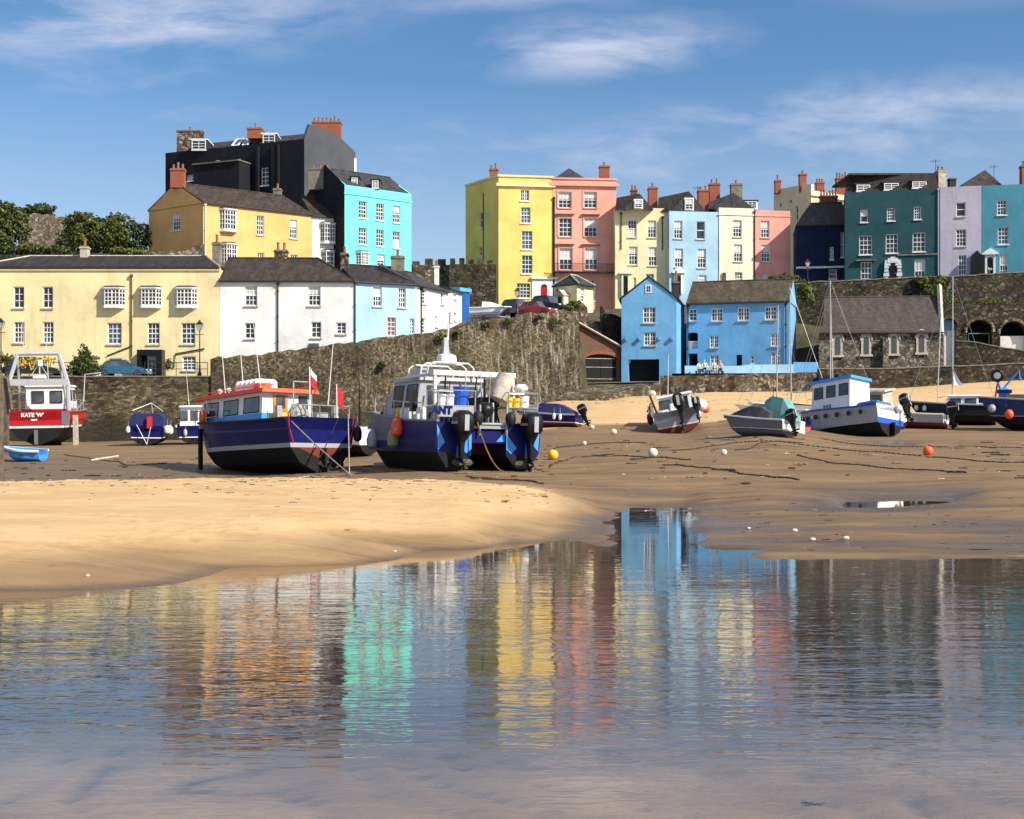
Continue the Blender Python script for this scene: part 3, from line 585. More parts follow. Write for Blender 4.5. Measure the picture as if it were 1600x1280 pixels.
# ================================================================== houses
class Wall:
    def __init__(s, A, B, z0):
        s.A = Vector(A); s.B = Vector(B); s.z0 = z0; d = s.B - s.A; s.L = d.length; s.d = d / s.L; s.n = Vector((s.d.y, -s.d.x))
    def u(s, px):      # intersection of the sight line with the wall plane
        k = (px - 800) / F; den = s.d.x - k * s.d.y
        return (k * s.A.y - s.A.x) / den
    def Yat(s, u): return s.A.y + s.d.y * u
    def uz(s, px, py): u = s.u(px); return u, ZP(py, s.Yat(u))
    def p(s, u, z, o=0.0): q = s.A + s.d * u + s.n * o; return Vector((q.x, q.y, z))
    def box(s, mb, u0, u1, z0, z1, o0, o1, mat, ins=0):
        mb.hexa([s.p(u0, z0, o1), s.p(u1, z0, o1), s.p(u1, z0, o0), s.p(u0, z0, o0), s.p(u0 + ins, z1, o1 - ins), s.p(u1 - ins, z1, o1 - ins), s.p(u1 - ins, z1, o0), s.p(u0 + ins, z1, o0)], mat)
    def face(s, mb, z1, holes, mat, z0=None, L=None):
        z0 = s.z0 if z0 is None else z0; L = s.L if L is None else L
        us = sorted(set([0, L] + [x for h in holes for x in h[:2]])); zs = sorted(set([z0, z1] + [x for h in holes for x in h[2:4]]))
        for i in range(len(us) - 1):
            for j in range(len(zs) - 1):
                cu, cz = (us[i] + us[i + 1]) / 2, (zs[j] + zs[j + 1]) / 2
                if any(h[0] < cu < h[1] and h[2] < cz < h[3] for h in holes): continue
                mb.poly([s.p(us[i], zs[j]), s.p(us[i + 1], zs[j]), s.p(us[i + 1], zs[j + 1]), s.p(us[i], zs[j + 1])], mat)
        for h in holes:
            a, b_, c, d = h[:4]; dp = h[4] if len(h) > 4 else .14; arch = len(h) > 5 and h[5]
            if not arch:
                for (p0, p1) in (((a, c), (b_, c)), ((b_, c), (b_, d)), ((b_, d), (a, d)), ((a, d), (a, c))):
                    mb.poly([s.p(*p0), s.p(*p1), s.p(*p1, -dp), s.p(*p0, -dp)], mat)
            else:
                r = (b_ - a) / 2; zc = d - r * arch; n = 10
                pts = [(a + r - r * math.cos(math.pi * i / n), zc + r * arch * math.sin(math.pi * i / n)) for i in range(n + 1)]
                for i in range(n):
                    q0, q1 = pts[i], pts[i + 1]
                    mb.poly([s.p(*q0), s.p(*q1), s.p(q1[0], d), s.p(q0[0], d)], mat)
                full = [(a, c)] + pts + [(b_, c)]
                for q0, q1 in zip(full, full[1:]):
                    mb.poly([s.p(*q0), s.p(*q0, -dp), s.p(*q1, -dp), s.p(*q1)], mat)
def arch_pts(u0, u1, z0, z1, k=1.0, n=10):
    r = (u1 - u0) / 2; zc = z1 - r * k
    return [(u0, z0), (u1, z0)] + [(u0 + r + r * math.cos(math.pi * i / n), zc + r * k * math.sin(math.pi * i / n)) for i in range(n + 1)]
def solid(mb, wl, pts, o0, o1, mat):
    n = len(pts); mb.poly([wl.p(*q, o1) for q in pts], mat)
    for i in range(n):
        a, c = pts[i], pts[(i + 1) % n]; mb.poly([wl.p(*a, o0), wl.p(*c, o0), wl.p(*c, o1), wl.p(*a, o1)], mat)
def window(root, wl, u0, u1, z0, z1, kind='s', frame=FRAME, sill=True, dp=.14, surround=None, bar=.055, name='window'):
    """kind: s sash 3x4, t sash 2x4, c casement pair, p plain; suffix b = blind, r = red curtains, B = blue glass"""
    mb = MB(); fw = .085; o1 = -dp + .06; o0 = -dp + .012
    B = lambda a, b_, c, d, oa=o0, ob=o1: wl.box(mb, a, b_, c, d, oa, ob, frame)
    B(u0, u0 + fw, z0, z1); B(u1 - fw, u1, z0, z1); B(u0 + fw, u1 - fw, z0, z0 + fw * 1.2); B(u0 + fw, u1 - fw, z1 - fw, z1)
    a, b_, c, d = u0 + fw, u1 - fw, z0 + fw * 1.2, z1 - fw; k = kind[0]; ob = o1 - .02
    nx, ny = {'s': (3, 4), 't': (2, 4), 'c': (4, 3), 'C': (2, 3), 'p': (1, 2), 'w': (4, 4)}[k]
    zm = (c + d) / 2; hz = []
    if k in 'stpw': B(a, b_, zm - .045, zm + .045, o0, o1 + .012); hz = [i for i in range(1, ny) if i != ny // 2]
    else: hz = list(range(1, ny))
    vz = list(range(1, nx))
    if k == 'c': B((a + b_) / 2 - .06, (a + b_) / 2 + .06, c, d, o0, o1 + .012); vz = [1, 3]
    for i in vz:
        x = a + (b_ - a) * i / nx; B(x - bar / 2, x + bar / 2, c, d, o0, ob)
    for i in hz:
        z = c + (d - c) * i / ny; B(a, b_, z - bar / 2, z + bar / 2, o0, ob - .005)
    w_ = mb.build(name, root)
    mb = MB(); g = GLASSB if 'B' in kind[1:] else GLASS
    mb.poly([wl.p(u0, z0, -dp + .006), wl.p(u1, z0, -dp + .006), wl.p(u1, z1, -dp + .006), wl.p(u0, z1, -dp + .006)], g); mb.build('pane', w_)
    if 'b' in kind[1:]:
        mb = MB(); zl = z0 + (z1 - z0) * rng.uniform(.5, .62) if 'l' not in kind else z0 + .1; zt = d if 'l' not in kind else zm
        wl.box(mb, a, b_, zl, zt, -dp + .004, -dp + .010, BLIND); mb.build('blind', w_)
    if 'r' in kind[1:]:
        mb = MB(); wl.box(mb, a, a + (b_ - a) * .4, c, d, -dp + .004, -dp + .010, CURT); wl.box(mb, b_ - (b_ - a) * .4, b_, c, d, -dp + .004, -dp + .010, CURT); mb.build('curtain', w_)
    if sill:
        mb = MB(); wl.box(mb, u0 - .08, u1 + .08, z0 - .12, z0 - .003, -dp + .002, .12, surround if surround else (PALE if sill == 'p' else frame)); mb.build('sill', w_)
    if surround:
        mb = MB(); t = .2
        wl.box(mb, u0 - t, u0 - .003, z0, z1 + t, .002, .07, surround); wl.box(mb, u1 + .003, u1 + t, z0, z1 + t, .002, .07, surround); wl.box(mb, u0 - .003, u1 + .003, z1 + .003, z1 + t, .002, .07, surround)
        mb.build('surround', w_)
    return w_
def bay(root, wl, u0, u1, z0, z1, proj=.55, base=False, canted=True, cols=1):
    """canted bay window on brackets, white joinery"""
    c = .35 if canted else .02
    poly = [(u0, 0), (u0 + c, proj), (u1 - c, proj), (u1, 0)]
    mb = MB(); fr = MB(); gl = MB()
    def ring(z, g=0): return [wl.p(u0 - g, z, .002), wl.p(u0 + c - g * .5, z, proj + g), wl.p(u1 - c + g * .5, z, proj + g), wl.p(u1 + g, z, .002)]
    mb.loft([ring(z0 - .25, -.05), ring(z0 - .18, .05), ring(z0, .03), ring(z0, 0), ring(z0 + .12, 0)], WHITE, True, True)
    o = mb.build('bay_window', root); mb = MB()
    mb.loft([ring(z1 - .1, 0), ring(z1, 0), ring(z1, .12), ring(z1 + .12, .14)], WHITE, True, False)
    mb.loft([ring(z1 + .12, .14), ring(z1 + .28, -.12)], SLATE, False, True)
    mb.build('bay_roof', o)
    gl.loft([ring(z0 + .1, -.05), ring(z1 - .08, -.05)], GLASS, False, False); gl.build('pane', o)
    zm = (z0 + z1) / 2
    for i, (p0, p1) in enumerate(zip(poly, poly[1:])):
        A = wl.p(p0[0], 0, p0[1]); Bq = wl.p(p1[0], 0, p1[1]); w2 = Wall((A.x, A.y), (Bq.x, Bq.y), z0)
        nx = 4 if i == 1 and w2.L > 1.0 else 2
        for k in range(nx + 1):
            x = w2.L * k / nx; t = .05 if k in (0, nx) or (nx == 4 and k == 2) else .028
            w2.box(fr, max(0, x - t), min(w2.L, x + t), z0 + .1, z1 - .1, -.05, .02, WHITE)
        for z in (z0 + (z1 - z0) * .3, zm, z0 + (z1 - z0) * .75): w2.box(fr, 0, w2.L, z - .03, z + .03, -.045, .012, WHITE)
    fr.build('glazing_bar', o)
    return o
def downpipe(root, wl, px, z0, z1, mat=IRON, r=.06):
    mb = MB(); u = wl.u(px) if px is not None else 0; z0 -= 1.0
    mb.tube([wl.p(u, z0, .1), wl.p(u, z1, .1)], r, mat, 6); wl.box(mb, u - .12, u + .12, z1, z1 + .22, .02, .24, mat)
    for z in np.arange(z0 + 1, z1, 2.2): wl.box(mb, u - .09, u + .09, z, z + .06, .01, .18, mat)
    mb.build('downpipe', root)
def chimney(root, x0, x1, pyT, pyB, Y, mat=BRICKR, pots=2, depth=.8, pot=POT, cap=True, dx=0, mitre=None):
    a = P(x0, pyB, Y); c = P(x1, pyT, Y); mb = MB(); zt = c.z
    mb.box(a.x, c.x, Y, Y + depth, a.z, zt - .25, mat)
    if cap: mb.box(a.x - .07, c.x + .07, Y - .07, Y + depth + .07, zt - .25, zt - .12, mat); mb.box(a.x - .02, c.x + .02, Y - .02, Y + depth + .02, zt - .12, zt, CONC)
    o = mb.build('chimney', root)
    for i in range(pots):
        mb = MB(); t = (i + .5) / pots; h = rng.uniform(.4, .75)
        mb.lathe((a.x + (c.x - a.x) * t, Y + depth * .5, zt - .02), [(.16, 0), (.13, .08), (.12, h - .1), (.16, h - .06), (.14, h), (.09, h)], pot, 8); mb.build('chimney_pot', o)
    return o
ARCHW = []
class House:
    def __init__(s, name, label, cat, fl, fr, zb, pyt, depth=8, bl=None, mat=None, holes=None, group=None, zt=None, back=True):
        A = XY(*fl); B = XY(*fr)
        d = (B - A).normalized(); nb = Vector((-d.y, d.x)) * depth
        if bl: D = XY(*bl); C_ = D + (B - A)
        else: D = A + nb; C_ = B + nb
        zb -= 1.1; s.c = [A, B, C_, D]; s.zb = zb; s.zt = ZP(pyt, A.y) if zt is None else zt; s.mat = mat
        ctr = (A + B) / 2
        s.root = thing(name, label, cat, (ctr.x, ctr.y, zb), group)
        s.w = [Wall(s.c[i], s.c[(i + 1) % 4], zb) for i in range(4)]
        s.holes = {0: [], 1: [], 2: [], 3: []}; s.wins = []; s.mb = MB()
    def win(s, x0, x1, y0, y1, kind='s', e=0, frame=FRAME, sill=True, surround=None, dp=.19, arch=0):
        if kind == 's' and rng.random() < .3: kind = rng.choice(['sb', 'sb', 'sB', 'sb'])
        wl = s.w[e]; u0, u1 = wl.u(x0), wl.u(x1); Ym = wl.Yat((u0 + u1) / 2); z0, z1 = ZP(y1, Ym), ZP(y0, Ym)
        u0 = max(.05, u0); u1 = min(wl.L - .05, u1); z1 = min(z1, s.zt - .05)
        s.holes[e].append((u0, u1, z0, z1, dp)); window(s.root, wl, u0, u1, z0, z1, kind, frame, sill, dp, surround)
    def hole(s, x0, x1, y0, y1, e=0, dp=1.5, arch=0, backmat=DKROOM, nm='opening'):
        wl = s.w[e]; u0, u1 = wl.u(x0), wl.u(x1); Ym = wl.Yat((u0 + u1) / 2); z0, z1 = ZP(y1, Ym), ZP(y0, Ym)
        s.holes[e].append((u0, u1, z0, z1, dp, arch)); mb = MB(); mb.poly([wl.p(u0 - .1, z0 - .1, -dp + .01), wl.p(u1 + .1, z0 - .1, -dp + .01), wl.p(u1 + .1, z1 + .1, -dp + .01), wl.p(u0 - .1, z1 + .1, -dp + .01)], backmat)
        mb.build(nm, s.root); return wl, u0, u1, z0, z1
    def bayw(s, x0, x1, y0, y1, e=0, **k):
        wl = s.w[e]; u0, u1 = wl.u(x0), wl.u(x1); Ym = wl.Yat((u0 + u1) / 2); bay(s.root, wl, u0, u1, ZP(y1, Ym), ZP(y0, Ym), **k)
    def band(s, pyT, pyB, o=.12, mat=None, edges=(0,), nm='cornice', ins=0):
        mb = MB()
        for e in edges:
            wl = s.w[e]; Ym = wl.A.y if e != 3 else wl.B.y; z0, z1 = ZP(pyB, Ym), ZP(pyT, Ym); wl.box(mb, -o if e == 0 else 0, wl.L + (o if e == 0 else 0), z0, z1, .002, o, mat or s.mat)
        mb.build(nm, s.root)
    def walls(s, edges=(0, 1, 2, 3), parapet=False):
        for e in edges: s.w[e].face(s.mb, s.zt, s.holes[e], s.mat)
        if parapet:
            zr = s.zt - .7; c = s.c; ctr = sum(c, Vector((0, 0))) / 4; t = .3
            inn = [p + (ctr - p).normalized() * t * 1.4 for p in c]
            for i in range(4):
                a, b_ = c[i], c[(i + 1) % 4]; ai, bi = inn[i], inn[(i + 1) % 4]
                s.mb.poly([(a.x, a.y, s.zt), (b_.x, b_.y, s.zt), (bi.x, bi.y, s.zt), (ai.x, ai.y, s.zt)], s.mat)
                s.mb.poly([(ai.x, ai.y, s.zt), (bi.x, bi.y, s.zt), (bi.x, bi.y, zr), (ai.x, ai.y, zr)], s.mat)
            s.mb.poly([(p.x, p.y, zr) for p in inn], SLATE)
        o = s.mb.build('wall', s.root); s.wall = o; return o
    def roof(s, pyr, mat=SLATE, hl=0.0, hr=0.0, over=.25, rp=.5, zr=None, gut=True, ov=.05, trim=None, gab=(1, 1)):
        """ridge parallel to the front; hl/hr fraction of the length taken by a hip; gables are added to the wall"""
        A, B, C_, D = s.c; z = s.zt; L0 = A.lerp(D, rp); R0 = B.lerp(C_, rp); r0 = L0.lerp(R0, hl); r1 = L0.lerp(R0, 1 - hr)
        zr = ZP(pyr, r0.y) if zr is None else zr
        f = (A - D).normalized() * over; sd_ = (B - A).normalized() * ov; e = .14
        a, b_, c, d = A + f - sd_, B + f + sd_, C_ - f + sd_, D - f - sd_
        r0 = r0 - (sd_ if hl == 0 else sd_ * 0); r1 = r1 + (sd_ if hr == 0 else sd_ * 0)
        v = [(a.x, a.y, z - .02), (b_.x, b_.y, z - .02), (c.x, c.y, z - .02), (d.x, d.y, z - .02), (a.x, a.y, z + e), (b_.x, b_.y, z + e), (c.x, c.y, z + e), (d.x, d.y, z + e), (r0.x, r0.y, zr), (r1.x, r1.y, zr)]
        mb = MB()
        if hl == 0: mb.add(v, [(8, 4, 0, 3, 7)], s.mat if False else mat)
        else: mb.add(v, [(0, 3, 7, 4), (4, 7, 8)], mat)
        mb.add(v, [(0, 4, 5, 1), (4, 8, 9, 5), (1, 5, 6, 2) if hr else (1, 5, 9, 6, 2), (2, 6, 7, 3), (6, 9, 8, 7), (0, 1, 2, 3)], mat)
        if hr: mb.add(v, [(5, 9, 6)], mat)
        o = mb.build('roof', s.root); s.r = o
        # plaster gable triangles, just proud of the roof ends
        mb = MB(); k = .03
        for flag, wl, rr, sg in ((hl or not gab[0], s.w[3], L0, 1), (hr or not gab[1], s.w[1], R0, 1)):
            if flag: continue
            q = wl.n * (ov + k); zb2 = z - .3
            pts = [(wl.A.x, wl.A.y, z), (wl.B.x, wl.B.y, z), (rr.x, rr.y, zr - .12)]
            pts = [(x + q.x, y + q.y, zz_) for x, y, zz_ in pts]; pin = [(x - wl.n.x * .2, y - wl.n.y * .2, zz_) for x, y, zz_ in pts]
            mb = MB(); mb.poly(pts, s.mat)
            for i in range(3): mb.poly([pts[i], pts[(i + 1) % 3], pin[(i + 1) % 3], pin[i]], s.mat)
            mb.build('gable', s.root)
        if gut:
            mb = MB(); wl = s.w[0]; mb.tube([wl.p(-.05, z - .02, over + .06), wl.p(wl.L + .05, z - .02, over + .06)], .07, IRON, 6); mb.build('gutter', s.root)
        mb = MB(); mb.tube([(r0.x, r0.y, zr + .02), (r1.x, r1.y, zr + .02)], .09, trim or mat, 5)
        if trim:
            if hl: mb.tube([(r0.x, r0.y, zr + .02), (a.x, a.y, z + e)], .09, trim, 5); mb.tube([(r0.x, r0.y, zr + .02), (d.x, d.y, z + e)], .09, trim, 5)
            if hr: mb.tube([(r1.x, r1.y, zr + .02), (b_.x, b_.y, z + e)], .09, trim, 5)
        mb.build('ridge', o)
        return o
def arch_door(h, x0, x1, y0, y1, door=BLACK, surround=WHITE, sw=.28, e=0, fan=True, head='arch'):
    wl = h.w[e]; u0, u1 = wl.u(x0), wl.u(x1); Ym = wl.Yat(u0); z0, z1 = ZP(y1, Ym), ZP(y0, Ym)
    mb = MB(); solid(mb, wl, arch_pts(u0 - sw, u1 + sw, z0, z1 + sw), .002, .12, surround)
    if head == 'ped':
        uc = (u0 + u1) / 2; wd = (u1 - u0) / 2 + sw + .35; zt = z1 + sw
        solid(mb, wl, [(uc - wd, zt), (uc + wd, zt), (uc + wd, zt + .15), (uc, zt + .75), (uc - wd, zt + .15)], .002, .5, surround)
        for q in (u0 - sw - .02, u1 + sw - .2): wl.box(mb, q, q + .22, z0, zt, .13, .32, surround)
    if head == 'flat':
        uc = (u0 + u1) / 2; wd = (u1 - u0) / 2 + sw + .8; zt = z1 + sw
        wl.box(mb, uc - wd, uc + wd, z0, zt + .3, -.0, .10, surround); wl.box(mb, uc - wd - .15, uc + wd + .15, zt + .3, zt + .55, .0, .35, surround)
    o = mb.build('door_surround', h.root); r = (u1 - u0) / 2
    mb = MB(); zc = z1 - r
    wl.box(mb, u0, u1, z0, zc, .122, .16, door)
    for i in range(2):
        for j in range(3):
            a = u0 + .1 + i * (u1 - u0 - .1) / 2; zz_ = z0 + .15 + j * (zc - z0 - .2) / 3; wl.box(mb, a, a + (u1 - u0) / 2 - .18, zz_, zz_ + (zc - z0) / 3 - .18, .16, .175, door)
    d_ = mb.build('door', h.root)
    mb = MB(); solid(mb, wl, arch_pts(u0, u1, zc + .05, z1), .122, .14, GLASS); mb.build('fanlight', h.root)
    mb = MB(); q = wl.p(u1 - .15, (z0 + zc) / 2, .2); mb.ball(q, .06, STEEL, n=6, m=4); mb.build('handle', d_)
def dormer(root, px0, px1, pyT, pyB, Y, depth=3, kind='t', wallm=SLATEG, roofm=SLATE, gable=None):
    A = XY(px0, Y); B = XY(px1, Y); wl = Wall(A, B, 0); z0, z1 = ZP(pyB, Y), ZP(pyT, Y); mb = MB()
    D = (A.x, A.y + depth); C_ = (B.x, B.y + depth); zt = z1
    g = ZP(gable, Y) if gable else None; e = .15
    mb.hexa([(A.x - e, Y, z0), (B.x + e, Y, z0), (C_[0] + e, C_[1], z0), (D[0] - e, D[1], z0), (A.x - e, Y, zt), (B.x + e, Y, zt), (C_[0] + e, C_[1], zt), (D[0] - e, D[1], zt)], wallm)
    if g: 
        m_ = (A.x + B.x) / 2; v = [(A.x - e - .15, Y - .15, zt), (B.x + e + .15, Y - .15, zt), (B.x + e + .15, Y + depth, zt), (A.x - e - .15, Y + depth, zt), (m_, Y - .15, g), (m_, Y + depth, g)]
        mb.add(v, [(0, 1, 4), (2, 3, 5), (0, 4, 5, 3), (1, 2, 5, 4)], roofm)
    else: mb.hexa([(A.x - e - .1, Y - .15, zt), (B.x + e + .1, Y - .15, zt), (C_[0] + e, C_[1], zt), (D[0] - e, D[1], zt), (A.x - e - .1, Y - .15, zt + .15), (B.x + e + .1, Y - .15, zt + .15), (C_[0] + e, C_[1], zt + .15), (D[0] - e, D[1], zt + .15)], roofm)
    o = mb.build('dormer', root); window(o, wl, 0, wl.L, z0 + .05, z1 - .05, kind, FRAME, True, dp=-.10); return o
def box_house(h, **k): pass
GRP_H = None
RW = render_wall
# ---- front row on the quay
CREAM = RW('render_cream', (.82, .70, .38)); WHT = RW('render_white', (.80, .79, .76), .3); LBLUE = RW('render_light_blue', (.40, .62, .80), .25)
h = House('cream_house', 'long pale yellow two storey house with three bay windows behind the quay', 'house', (-42, 113), (342.6, 113), 5.5, 419, 8, mat=CREAM)
for x0, x1, y0, y1, k in ((20.7, 37.8, 448, 481.5, 'C'), (66.4, 82.8, 448, 481.5, 'C'), (21.4, 38.3, 503, 536, 's'), (66.8, 83.7, 503, 536, 's'), (167.5, 190, 504.5, 538, 'sB'), (230, 249.5, 504.5, 538, 's'), (283, 305, 504.5, 538, 's'), (170, 191, 560, 585, 's'), (284.6, 306, 557, 579, 'sB'), (-30, -12, 448, 481, 's')):
    h.win(x0, x1, y0, y1, k, sill='p')
h.walls(); h.roof(400.5, SLATE, hl=.16, hr=.10, trim=PALE, over=.1); h.band(418.5, 423, .14, CREAM, nm='parapet_coping')
for x0, x1 in ((160, 195.5), (217.5, 252.5), (273, 308)): h.bayw(x0, x1, 452, 478.5)
wl = h.w[0]; downpipe(h.root, wl, 206, ZP(541, 113), ZP(433, 113), RUST)
mb = MB(); u = wl.u(206); mb.tube([wl.p(u, ZP(541, 113), .1), wl.p(wl.u(168), ZP(556, 113), .1)], .05, IRON); mb.tube([wl.p(wl.u(320), ZP(545, 113), .1), wl.p(wl.u(275), ZP(553, 113), .1), wl.p(wl.u(272), ZP(575, 113), .1)], .06, IRON); mb.build('waste_pipe', h.root)
mb = MB(); u0, u1 = wl.u(219.5), wl.u(258); zt, zl = ZP(547.5, 113), 5.62
wl.box(mb, u0, u0 + .35, zl, zt, 0.01, 1.1, BLACK); wl.box(mb, u1 - .5, u1, zl, zt, 0.01, 1.1, BLACK); wl.box(mb, u0 + .352, u1 - .502, zt - .5, zt, .01, 1.1, BLACK); wl.box(mb, u0 + .35, u1 - .5, zl, zt - .5, .02, .1, BLACK); mb.build('porch', h.root)
mb = MB(); a, b_ = wl.u(233), wl.u(249); wl.box(mb, a - .1, b_ + .1, zl, ZP(554, 113), .11, .16, WHITE); d_ = mb.build('door', h.root)
mb = MB()
for i in range(3):
    for j in range(4): q = a + i * (b_ - a) / 3; z = 6.05 + j * .4; wl.box(mb, q + .04, q + (b_ - a) / 3 - .04, z, z + .33, .162, .17, GLASS)
mb.build('pane', d_)
chimney(h.r, 125, 136, 384, 414, 116.5, PALE, 1); chimney(h.r, 331.5, 343.5, 378, 416, 116, CONC, 1)

h = House('white_cottage', 'long white rendered cottage with a brown slate roof above the slope wall', 'house', (343, 113), (553, 113.3), 5.0, 440, 8, mat=WHT)
for x0, x1, y0, y1, k in ((382.5, 402, 445, 478, 'sb'), (481.4, 501, 445, 478, 'sb'), (382.5, 398.8, 504.6, 529.5, 'C'), (486, 502, 503, 528, 'C'), (525.5, 540.8, 504, 522, 'C')): h.win(x0, x1, y0, y1, k, sill='p')
h.walls(); h.roof(403.5, SLATEB, hr=.31, trim=SLATEB, over=.2, gab=(0, 0))
downpipe(h.root, h.w[0], 434.5, 7, h.zt - .3)
chimney(h.r, 428.5, 448, 377 + 13, 409, 117, STONE_C, 2)
h = House('blue_cottage', 'light blue rendered cottage between two white cottages on the slope', 'house', (553.4, 113.3), (650.4, 116), 6.5, 441, 8, mat=LBLUE)
for x0, x1, y0, y1, k in ((582.8, 596.4, 446.6, 479, 's'), (622.7, 634, 449.5, 481, 's'), (605, 618.7, 496, 525, 'tr'), (640.5, 647.6, 498, 522, 't')): h.win(x0, x1, y0, y1, k, sill='p')
h.walls(); h.roof(413, SLATE, over=.2, gab=(0, 0)); downpipe(h.root, h.w[0], 554.3, 8, h.zt - .2)
chimney(h.r, 532, 543.5, 395, 424, 116, STONE_C, 1); chimney(h.r, 611, 631, 399.5, 424, 118.5, CONC, 1)
h = House('white_cottage', 'white cottage with grey slates, right beside the light blue cottage', 'house', (651, 116), (699.5, 122), 8.0, 447, 7.5, mat=WHT)
for x0, x1, y0, y1, k in ((658, 665.4, 451, 475, 't'), (688.5, 693.5, 454, 476, 't'), (658, 665, 497, 521, 't'), (680, 684, 494, 511, 't')): h.win(x0, x1, y0, y1, k, sill='p')
h.walls(); h.roof(415, SLATEG, over=.2, gab=(0, 0)); downpipe(h.root, h.w[0], 657, 9, h.zt - .3, BLACK); chimney(h.r, 678.5, 685.5, 414, 446, 124.5, WHITE, 1, .6)
h = House('white_cottage', 'smallest white cottage at the top of the lane beside the blue gate', 'house', (700, 122), (721.6, 126), 9.0, 452, 7, mat=WHT)
for x0, x1, y0, y1, k in ((708.5, 713, 458, 467, 'C'), (702, 705, 488, 503, 't'), (709, 713, 489, 501, 'C')): h.win(x0, x1, y0, y1, k)
h.walls(); h.roof(437.5, SLATEG, over=.2, gab=(0, 1))
h = House('blue_gatehouse', 'narrow blue boarded shed at the end of the white cottages', 'shed', (722, 126.2), (734, 127.8), 11.0, 455, 4, mat=plain('blue_boards', (.02, .13, .42), .5))
h.walls(); mb = MB(); c = h.c; mb.hexa([(c[0].x - .2, c[0].y - .3, h.zt), (c[1].x + .2, c[1].y - .3, h.zt), (c[2].x + .2, c[2].y, h.zt), (c[3].x - .2, c[3].y, h.zt)] + [(c[0].x - .2, c[0].y - .3, h.zt + .35), (c[1].x + .2, c[1].y - .3, h.zt + .35), (c[2].x + .2, c[2].y, h.zt + .5), (c[3].x - .2, c[3].y, h.zt + .5)], plain('blue_boards_lit', (.08, .42, .85), .4)); mb.build('canopy', h.root)  # sunlit top of the shed, its light put in as brighter blue
mb = MB()
for i in range(7): wl = h.w[0]; wl.box(mb, wl.L * i / 7 + .03, wl.L * (i + 1) / 7 - .03, h.zb + 1, h.zt - .3, .003, .03, plain('blue_boards', (.02, .13, .42), .5))
mb.build('boarding', h.root)
# ---- upper left group
ORG = RW('render_orange', (.78, .44, .16), .2); CY = RW('render_cyan', (.17, .70, .63), .15)
h = House('orange_house', 'large orange rendered house with a shaded left gable and bay windows', 'house', (317.5, 135), (487, 142.9), 17, 317.5, bl=(232.5, 140.3), mat=ORG)
for x0, x1, y0, y1, k in ((401, 412.6, 337, 367.5, 's'), (453, 464.4, 343.5, 373, 's'), (402.5, 413, 395, 420, 's'), (454.5, 465, 398, 420, 's')): h.win(x0, x1, y0, y1, k, sill='p')
h.win(269, 281, 332, 360, 's', e=3); h.walls(); h.roof(286, SLATEB, over=.15, zr=ZP(284.5, 137.2)); h.bayw(343, 369.5, 329, 360); h.bayw(346, 371, 383, 412); downpipe(h.root, h.w[0], 320, 18, h.zt - .2, WHITE)
chimney(h.r, 266, 287.5, 263, 293, 136.8, BRICKR, 3); chimney(h.r, 427, 438.5, 294, 306, 145.5, CONC, 1)
h = House('white_house', 'narrow white house with stacked bay windows between orange and turquoise', 'house', (487.3, 143), (540, 144.6), 17, 338.5, 9, mat=WHT)
h.walls(); h.roof(307, SLATEB, hr=.55, over=.15, trim=BRICKD, gab=(0, 0)); h.bayw(500.5, 526, 351, 379); h.bayw(503, 524, 394, 424); downpipe(h.root, h.w[0], 529.5, 18, h.zt - 3.8)
h = House('turquoise_house', 'bright turquoise rendered house below the black hotel', 'house', (538.5, 142), (642.6, 147.8), 15, 288.6, bl=(478, 149.5), mat=CY)
for r, (ys_, o_) in enumerate((((314.6, 341), 3.6), ((356, 382), 3))):
    for i, (x0, x1) in enumerate(((560.7, 573), (588, 600), (614, 625.4))): h.win(x0, x1, ys_[0] + o_ * i, ys_[1] + o_ * i, 's' if (r, i) != (1, 2) else 'sbl')
h.win(589.5, 601, 397.5, 416, 'tb'); h.bayw(556, 576, 396, 415); h.band(301, 303, .1)
near_black = RW('render_near_black', (.012, .013, .016), .3)  # near-black: shade of the turquoise house's left side put into the paint
h.walls((0, 1, 2), parapet=False)
h.w[3].face(mb := MB(), h.zt, [], near_black); mb.poly([h.w[3].p(0, h.zt), h.w[3].p(h.w[3].L, h.zt), h.w[3].p(h.w[3].L * .5, h.zt + 3.0)], near_black); mb.build('side_wall', h.root)
h.roof(266, SLATEG, over=-.5, zr=h.zt + 2.6, gut=False, rp=.5, ov=-.05)
chimney(h.r, 482, 515, 262, 296, 146, CONC, 3, depth=1.6)
for a, b_, c, d in ((549.5, 559, 277.5, 289), (581.5, 591.5, 282, 294.5)): dormer(h.r, a, b_, c, d, 144.6, 3)
# ---- the black hotel
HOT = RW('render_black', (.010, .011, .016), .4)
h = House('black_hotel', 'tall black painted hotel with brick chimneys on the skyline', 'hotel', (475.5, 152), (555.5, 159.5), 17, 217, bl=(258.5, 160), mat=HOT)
h.holes[3] = []
for x0, x1, y0, y1 in ((408, 420, 262, 290), (335, 343.6, 277, 289), (361, 370.4, 275, 291), (292, 303, 273, 283), (336, 344, 250, 258), (369, 377, 248, 257)): h.win(x0, x1, y0, y1, 't', e=3)
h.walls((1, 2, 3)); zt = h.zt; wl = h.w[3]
HOT_LIT = RW('render_black_lit', (.075, .08, .088), .4); mb = MB(); h.w[0].face(mb, h.zt, [], HOT_LIT); mb.build('flank_wall', h.root)  # paler copy of the hotel's black: sunlight painted onto the right face
mb = MB()
for px in (402, 426, 431): u = wl.u(px); wl.box(mb, u, u + (.35 if px != 426 else 1.0), 18, zt - .4, .002, .35, near_black if px == 426 else HOT)
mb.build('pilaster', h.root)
u0, u1 = wl.u(321), wl.u(392); mb = MB(); zl = ZP(262.5, 157); wl.box(mb, u0, u1, 18, zl, .002, 2.4, HOT); wl.box(mb, u0 - .1, u1 + .1, zl + .002, zl + .15, 0, 2.6, CONC); mb.build('rear_wing', h.root)
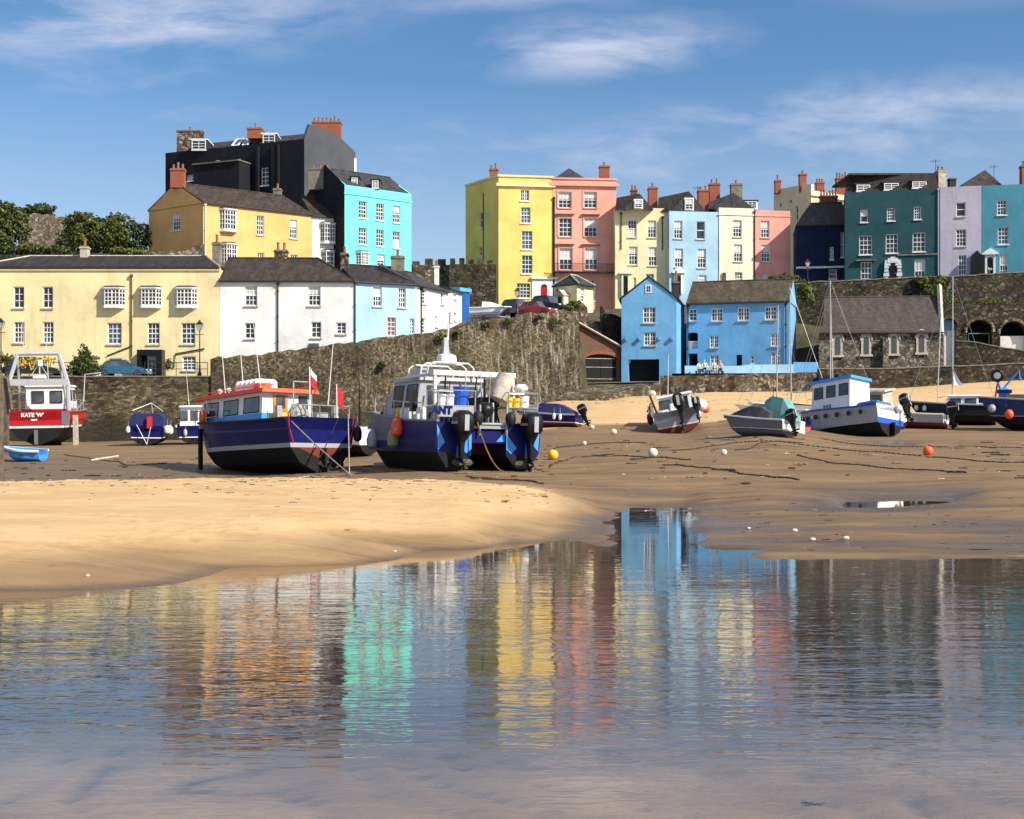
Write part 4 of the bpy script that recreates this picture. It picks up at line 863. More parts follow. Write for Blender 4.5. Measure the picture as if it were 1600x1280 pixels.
c = h.c; mid3 = c[3].lerp(c[0], .5); 
# mansard roof set back from the parapet
A, B, C_, D = c; ins = 1.4
def off(p, q, r, t): return p + (q - p).normalized() * t + (r - p).normalized() * t
a, b_, c2, d = off(A, B, D, 1.0), off(B, A, C_, 1.0), off(C_, B, D, 1.0), off(D, A, C_, 1.0)
zr = ZP(203, 155); r0 = D.lerp(C_, .5).lerp(A.lerp(B, .5), .12); r1 = A.lerp(B, .5).lerp(D.lerp(C_, .5), .04)
mb = MB(); v = [(a.x, a.y, zt - .3), (b_.x, b_.y, zt - .3), (c2.x, c2.y, zt - .3), (d.x, d.y, zt - .3), (r1.x, r1.y, zr), (r0.x, r0.y, zr + .1)]
mb.add(v, [(0, 1, 4), (1, 2, 5, 4), (2, 3, 5), (3, 0, 4, 5)], SLATEG); rf = mb.build('roof', h.root)
mb = MB(); wr = h.w[0]; solid(mb, wr, [(0, zt - .1), (wr.L, zt - .1), (wr.L - .3, zt + .2), (wr.L * .62, zt + 1.6), (wr.L * .1, zt + 1.9)], -.4, -.02, HOT_LIT); mb.build('gable', h.root)
mb = MB(); wr.box(mb, wr.L - .35, wr.L + .02, 20, zt - .8, .003, .12, WHITE); mb.build('quoin', h.root)
chimney(rf, 487.5, 532, 189, 232, 157.8, BRICKR, 7, depth=1.3); chimney(rf, 386, 409, 199, 216, 157, BRICKR, 1, depth=1.6); chimney(rf, 276, 316, 203, 240, 160, STONE_C, 1, depth=.9)
for a, b_, c_, d in ((300, 322, 219, 235), (411, 430, 210, 226)): dormer(rf, a, b_, c_, d, 157.5 if a < 350 else 154.5, 3.5, 'C', SLATEG, WHITE)
mb = MB(); 
for a, b_ in ((362, 372), (378, 386)): q = P(a, 228, 157); mb.poly([q, P(b_, 227, 157), P(b_ + 8, 217, 159.5), P(a + 8, 218, 159.5)], GLASS); mb.tube([q, P(b_, 227, 157), P(b_ + 8, 217, 159.5), P(a + 8, 218, 159.5), q], .12, WHITE, 4)
mb.build('skylight', rf)
# ---- town wall
def crenel(name, label, x0, x1, pyT, pyB, Y, zb, n, mat):
    A = XY(x0, Y); B = XY(x1, Y); wl = Wall(A, B, zb); mb = MB(); z1, z2 = ZP(pyB, Y), ZP(pyT, Y)
    wl.box(mb, 0, wl.L, zb, z1, -1.2, 0, mat); k = wl.L / n
    for i in range(n): wl.box(mb, i * k + rng.uniform(0, .1), i * k + k * .62, z1 + .004, z2 + rng.uniform(-.25, .15), -.7, -.0, mat)
    tag(mb.build(name, org=(A.x, A.y, zb)), label, 'town wall')
crenel('town_wall', 'lit brown crenellated wall seen past the turquoise house', 643, 704, 405.5, 414, 160, 15, 3, STONE_C)
crenel('town_wall', 'dark stone crenellated wall beside the yellow house', 702, 775, 405, 413, 150, 12, 5, STONE_D)  # same town wall in darker stone than the brown length
# ---- middle terrace
YEL = RW('render_yellow', (.90, .64, .18), .1); PNK = RW('render_pink', (.82, .38, .28), .15); PYEL = RW('render_pale_yellow', (.82, .72, .43), .2); PBL = RW('render_powder_blue', (.38, .58, .72), .2); CRM = RW('render_old_cream', (.80, .74, .56), .35); SPK = RW('render_salmon', (.82, .36, .29), .15)
YCR = RW('cornice_cream', (.82, .72, .42), .1)
h = House('yellow_house', 'tallest bright yellow house with a red front door and one window column', 'house', (779, 155), (863.3, 156), 16.2, 273.5, bl=(727.5, 161.5), mat=YEL)
for x0, x1, y0, y1, k in ((813, 827, 297, 314, 'c'), (813.7, 829, 324, 349, 'sB'), (814.8, 832, 361, 390, 'sB'), (815, 832, 399, 428, 's'), (807, 828.6, 442.7, 466, 'w')): h.win(x0, x1, y0, y1, k)
h.win(749.5, 754.5, 332, 356, 'p', e=3); h.win(748.5, 753, 386, 400, 'p', e=3)
arch_door(h, 845, 855, 444, 474, plain('red_door', (.45, .012, .015), .3), WHITE, .3, head='flat')
h.walls(parapet=True); h.band(286.5, 291, .3, YCR, (0,)); h.band(273, 276, .15, YCR, (0, 3), nm='coping')
mb = MB(); wl = h.w[3]; mb.tube([wl.p(wl.u(756), 22, .1), wl.p(wl.u(756), ZP(302, 158), .1)], .06, IRON); mb.build('downpipe', h.root)
chimney(h.root, 764.6, 778, 263, 285, 157.5, BRICKR, 2)
h = House('pink_house', 'tall salmon pink house with a dark iron balcony beside the yellow one', 'house', (863.7, 156), (962.8, 156.8), 16.2, 277.8, 11, mat=PNK)
PTR = RW('trim_pink', (.72, .36, .29), .1)
for x0, x1 in ((872.5, 893), (912.3, 932.5)):
    h.win(x0, x1, 300, 325, 'sb' if x0 > 900 else 's', surround=PTR, dp=.2)
    h.win(x0 + .7, x1 + .7, 341, 370, 's', surround=PTR, dp=.2); h.win(x0 + 1.5, x1 + 1.5, 388, 422, 'sb', surround=PTR, dp=.2)
h.win(915, 929, 437, 470, 's'); h.win(874, 890, 437, 470, 's'); h.walls(parapet=True); h.band(286, 290.5, .35, PTR); h.band(277.5, 280, .15, PTR, nm='coping')
wl = h.w[0]; mb = MB()
for x0, x1 in ((868, 897), (908, 937)):
    for py in (336.5, 383.5): u0, u1 = wl.u(x0), wl.u(x1); z = ZP(py, 156.3); wl.box(mb, u0, u1, z, z + .14, .07, .3, BRICKD)
mb.build('hood_mould', h.root)
mb = MB(); z0, z1 = ZP(425, 156), ZP(412.5, 156); wl.box(mb, 0, wl.L, z0 - .12, z0, .002, 1.0, IRON); wl.box(mb, 0, wl.L, z1 - .05, z1, .93, .98, IRON)
for i in range(60): u = wl.L * i / 59; wl.box(mb, max(0, u - .02), u + .02, z0, z1 - .05, .94, .97, IRON)
mb.build('balcony', h.root)
downpipe(h.root, wl, 865.5, 17.5, h.zt - 2.6, BLACK, .12)
v0, v1 = XY(856, 158), XY(926, 158); zt = h.zt - .3; ap = P(889, 262.7, 161); mb = MB(); q = [(v0.x, v0.y, zt), (v1.x, v1.y, zt), (v1.x, v1.y + 6, zt), (v0.x, v0.y + 6, zt), tuple(ap)]; mb.add(q, [(0, 1, 4), (1, 2, 4), (2, 3, 4), (3, 0, 4)], SLATEG); rf = mb.build('roof', h.root)
chimney(rf, 936.5, 952.5, 258.5, 285, 158.5, BRICKR, 1)
# projecting pale terrace: stands forward so its flank shades the pink house
def terrace(name, label, x0, Y0, x1, Y1, pyt, mat, wins, d=9): 
    h = House(name, label, 'house', (x0, Y0), (x1, Y1), 15, pyt, d, mat=mat)
    for q in wins: h.win(*q, sill='p')
    return h
h = terrace('pale_yellow_house', 'pale yellow terraced house with a black arched door beside the pink one', 961.3, 155.0, 1045, 155.3, 325, PYEL, [(981.4, 994.8, 344, 371, 'sbl'), (1012, 1025.4, 344.6, 371.6, 's'), (982.4, 996.2, 385.4, 414, 'sb'), (1013.2, 1026.5, 386, 415.6, 'sb'), (1009, 1022, 428, 450, 's'), (989.5, 994, 434, 452, 't')])
arch_door(h, 973.5, 980.5, 431, 462, BLACK, CRM, .2, head='ped'); h.walls(parapet=True)
downpipe(h.root, h.w[0], 970.5, 24, h.zt - .8); downpipe(h.root, h.w[0], 1035, 24, h.zt - 1.2, BLACK); downpipe(h.root, h.w[0], 1043.5, 20, h.zt - .3)
def attic(h, xl, xr, xa, pya, pyb, Y, dep=8, win=None, left=None, mat=SLATE):
    A = P(xl, pyb, Y); B = P(xr, pyb, Y); T = P(xa, pya, Y); mb = MB(); dv = Vector((0, dep, 0))
    mb.add([A, B, T, A + dv, B + dv, T + dv], [(0, 1, 2)], SLATEG); mb.add([A, B, T, A + dv, B + dv, T + dv], [(3, 5, 4), (0, 2, 5, 3), (1, 4, 5, 2)], mat)
    if left:
        a = P(left[0], left[1], Y + .3); b_ = P(left[0] - 2, pyb, Y + .3); mb.add([b_, A, T + Vector((0, .3, 0)), a, b_ + dv, T + dv], [(0, 1, 2, 3), (0, 3, 5, 4)], mat)
    o = mb.build('roof', h.root)
    if win:
        wl = Wall(XY(win[0], Y - .06), XY(win[1], Y - .06), 0); z0, z1 = ZP(win[3], Y), ZP(win[2], Y)
        m2 = MB(); wl.box(m2, -.1, wl.L + .1, z0 - .1, z1 + .1, -.5, -.02, WHITE); dd = m2.build('dormer', o); window(dd, wl, 0, wl.L, z0, z1, 'tb', FRAME, False, dp=-.05)
    return o
r_ = attic(h, 976, 1021, 998.5, 302, 327, 153.8, win=(991.5, 1003.5, 312.5, 325.5), left=(963.5, 309)); chimney(r_, 986, 995.5, 295.5, 306, 157, BRICKD, 2); chimney(r_, 1013.5, 1027.5, 292, 330, 156, BRICKR, 1, depth=1.2)
h = terrace('powder_blue_house', 'powder blue terraced house with a slate gabled attic window', 1045.8, 154.3, 1123, 155.2, 329.8, PBL, [(1053, 1066.2, 345, 373, 'sb'), (1088, 1101.4, 346, 374, 'p'), (1054.3, 1067.4, 388.5, 418, 'sb'), (1089.8, 1103.2, 389, 419, 'sb'), (1091.6, 1104, 430, 448, 'sb')])
arch_door(h, 1056, 1063, 430, 460, BLACK, WHITE, .2, head='ped'); h.walls(parapet=True); r_ = attic(h, 1047, 1105, 1076, 298.5, 332, 155, win=(1070.5, 1083, 310.5, 328), left=(1029, 309)); chimney(r_, 1091.5, 1107.5, 296, 334, 156.5, BRICKR, 2, depth=1.2)
h = terrace('old_cream_house', 'weathered cream terraced house between powder blue and small pink', 1123.6, 155.1, 1178, 155.8, 324.5, CRM, [(1145.3, 1159, 344, 370.5, 'sb'), (1146.6, 1160, 382, 409, 'sb'), (1148, 1160, 425.5, 445, 'sbl')])
arch_door(h, 1127.5, 1134, 426, 450, RUST, CRM, .05); h.walls(parapet=True); h.band(334, 336, .1)
r_ = attic(h, 1112, 1180, 1146, 301, 327, 155.9, mat=SLATEG, left=(1108, 316)); chimney(r_, 1142.5, 1160, 286.5, 309, 157.5, CONC, 1, depth=1); chimney(r_, 1109, 1125, 286, 318, 158.5, BRICKR, 2, depth=1); dormer(r_, 1155, 1182, 314.5, 327, 156.4, 3, 'c', WHITE, SLATE)
h = terrace('small_pink_house', 'small salmon pink house at the right end of the pale terrace', 1178.7, 155.8, 1234.6, 156.4, 328.5, SPK, [(1188.8, 1202.2, 345, 371.5, 'sb'), (1189.6, 1203.2, 382.5, 409.5, 'sb'), (1191, 1202, 427, 446, 'sb')]); h.walls(parapet=True); h.band(336.5, 338, .08); downpipe(h.root, h.w[0], 1178.9, 20, h.zt - .3)
# ---- the lodge
h = House('cream_lodge', 'tiny cream lodge with a hipped slate roof in front of the pink house', 'lodge', (901.5, 145), (927, 147.5), 15.2, 445, bl=(865.5, 147.5), mat=PYEL)
h.win(907, 913, 451, 472, 'tb'); h.win(867.5, 872.5, 450, 466, 'p', e=3); h.walls(); h.roof(428, SLATEG, hl=.3, hr=.3, over=.35, zr=ZP(428, 146), trim=PALE)
mb = MB(); wl = h.w[3]; a, b_ = wl.u(878), wl.u(890); zt = ZP(463, 146); wl.box(mb, a, b_, 14.0, zt, .01, 1.0, PYEL); solid(mb, wl, [(a - .15, zt), (b_ + .15, zt), ((a + b_) / 2, zt + .7)], .01, 1.15, PALE); mb.build('porch', h.root)
mb = MB(); wl.box(mb, (a + b_) / 2 - .28, (a + b_) / 2 + .28, 14.2, zt - .1, 1.003, 1.03, BLACK); mb.build('door', h.root)
# ---- cream house behind, navy, teal, lavender, turquoise on the right
h = House('cream_villa', 'tall cream villa standing behind the navy house', 'house', (1267.5, 168), (1323, 172), 16, 297.5, bl=(1209, 176), mat=PYEL)
for x0, x1, y0, y1 in ((1217, 1221, 310, 324), (1233, 1237, 303, 318), (1243, 1247, 322, 345)): h.win(x0, x1, y0, y1, 'p', e=3, sill=False)
h.walls(parapet=True); h.band(302, 306, .3, PYEL, (0,)); wl = h.w[3]; mb = MB(); solid(mb, wl, [(0, h.zt - .5), (wl.L, h.zt - .5), (wl.L, ZP(288, 168)), (wl.L * .8, ZP(287, 169)), (wl.L * .12, ZP(296, 175)), (0, ZP(302, 176))], -.4, 0.004, PYEL); mb.build('gable', h.root)
chimney(h.root, 1211.5, 1220.5, 281, 302, 174.5, BRICKR, 1); chimney(h.root, 1249.5, 1260.5, 271, 300, 170, BRICKR, 1); chimney(h.root, 1276, 1288, 284, 300, 172, BRICKR, 3); chimney(h.root, 1307, 1324, 277, 305, 172, BRICKR, 4)
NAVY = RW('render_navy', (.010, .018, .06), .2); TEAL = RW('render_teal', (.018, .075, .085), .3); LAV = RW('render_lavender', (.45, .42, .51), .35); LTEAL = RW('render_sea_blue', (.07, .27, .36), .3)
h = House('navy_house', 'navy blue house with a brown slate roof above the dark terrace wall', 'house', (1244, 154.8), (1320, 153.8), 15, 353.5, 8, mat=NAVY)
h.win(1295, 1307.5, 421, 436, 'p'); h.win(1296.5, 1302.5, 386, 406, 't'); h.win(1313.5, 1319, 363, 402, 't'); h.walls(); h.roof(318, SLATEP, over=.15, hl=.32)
mb = MB(); wl = h.w[0]; wl.box(mb, 0, wl.L, ZP(419.5, 154.3), ZP(416.5, 154.3), .003, .2, WHITE); mb.build('string_course', h.root); downpipe(h.root, wl, 1289, 20, h.zt - .2, BLACK)
chimney(h.r, 1282, 1309, 305, 328, 158.2, BRICKR, 6, depth=.7)
mb = MB()
for x in (1299.5, 1309.5): mb.poly([P(x, 337, 156.1), P(x + 4, 337, 156.1), P(x + 10, 327.5, 157.15), P(x + 6, 327.5, 157.15)], GLASSB)
mb.build('skylight', h.r)
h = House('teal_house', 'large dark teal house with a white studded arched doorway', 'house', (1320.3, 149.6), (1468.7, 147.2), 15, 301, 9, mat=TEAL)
for i in range(3):
    o_ = -2.3 * i
    h.win((1344.5, 1386, 1428)[i], (1356, 1398.5, 1439.5)[i], 327.5 + o_, 347.5 + o_, 'pb' if i == 0 else 's'); h.win((1342.5, 1384, 1426)[i], (1362.5, 1403, 1446)[i], 368 + o_, 398 + o_, 's')
h.win(1345, 1362.5, 409.5, 445, 's'); h.win(1429, 1446, 405, 442, 's')
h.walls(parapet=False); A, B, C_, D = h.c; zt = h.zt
mb = MB(); q = .6; zr = ZP(277, 150.5); dz = (ZP(271.5, 148.5) - zr)
mb.loft([[(A.x, A.y + .2, zt), (B.x, B.y + .2, zt), (C_.x, C_.y, zt), (D.x, D.y, zt)], [(A.x + .6, A.y + 1.0, zr), (B.x - .2, B.y + 1.0, zr), (C_.x, C_.y - 1, zr), (D.x + .6, D.y - 1, zr)]], SLATE, True, True); mb.box(A.x + .4, B.x + .0, min(A.y, B.y) + 1.9, max(C_.y, D.y) - 1, zr + .003, zr + .22, SLATEG); rf = mb.build('roof', h.root)
for a, b_, c_, d in ((1338, 1359, 288.5, 299.5), (1381, 1403.5, 286, 297.5), (1425, 1447, 283.5, 294.5)): dormer(rf, a, b_, c_, d, np.interp(a, [1320, 1468], [149.8, 147.4]), 2, 'C', SLATE, SLATE)
chimney(rf, 1330.5, 1337.5, 274, 300, 151.5, CONC, 0); chimney(h.root, 1466.5, 1479, 265, 294, 148.6, PALE, 2, depth=1.6); downpipe(h.root, h.w[0], 1466, 18, h.zt - .2, LAV)
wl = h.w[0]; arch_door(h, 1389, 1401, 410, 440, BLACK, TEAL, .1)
mb = MB(); u0, u1 = wl.u(1389), wl.u(1401); r = (u1 - u0) / 2; zc = ZP(410, 148.4) - r; uc = (u0 + u1) / 2; BL = plain('blanched_stone', (.62, .64, .66), .7, var=.2)
for i in range(7): a = math.pi * i / 6; x = uc + (r + .28) * math.cos(a); z = zc + (r + .28) * math.sin(a); s_ = .27 + .07 * (i % 2); wl.box(mb, x - s_, x + s_, z - s_, z + s_, .05, .32, BL, ins=.08)
for j in range(4):
    for sg in (-1, 1): s_ = .24 + .1 * (j % 2); x = uc + sg * (r + .3); z = zc - .45 - j * .52; wl.box(mb, x - s_, x + s_, z - .24, z + .22, .05, .3, BL, ins=.06)
mb.build('rusticated_arch', h.root)
mb = MB(); wl.box(mb, wl.u(1402), wl.u(1466), ZP(399.5, 148), ZP(397.5, 148), .003, .12, CONC); wl.box(mb, wl.u(1337), wl.u(1369), ZP(408, 149), ZP(406, 149), .003, .35, CONC); mb.build('string_course', h.root)
h = House('lavender_house', 'narrow lavender house with a black gabled porch on the terrace', 'house', (1469, 147.2), (1533.5, 146.2), 15, 292.8, 9, mat=LAV)
for q in ((1494, 1509, 316.5, 338.5, 'p'), (1494, 1510, 358.5, 385, 's'), (1497.5, 1510.5, 399, 430, 's')): h.win(*q, sill='p')
h.walls(parapet=True); wl = h.w[0]; mb = MB(); a, b_ = wl.u(1516.5), wl.u(1534); z = ZP(403, 146.5); solid(mb, wl, [(a, 15), (b_, 15), (b_, z), ((a + b_) / 2, z + .75), (a, z)], .002, .9, BLACK); mb.build('porch', h.root)
v0, v1 = XY(1490, 149), XY(1577, 148.5); zt = h.zt - .2; ap = P(1539, 265.5, 152.5); mb = MB(); q = [(v0.x, v0.y, zt), (v1.x, v1.y, zt), (v1.x, v1.y + 7, zt), (v0.x, v0.y + 7, zt), tuple(ap)]; mb.add(q, [(0, 1, 4), (1, 2, 4), (2, 3, 4), (3, 0, 4)], SLATEB); rf = mb.build('roof', h.root); chimney(rf, 1484, 1494, 278, 296, 151, SLATE, 0)
h = House('sea_blue_house', 'sea blue house with a white classical doorway at the right edge', 'house', (1534, 146.2), (1640, 144.4), 15, 290.5, 9, mat=LTEAL)
for q in ((1558, 1573, 313, 336, 's'), (1559, 1576, 354.5, 382, 's'), (1562, 1575, 397, 432, 's'), (1612, 1628, 313, 336, 's'), (1612, 1628, 354, 382, 's')): h.win(*q)
arch_door(h, 1542.5, 1551, 402, 432, BLACK, WHITE, .25, head='ped'); h.walls(parapet=True); chimney(h.root, 1597, 1614, 258, 296, 148, BRICKR, 2)
# ---- blue harbour house: gabled wing + long wing
BH = RW('render_harbour_blue', (.15, .40, .68), .3)
root = thing('blue_harbour_house', 'bright blue house with a front gable and long slate wing above the beach', 'house', (XY(1057, 125.1).x, 125.1, 6.0))
g = House.__new__(House); 
def sub(fl, fr, zb, pyt, depth=8, bl=None, mat=None):
    s = House('x', None, None, fl, fr, zb, pyt, depth, bl, mat); e = s.root; bpy.data.objects.remove(e); s.root = root; return s
g = sub((971, 126), (1056.9, 125.1), 5.6, 467.5, mat=BH, bl=(976, 137))
g.c[3] = g.c[0] + Vector((.9, 9.5)); g.c[2] = XY(1072.2, 130.3) + (g.c[3] - g.c[0]) * .5; g.w = [Wall(g.c[i], g.c[(i + 1) % 4], g.zb) for i in range(4)]
for q in ((1004.8, 1024.5, 480, 504.5, 'c'), (1006.2, 1025, 519, 540, 'c')): g.win(*q, sill='p')
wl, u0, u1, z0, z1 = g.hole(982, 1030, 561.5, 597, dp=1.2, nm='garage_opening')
mb = MB(); wl.box(mb, u0 + .05, u0 + .12, z0 + 2 - .1, z0 + 2.3, -.9, -.5, WHITE); mb.build('notice', root); g.walls()
# gable facing the camera, ridge running back
A, B, C_, D = g.c; ap = P(1013.5, 434, 125.6); wl = g.w[0]
ua, za = wl.u(1013.5), ap.z
mb = MB(); solid(mb, wl, [(0, g.zt), (wl.L, g.zt), (ua, za)], -.3, .003, BH); mb.build('gable', root)
rb = D.lerp(C_, .5); zt = g.zt; mb = MB(); O = .12; f = Vector((wl.n.x * O, wl.n.y * O, 0)); t = Vector((0, 0, .14))
Ae = wl.p(-.25, zt - .12); Be = wl.p(wl.L + .25, zt - .12); Ap = wl.p(ua, za + .05); Db = Vector((D.x, D.y, zt)); Cb = Vector((C_.x + .1, C_.y, zt)); Rb = Vector((Ap.x + 1.0, Ap.y + 9.0, za + .05))
for q in ([Ae + f, Ap + f, Rb, Db], [Be + f, Cb, Rb, Ap + f]): mb.poly([v + t for v in q], SLATEL); mb.poly(q[::-1], SLATE); mb.poly([q[0], q[1], q[1] + t, q[0] + t], SLATE); mb.poly([q[0], q[-1], q[-1] + t, q[0] + t], SLATE)
rf = mb.build('roof', root)
mb = MB(); wl.box(mb, wl.u(1008.5), wl.u(1018), ZP(458, 125.6), ZP(445.5, 125.6), .0, .06, WHITE); wn = mb.build('window', root)
mb = MB(); a, b_ = wl.u(1010), wl.u(1016.7); z0, z1 = ZP(456.5, 125.6), ZP(447, 125.6)
for i in range(2):
    for j in range(2): x0_ = a + (b_ - a) / 2 * i; zz0 = z0 + (z1 - z0) / 2 * j; wl.box(mb, x0_ + .02, x0_ + (b_ - a) / 2 - .02, zz0 + .02, zz0 + (z1 - z0) / 2 - .02, .06, .07, GLASS)
mb.build('pane', wn)
mb = MB()
for x in (978.5, 999.5, 1030, 1050): q = wl.p(wl.u(x), ZP(530, 125.6), .0); wl.box(mb, wl.u(x) - .12, wl.u(x) + .12, q.z - .12, q.z + .18, .004, .3, BH)
mb.build('bracket_lamp', root)
m_ = sub((1073, 130.3), (1233, 127.2), 5.6, 476.0, 7.5, mat=BH)
for q in ((1076.5, 1089, 483, 501.5, 'C'), (1111.5, 1129.5, 482, 502, 'c'), (1153, 1171, 480.5, 501, 'c'), (1195, 1213.5, 479, 499.5, 'c'), (1109, 1122.8, 524, 543.5, 'c'), (1204.3, 1218, 521, 541, 'c'), (1109.5, 1123.5, 554.5, 574, 'c'), (1205, 1218.6, 550, 572, 'c')): m_.win(*q, sill='p')
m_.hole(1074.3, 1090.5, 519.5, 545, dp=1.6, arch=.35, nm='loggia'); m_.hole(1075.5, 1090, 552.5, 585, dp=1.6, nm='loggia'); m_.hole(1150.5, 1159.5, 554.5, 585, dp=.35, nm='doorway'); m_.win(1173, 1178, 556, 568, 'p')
m_.walls(); m_.roof(441.5, SLATEL, over=.2, gut=True); wl = m_.w[0]
mb = MB()
for i in range(13): u = wl.u(1074.5) + (wl.u(1090.3) - wl.u(1074.5)) * i / 12; wl.box(mb, u - .02, u + .02, ZP(545, 130), ZP(533.5, 130), -.2, -.16, WHITE)
wl.box(mb, wl.u(1074.5), wl.u(1090.3), ZP(534, 130), ZP(533, 130), -.21, -.15, WHITE); mb.build('railing', root)
chimney(rf, 1052, 1061.5, 440, 470, 128.5, plain('tarred_stack', (.035, .028, .025), .9), 0, .9); mb = MB(); q = P(1056.5, 440, 128.8); mb.tube([q, q + Vector((0, 0, 1.1))], .12, POT, 6); mb.build('chimney_pot', rf)
for px in (1075, 1228): downpipe(root, wl, px, 7.4, m_.zt - .3, BLACK, .05)
stone_wall('parapet_wall', 'pale blue rendered parapet along the terrace of the blue house', [(1070, 571.5, 119.2), (1150, 572, 119), (1164, 571, 119), (1164.1, 570, 119), (1240, 569.5, 118.6)], 6.2, RW('render_parapet', (.40, .66, .84), .3), .3, jag=.0)
stone_wall('yard_wall', 'mid blue yard wall between the blue house and the chapel', [(1240, 566, 125), (1278, 566, 125)], 5.3, BH, .3, jag=0)
# ---- brick boathouse
h = House('brick_boathouse', 'small dark brick boathouse with a wide arched black gate on the slipway', 'boathouse', (901, 125.4), (971, 126.6), 5.2, 543, 7, mat=BRICKD)
wl = h.w[0]; u0, u1 = wl.u(914.5), wl.u(963.5); z0, z1 = ZP(598, 126), ZP(553.5, 126)
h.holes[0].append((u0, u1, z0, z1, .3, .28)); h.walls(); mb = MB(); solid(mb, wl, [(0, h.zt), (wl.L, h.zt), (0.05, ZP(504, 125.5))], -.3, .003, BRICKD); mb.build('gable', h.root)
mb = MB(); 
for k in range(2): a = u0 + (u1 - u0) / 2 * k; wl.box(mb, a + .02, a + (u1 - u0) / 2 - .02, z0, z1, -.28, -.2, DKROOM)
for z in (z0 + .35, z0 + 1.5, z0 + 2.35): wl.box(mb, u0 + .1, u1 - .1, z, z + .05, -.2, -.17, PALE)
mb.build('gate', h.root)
mb = MB(); r = (u1 - u0) / 2; 
for i in range(24):
    a0, a1 = math.pi * i / 24, math.pi * (i + 1) / 24; zc = z1 - r * .28; f = lambda a, rr, kk: (u0 + r + rr * math.cos(a), zc + (r * .28 + kk) * math.sin(a) if True else 0)
    solid(mb, wl, [f(a0 + .01, r, 0), f(a0 + .01, r + .3, .35), f(a1 - .01, r + .3, .35), f(a1 - .01, r, 0)][::1], .003, .06, BRICKR)
mb.build('arch_ring', h.root)
mb = MB(); A = wl.p(-.2, ZP(503.0, 125.4), .35); B = wl.p(wl.L + .1, h.zt - .05, .35); bk_ = Vector((0, 7.5, 0)); t = Vector((0, 0, .16)); mb.hexa([A, B, B + bk_, A + bk_, A + t, B + t, B + bk_ + t, A + bk_ + t], SLATE); rf = mb.build('roof', h.root)
mb = MB(); mb.tube([A + Vector((0, -.02, .05)), B + Vector((0, -.02, .05))], .11, PALE, 5); mb.build('bargeboard', rf)
# ---- chapel
h = House('stone_chapel', 'long rubble stone chapel with four lancet windows and a purple slate roof', 'chapel', (1279.4, 128), (1474.5, 127), 6, 521, 8.5, bl=(1285, 136.5), mat=STONE_CH)
h.walls(); h.roof(465, SLATEP, over=.3, ov=-.4); wl = h.w[0]
for x0, x1, y0, y1 in ((1304, 1313, 527, 555), (1349, 1357.5, 526.5, 554), (1392, 1401, 525, 553), (1435, 1444, 523, 551.5)):
    u0, u1 = wl.u(x0), wl.u(x1); z0, z1 = ZP(y1, 127.5), ZP(y0, 127.5); mb = MB(); solid(mb, wl, arch_pts(u0 - .22, u1 + .22, z0, z1 + .3, 1.5), .003, .09, PALE); wl.box(mb, u0 - .35, u1 + .35, z0 - .2, z0, .003, .2, PALE); w_ = mb.build('lancet_window', h.root)
    mb = MB(); solid(mb, wl, arch_pts(u0, u1, z0 + .02, z1, 1.4), .09, .1, plain('leaded_glass', (.07, .08, .075), .3)); mb.build('pane', w_)
    mb = MB(); q = arch_pts(u0 - .3, u1 + .3, z0 + 1.0, z1 + .45, 1.45)[2:]; mb.tube([wl.p(*p_, .09) for p_ in q], .09, PALE, 5); mb.build('hood_mould', w_)
mb = MB(); u = wl.u(1382); wl.box(mb, u - .35, u + .35, 5.0, ZP(529, 127.5), .002, .7, STONE_CH, ins=.12); mb.build('buttress', h.root)
mb = MB(); w1 = h.w[1]; zr = ZP(462, 132); q = [(0, h.zt - .3), (w1.L, h.zt - .3), (w1.L / 2, zr + .9)]; solid(mb, w1, q, -.45, .05, STONE_CH); mb.build('gable', h.root)
mb = MB(); mb.tube([w1.p(-.1, h.zt - .2, -.2), w1.p(w1.L / 2, zr + .95, -.2), w1.p(w1.L, h.zt - .2, -.2)], .24, PALE, 4); w1.box(mb, -.02, .35, 5.3, h.zt, -.02, .05, PALE); mb.build('coping', h.root)
# ---- arches on the right
A, B = XY(1472, 134), XY(1760, 131); wl = Wall(A, B, 4.3); mb = MB(); zt = ZP(475, 133.6); hs_ = []
for x0, x1, y0 in ((1473.5, 1493.5, 499), (1511, 1549.5, 501), (1563, 1603, 503), (1625, 1665, 505)):
    u0, u1 = max(.1, wl.u(x0)), wl.u(x1); hs_.append((u0, u1, 5.1, ZP(y0, wl.Yat(u0)), 2.6, 1.0))
wl.face(mb, zt, hs_, STONE_D); mb.poly([wl.p(0, zt), wl.p(wl.L, zt), wl.p(wl.L, zt, -5), wl.p(0, zt, -5)], EARTH); 
av = mb.build('arched_wall', org=(A.x, A.y, 4.3)); tag(av, 'stone arcade of round arched vaults at the right below the terrace', 'arcade')
for i, hh in enumerate(hs_):
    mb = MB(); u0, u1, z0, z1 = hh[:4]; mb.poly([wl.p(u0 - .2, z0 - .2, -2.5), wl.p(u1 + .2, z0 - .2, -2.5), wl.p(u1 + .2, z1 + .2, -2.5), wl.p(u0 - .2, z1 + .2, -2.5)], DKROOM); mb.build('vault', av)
    r = (u1 - u0) / 2; mb = MB(); zc = z1 - r
    pts = [(u0 + r + (r + .2) * math.cos(math.pi * k / 12), zc + (r + .2) * math.sin(math.pi * k / 12)) for k in range(13)]; mb.tube([wl.p(*q, .02) for q in pts], .2, STONE_C, 5); mb.build('arch_ring', av)
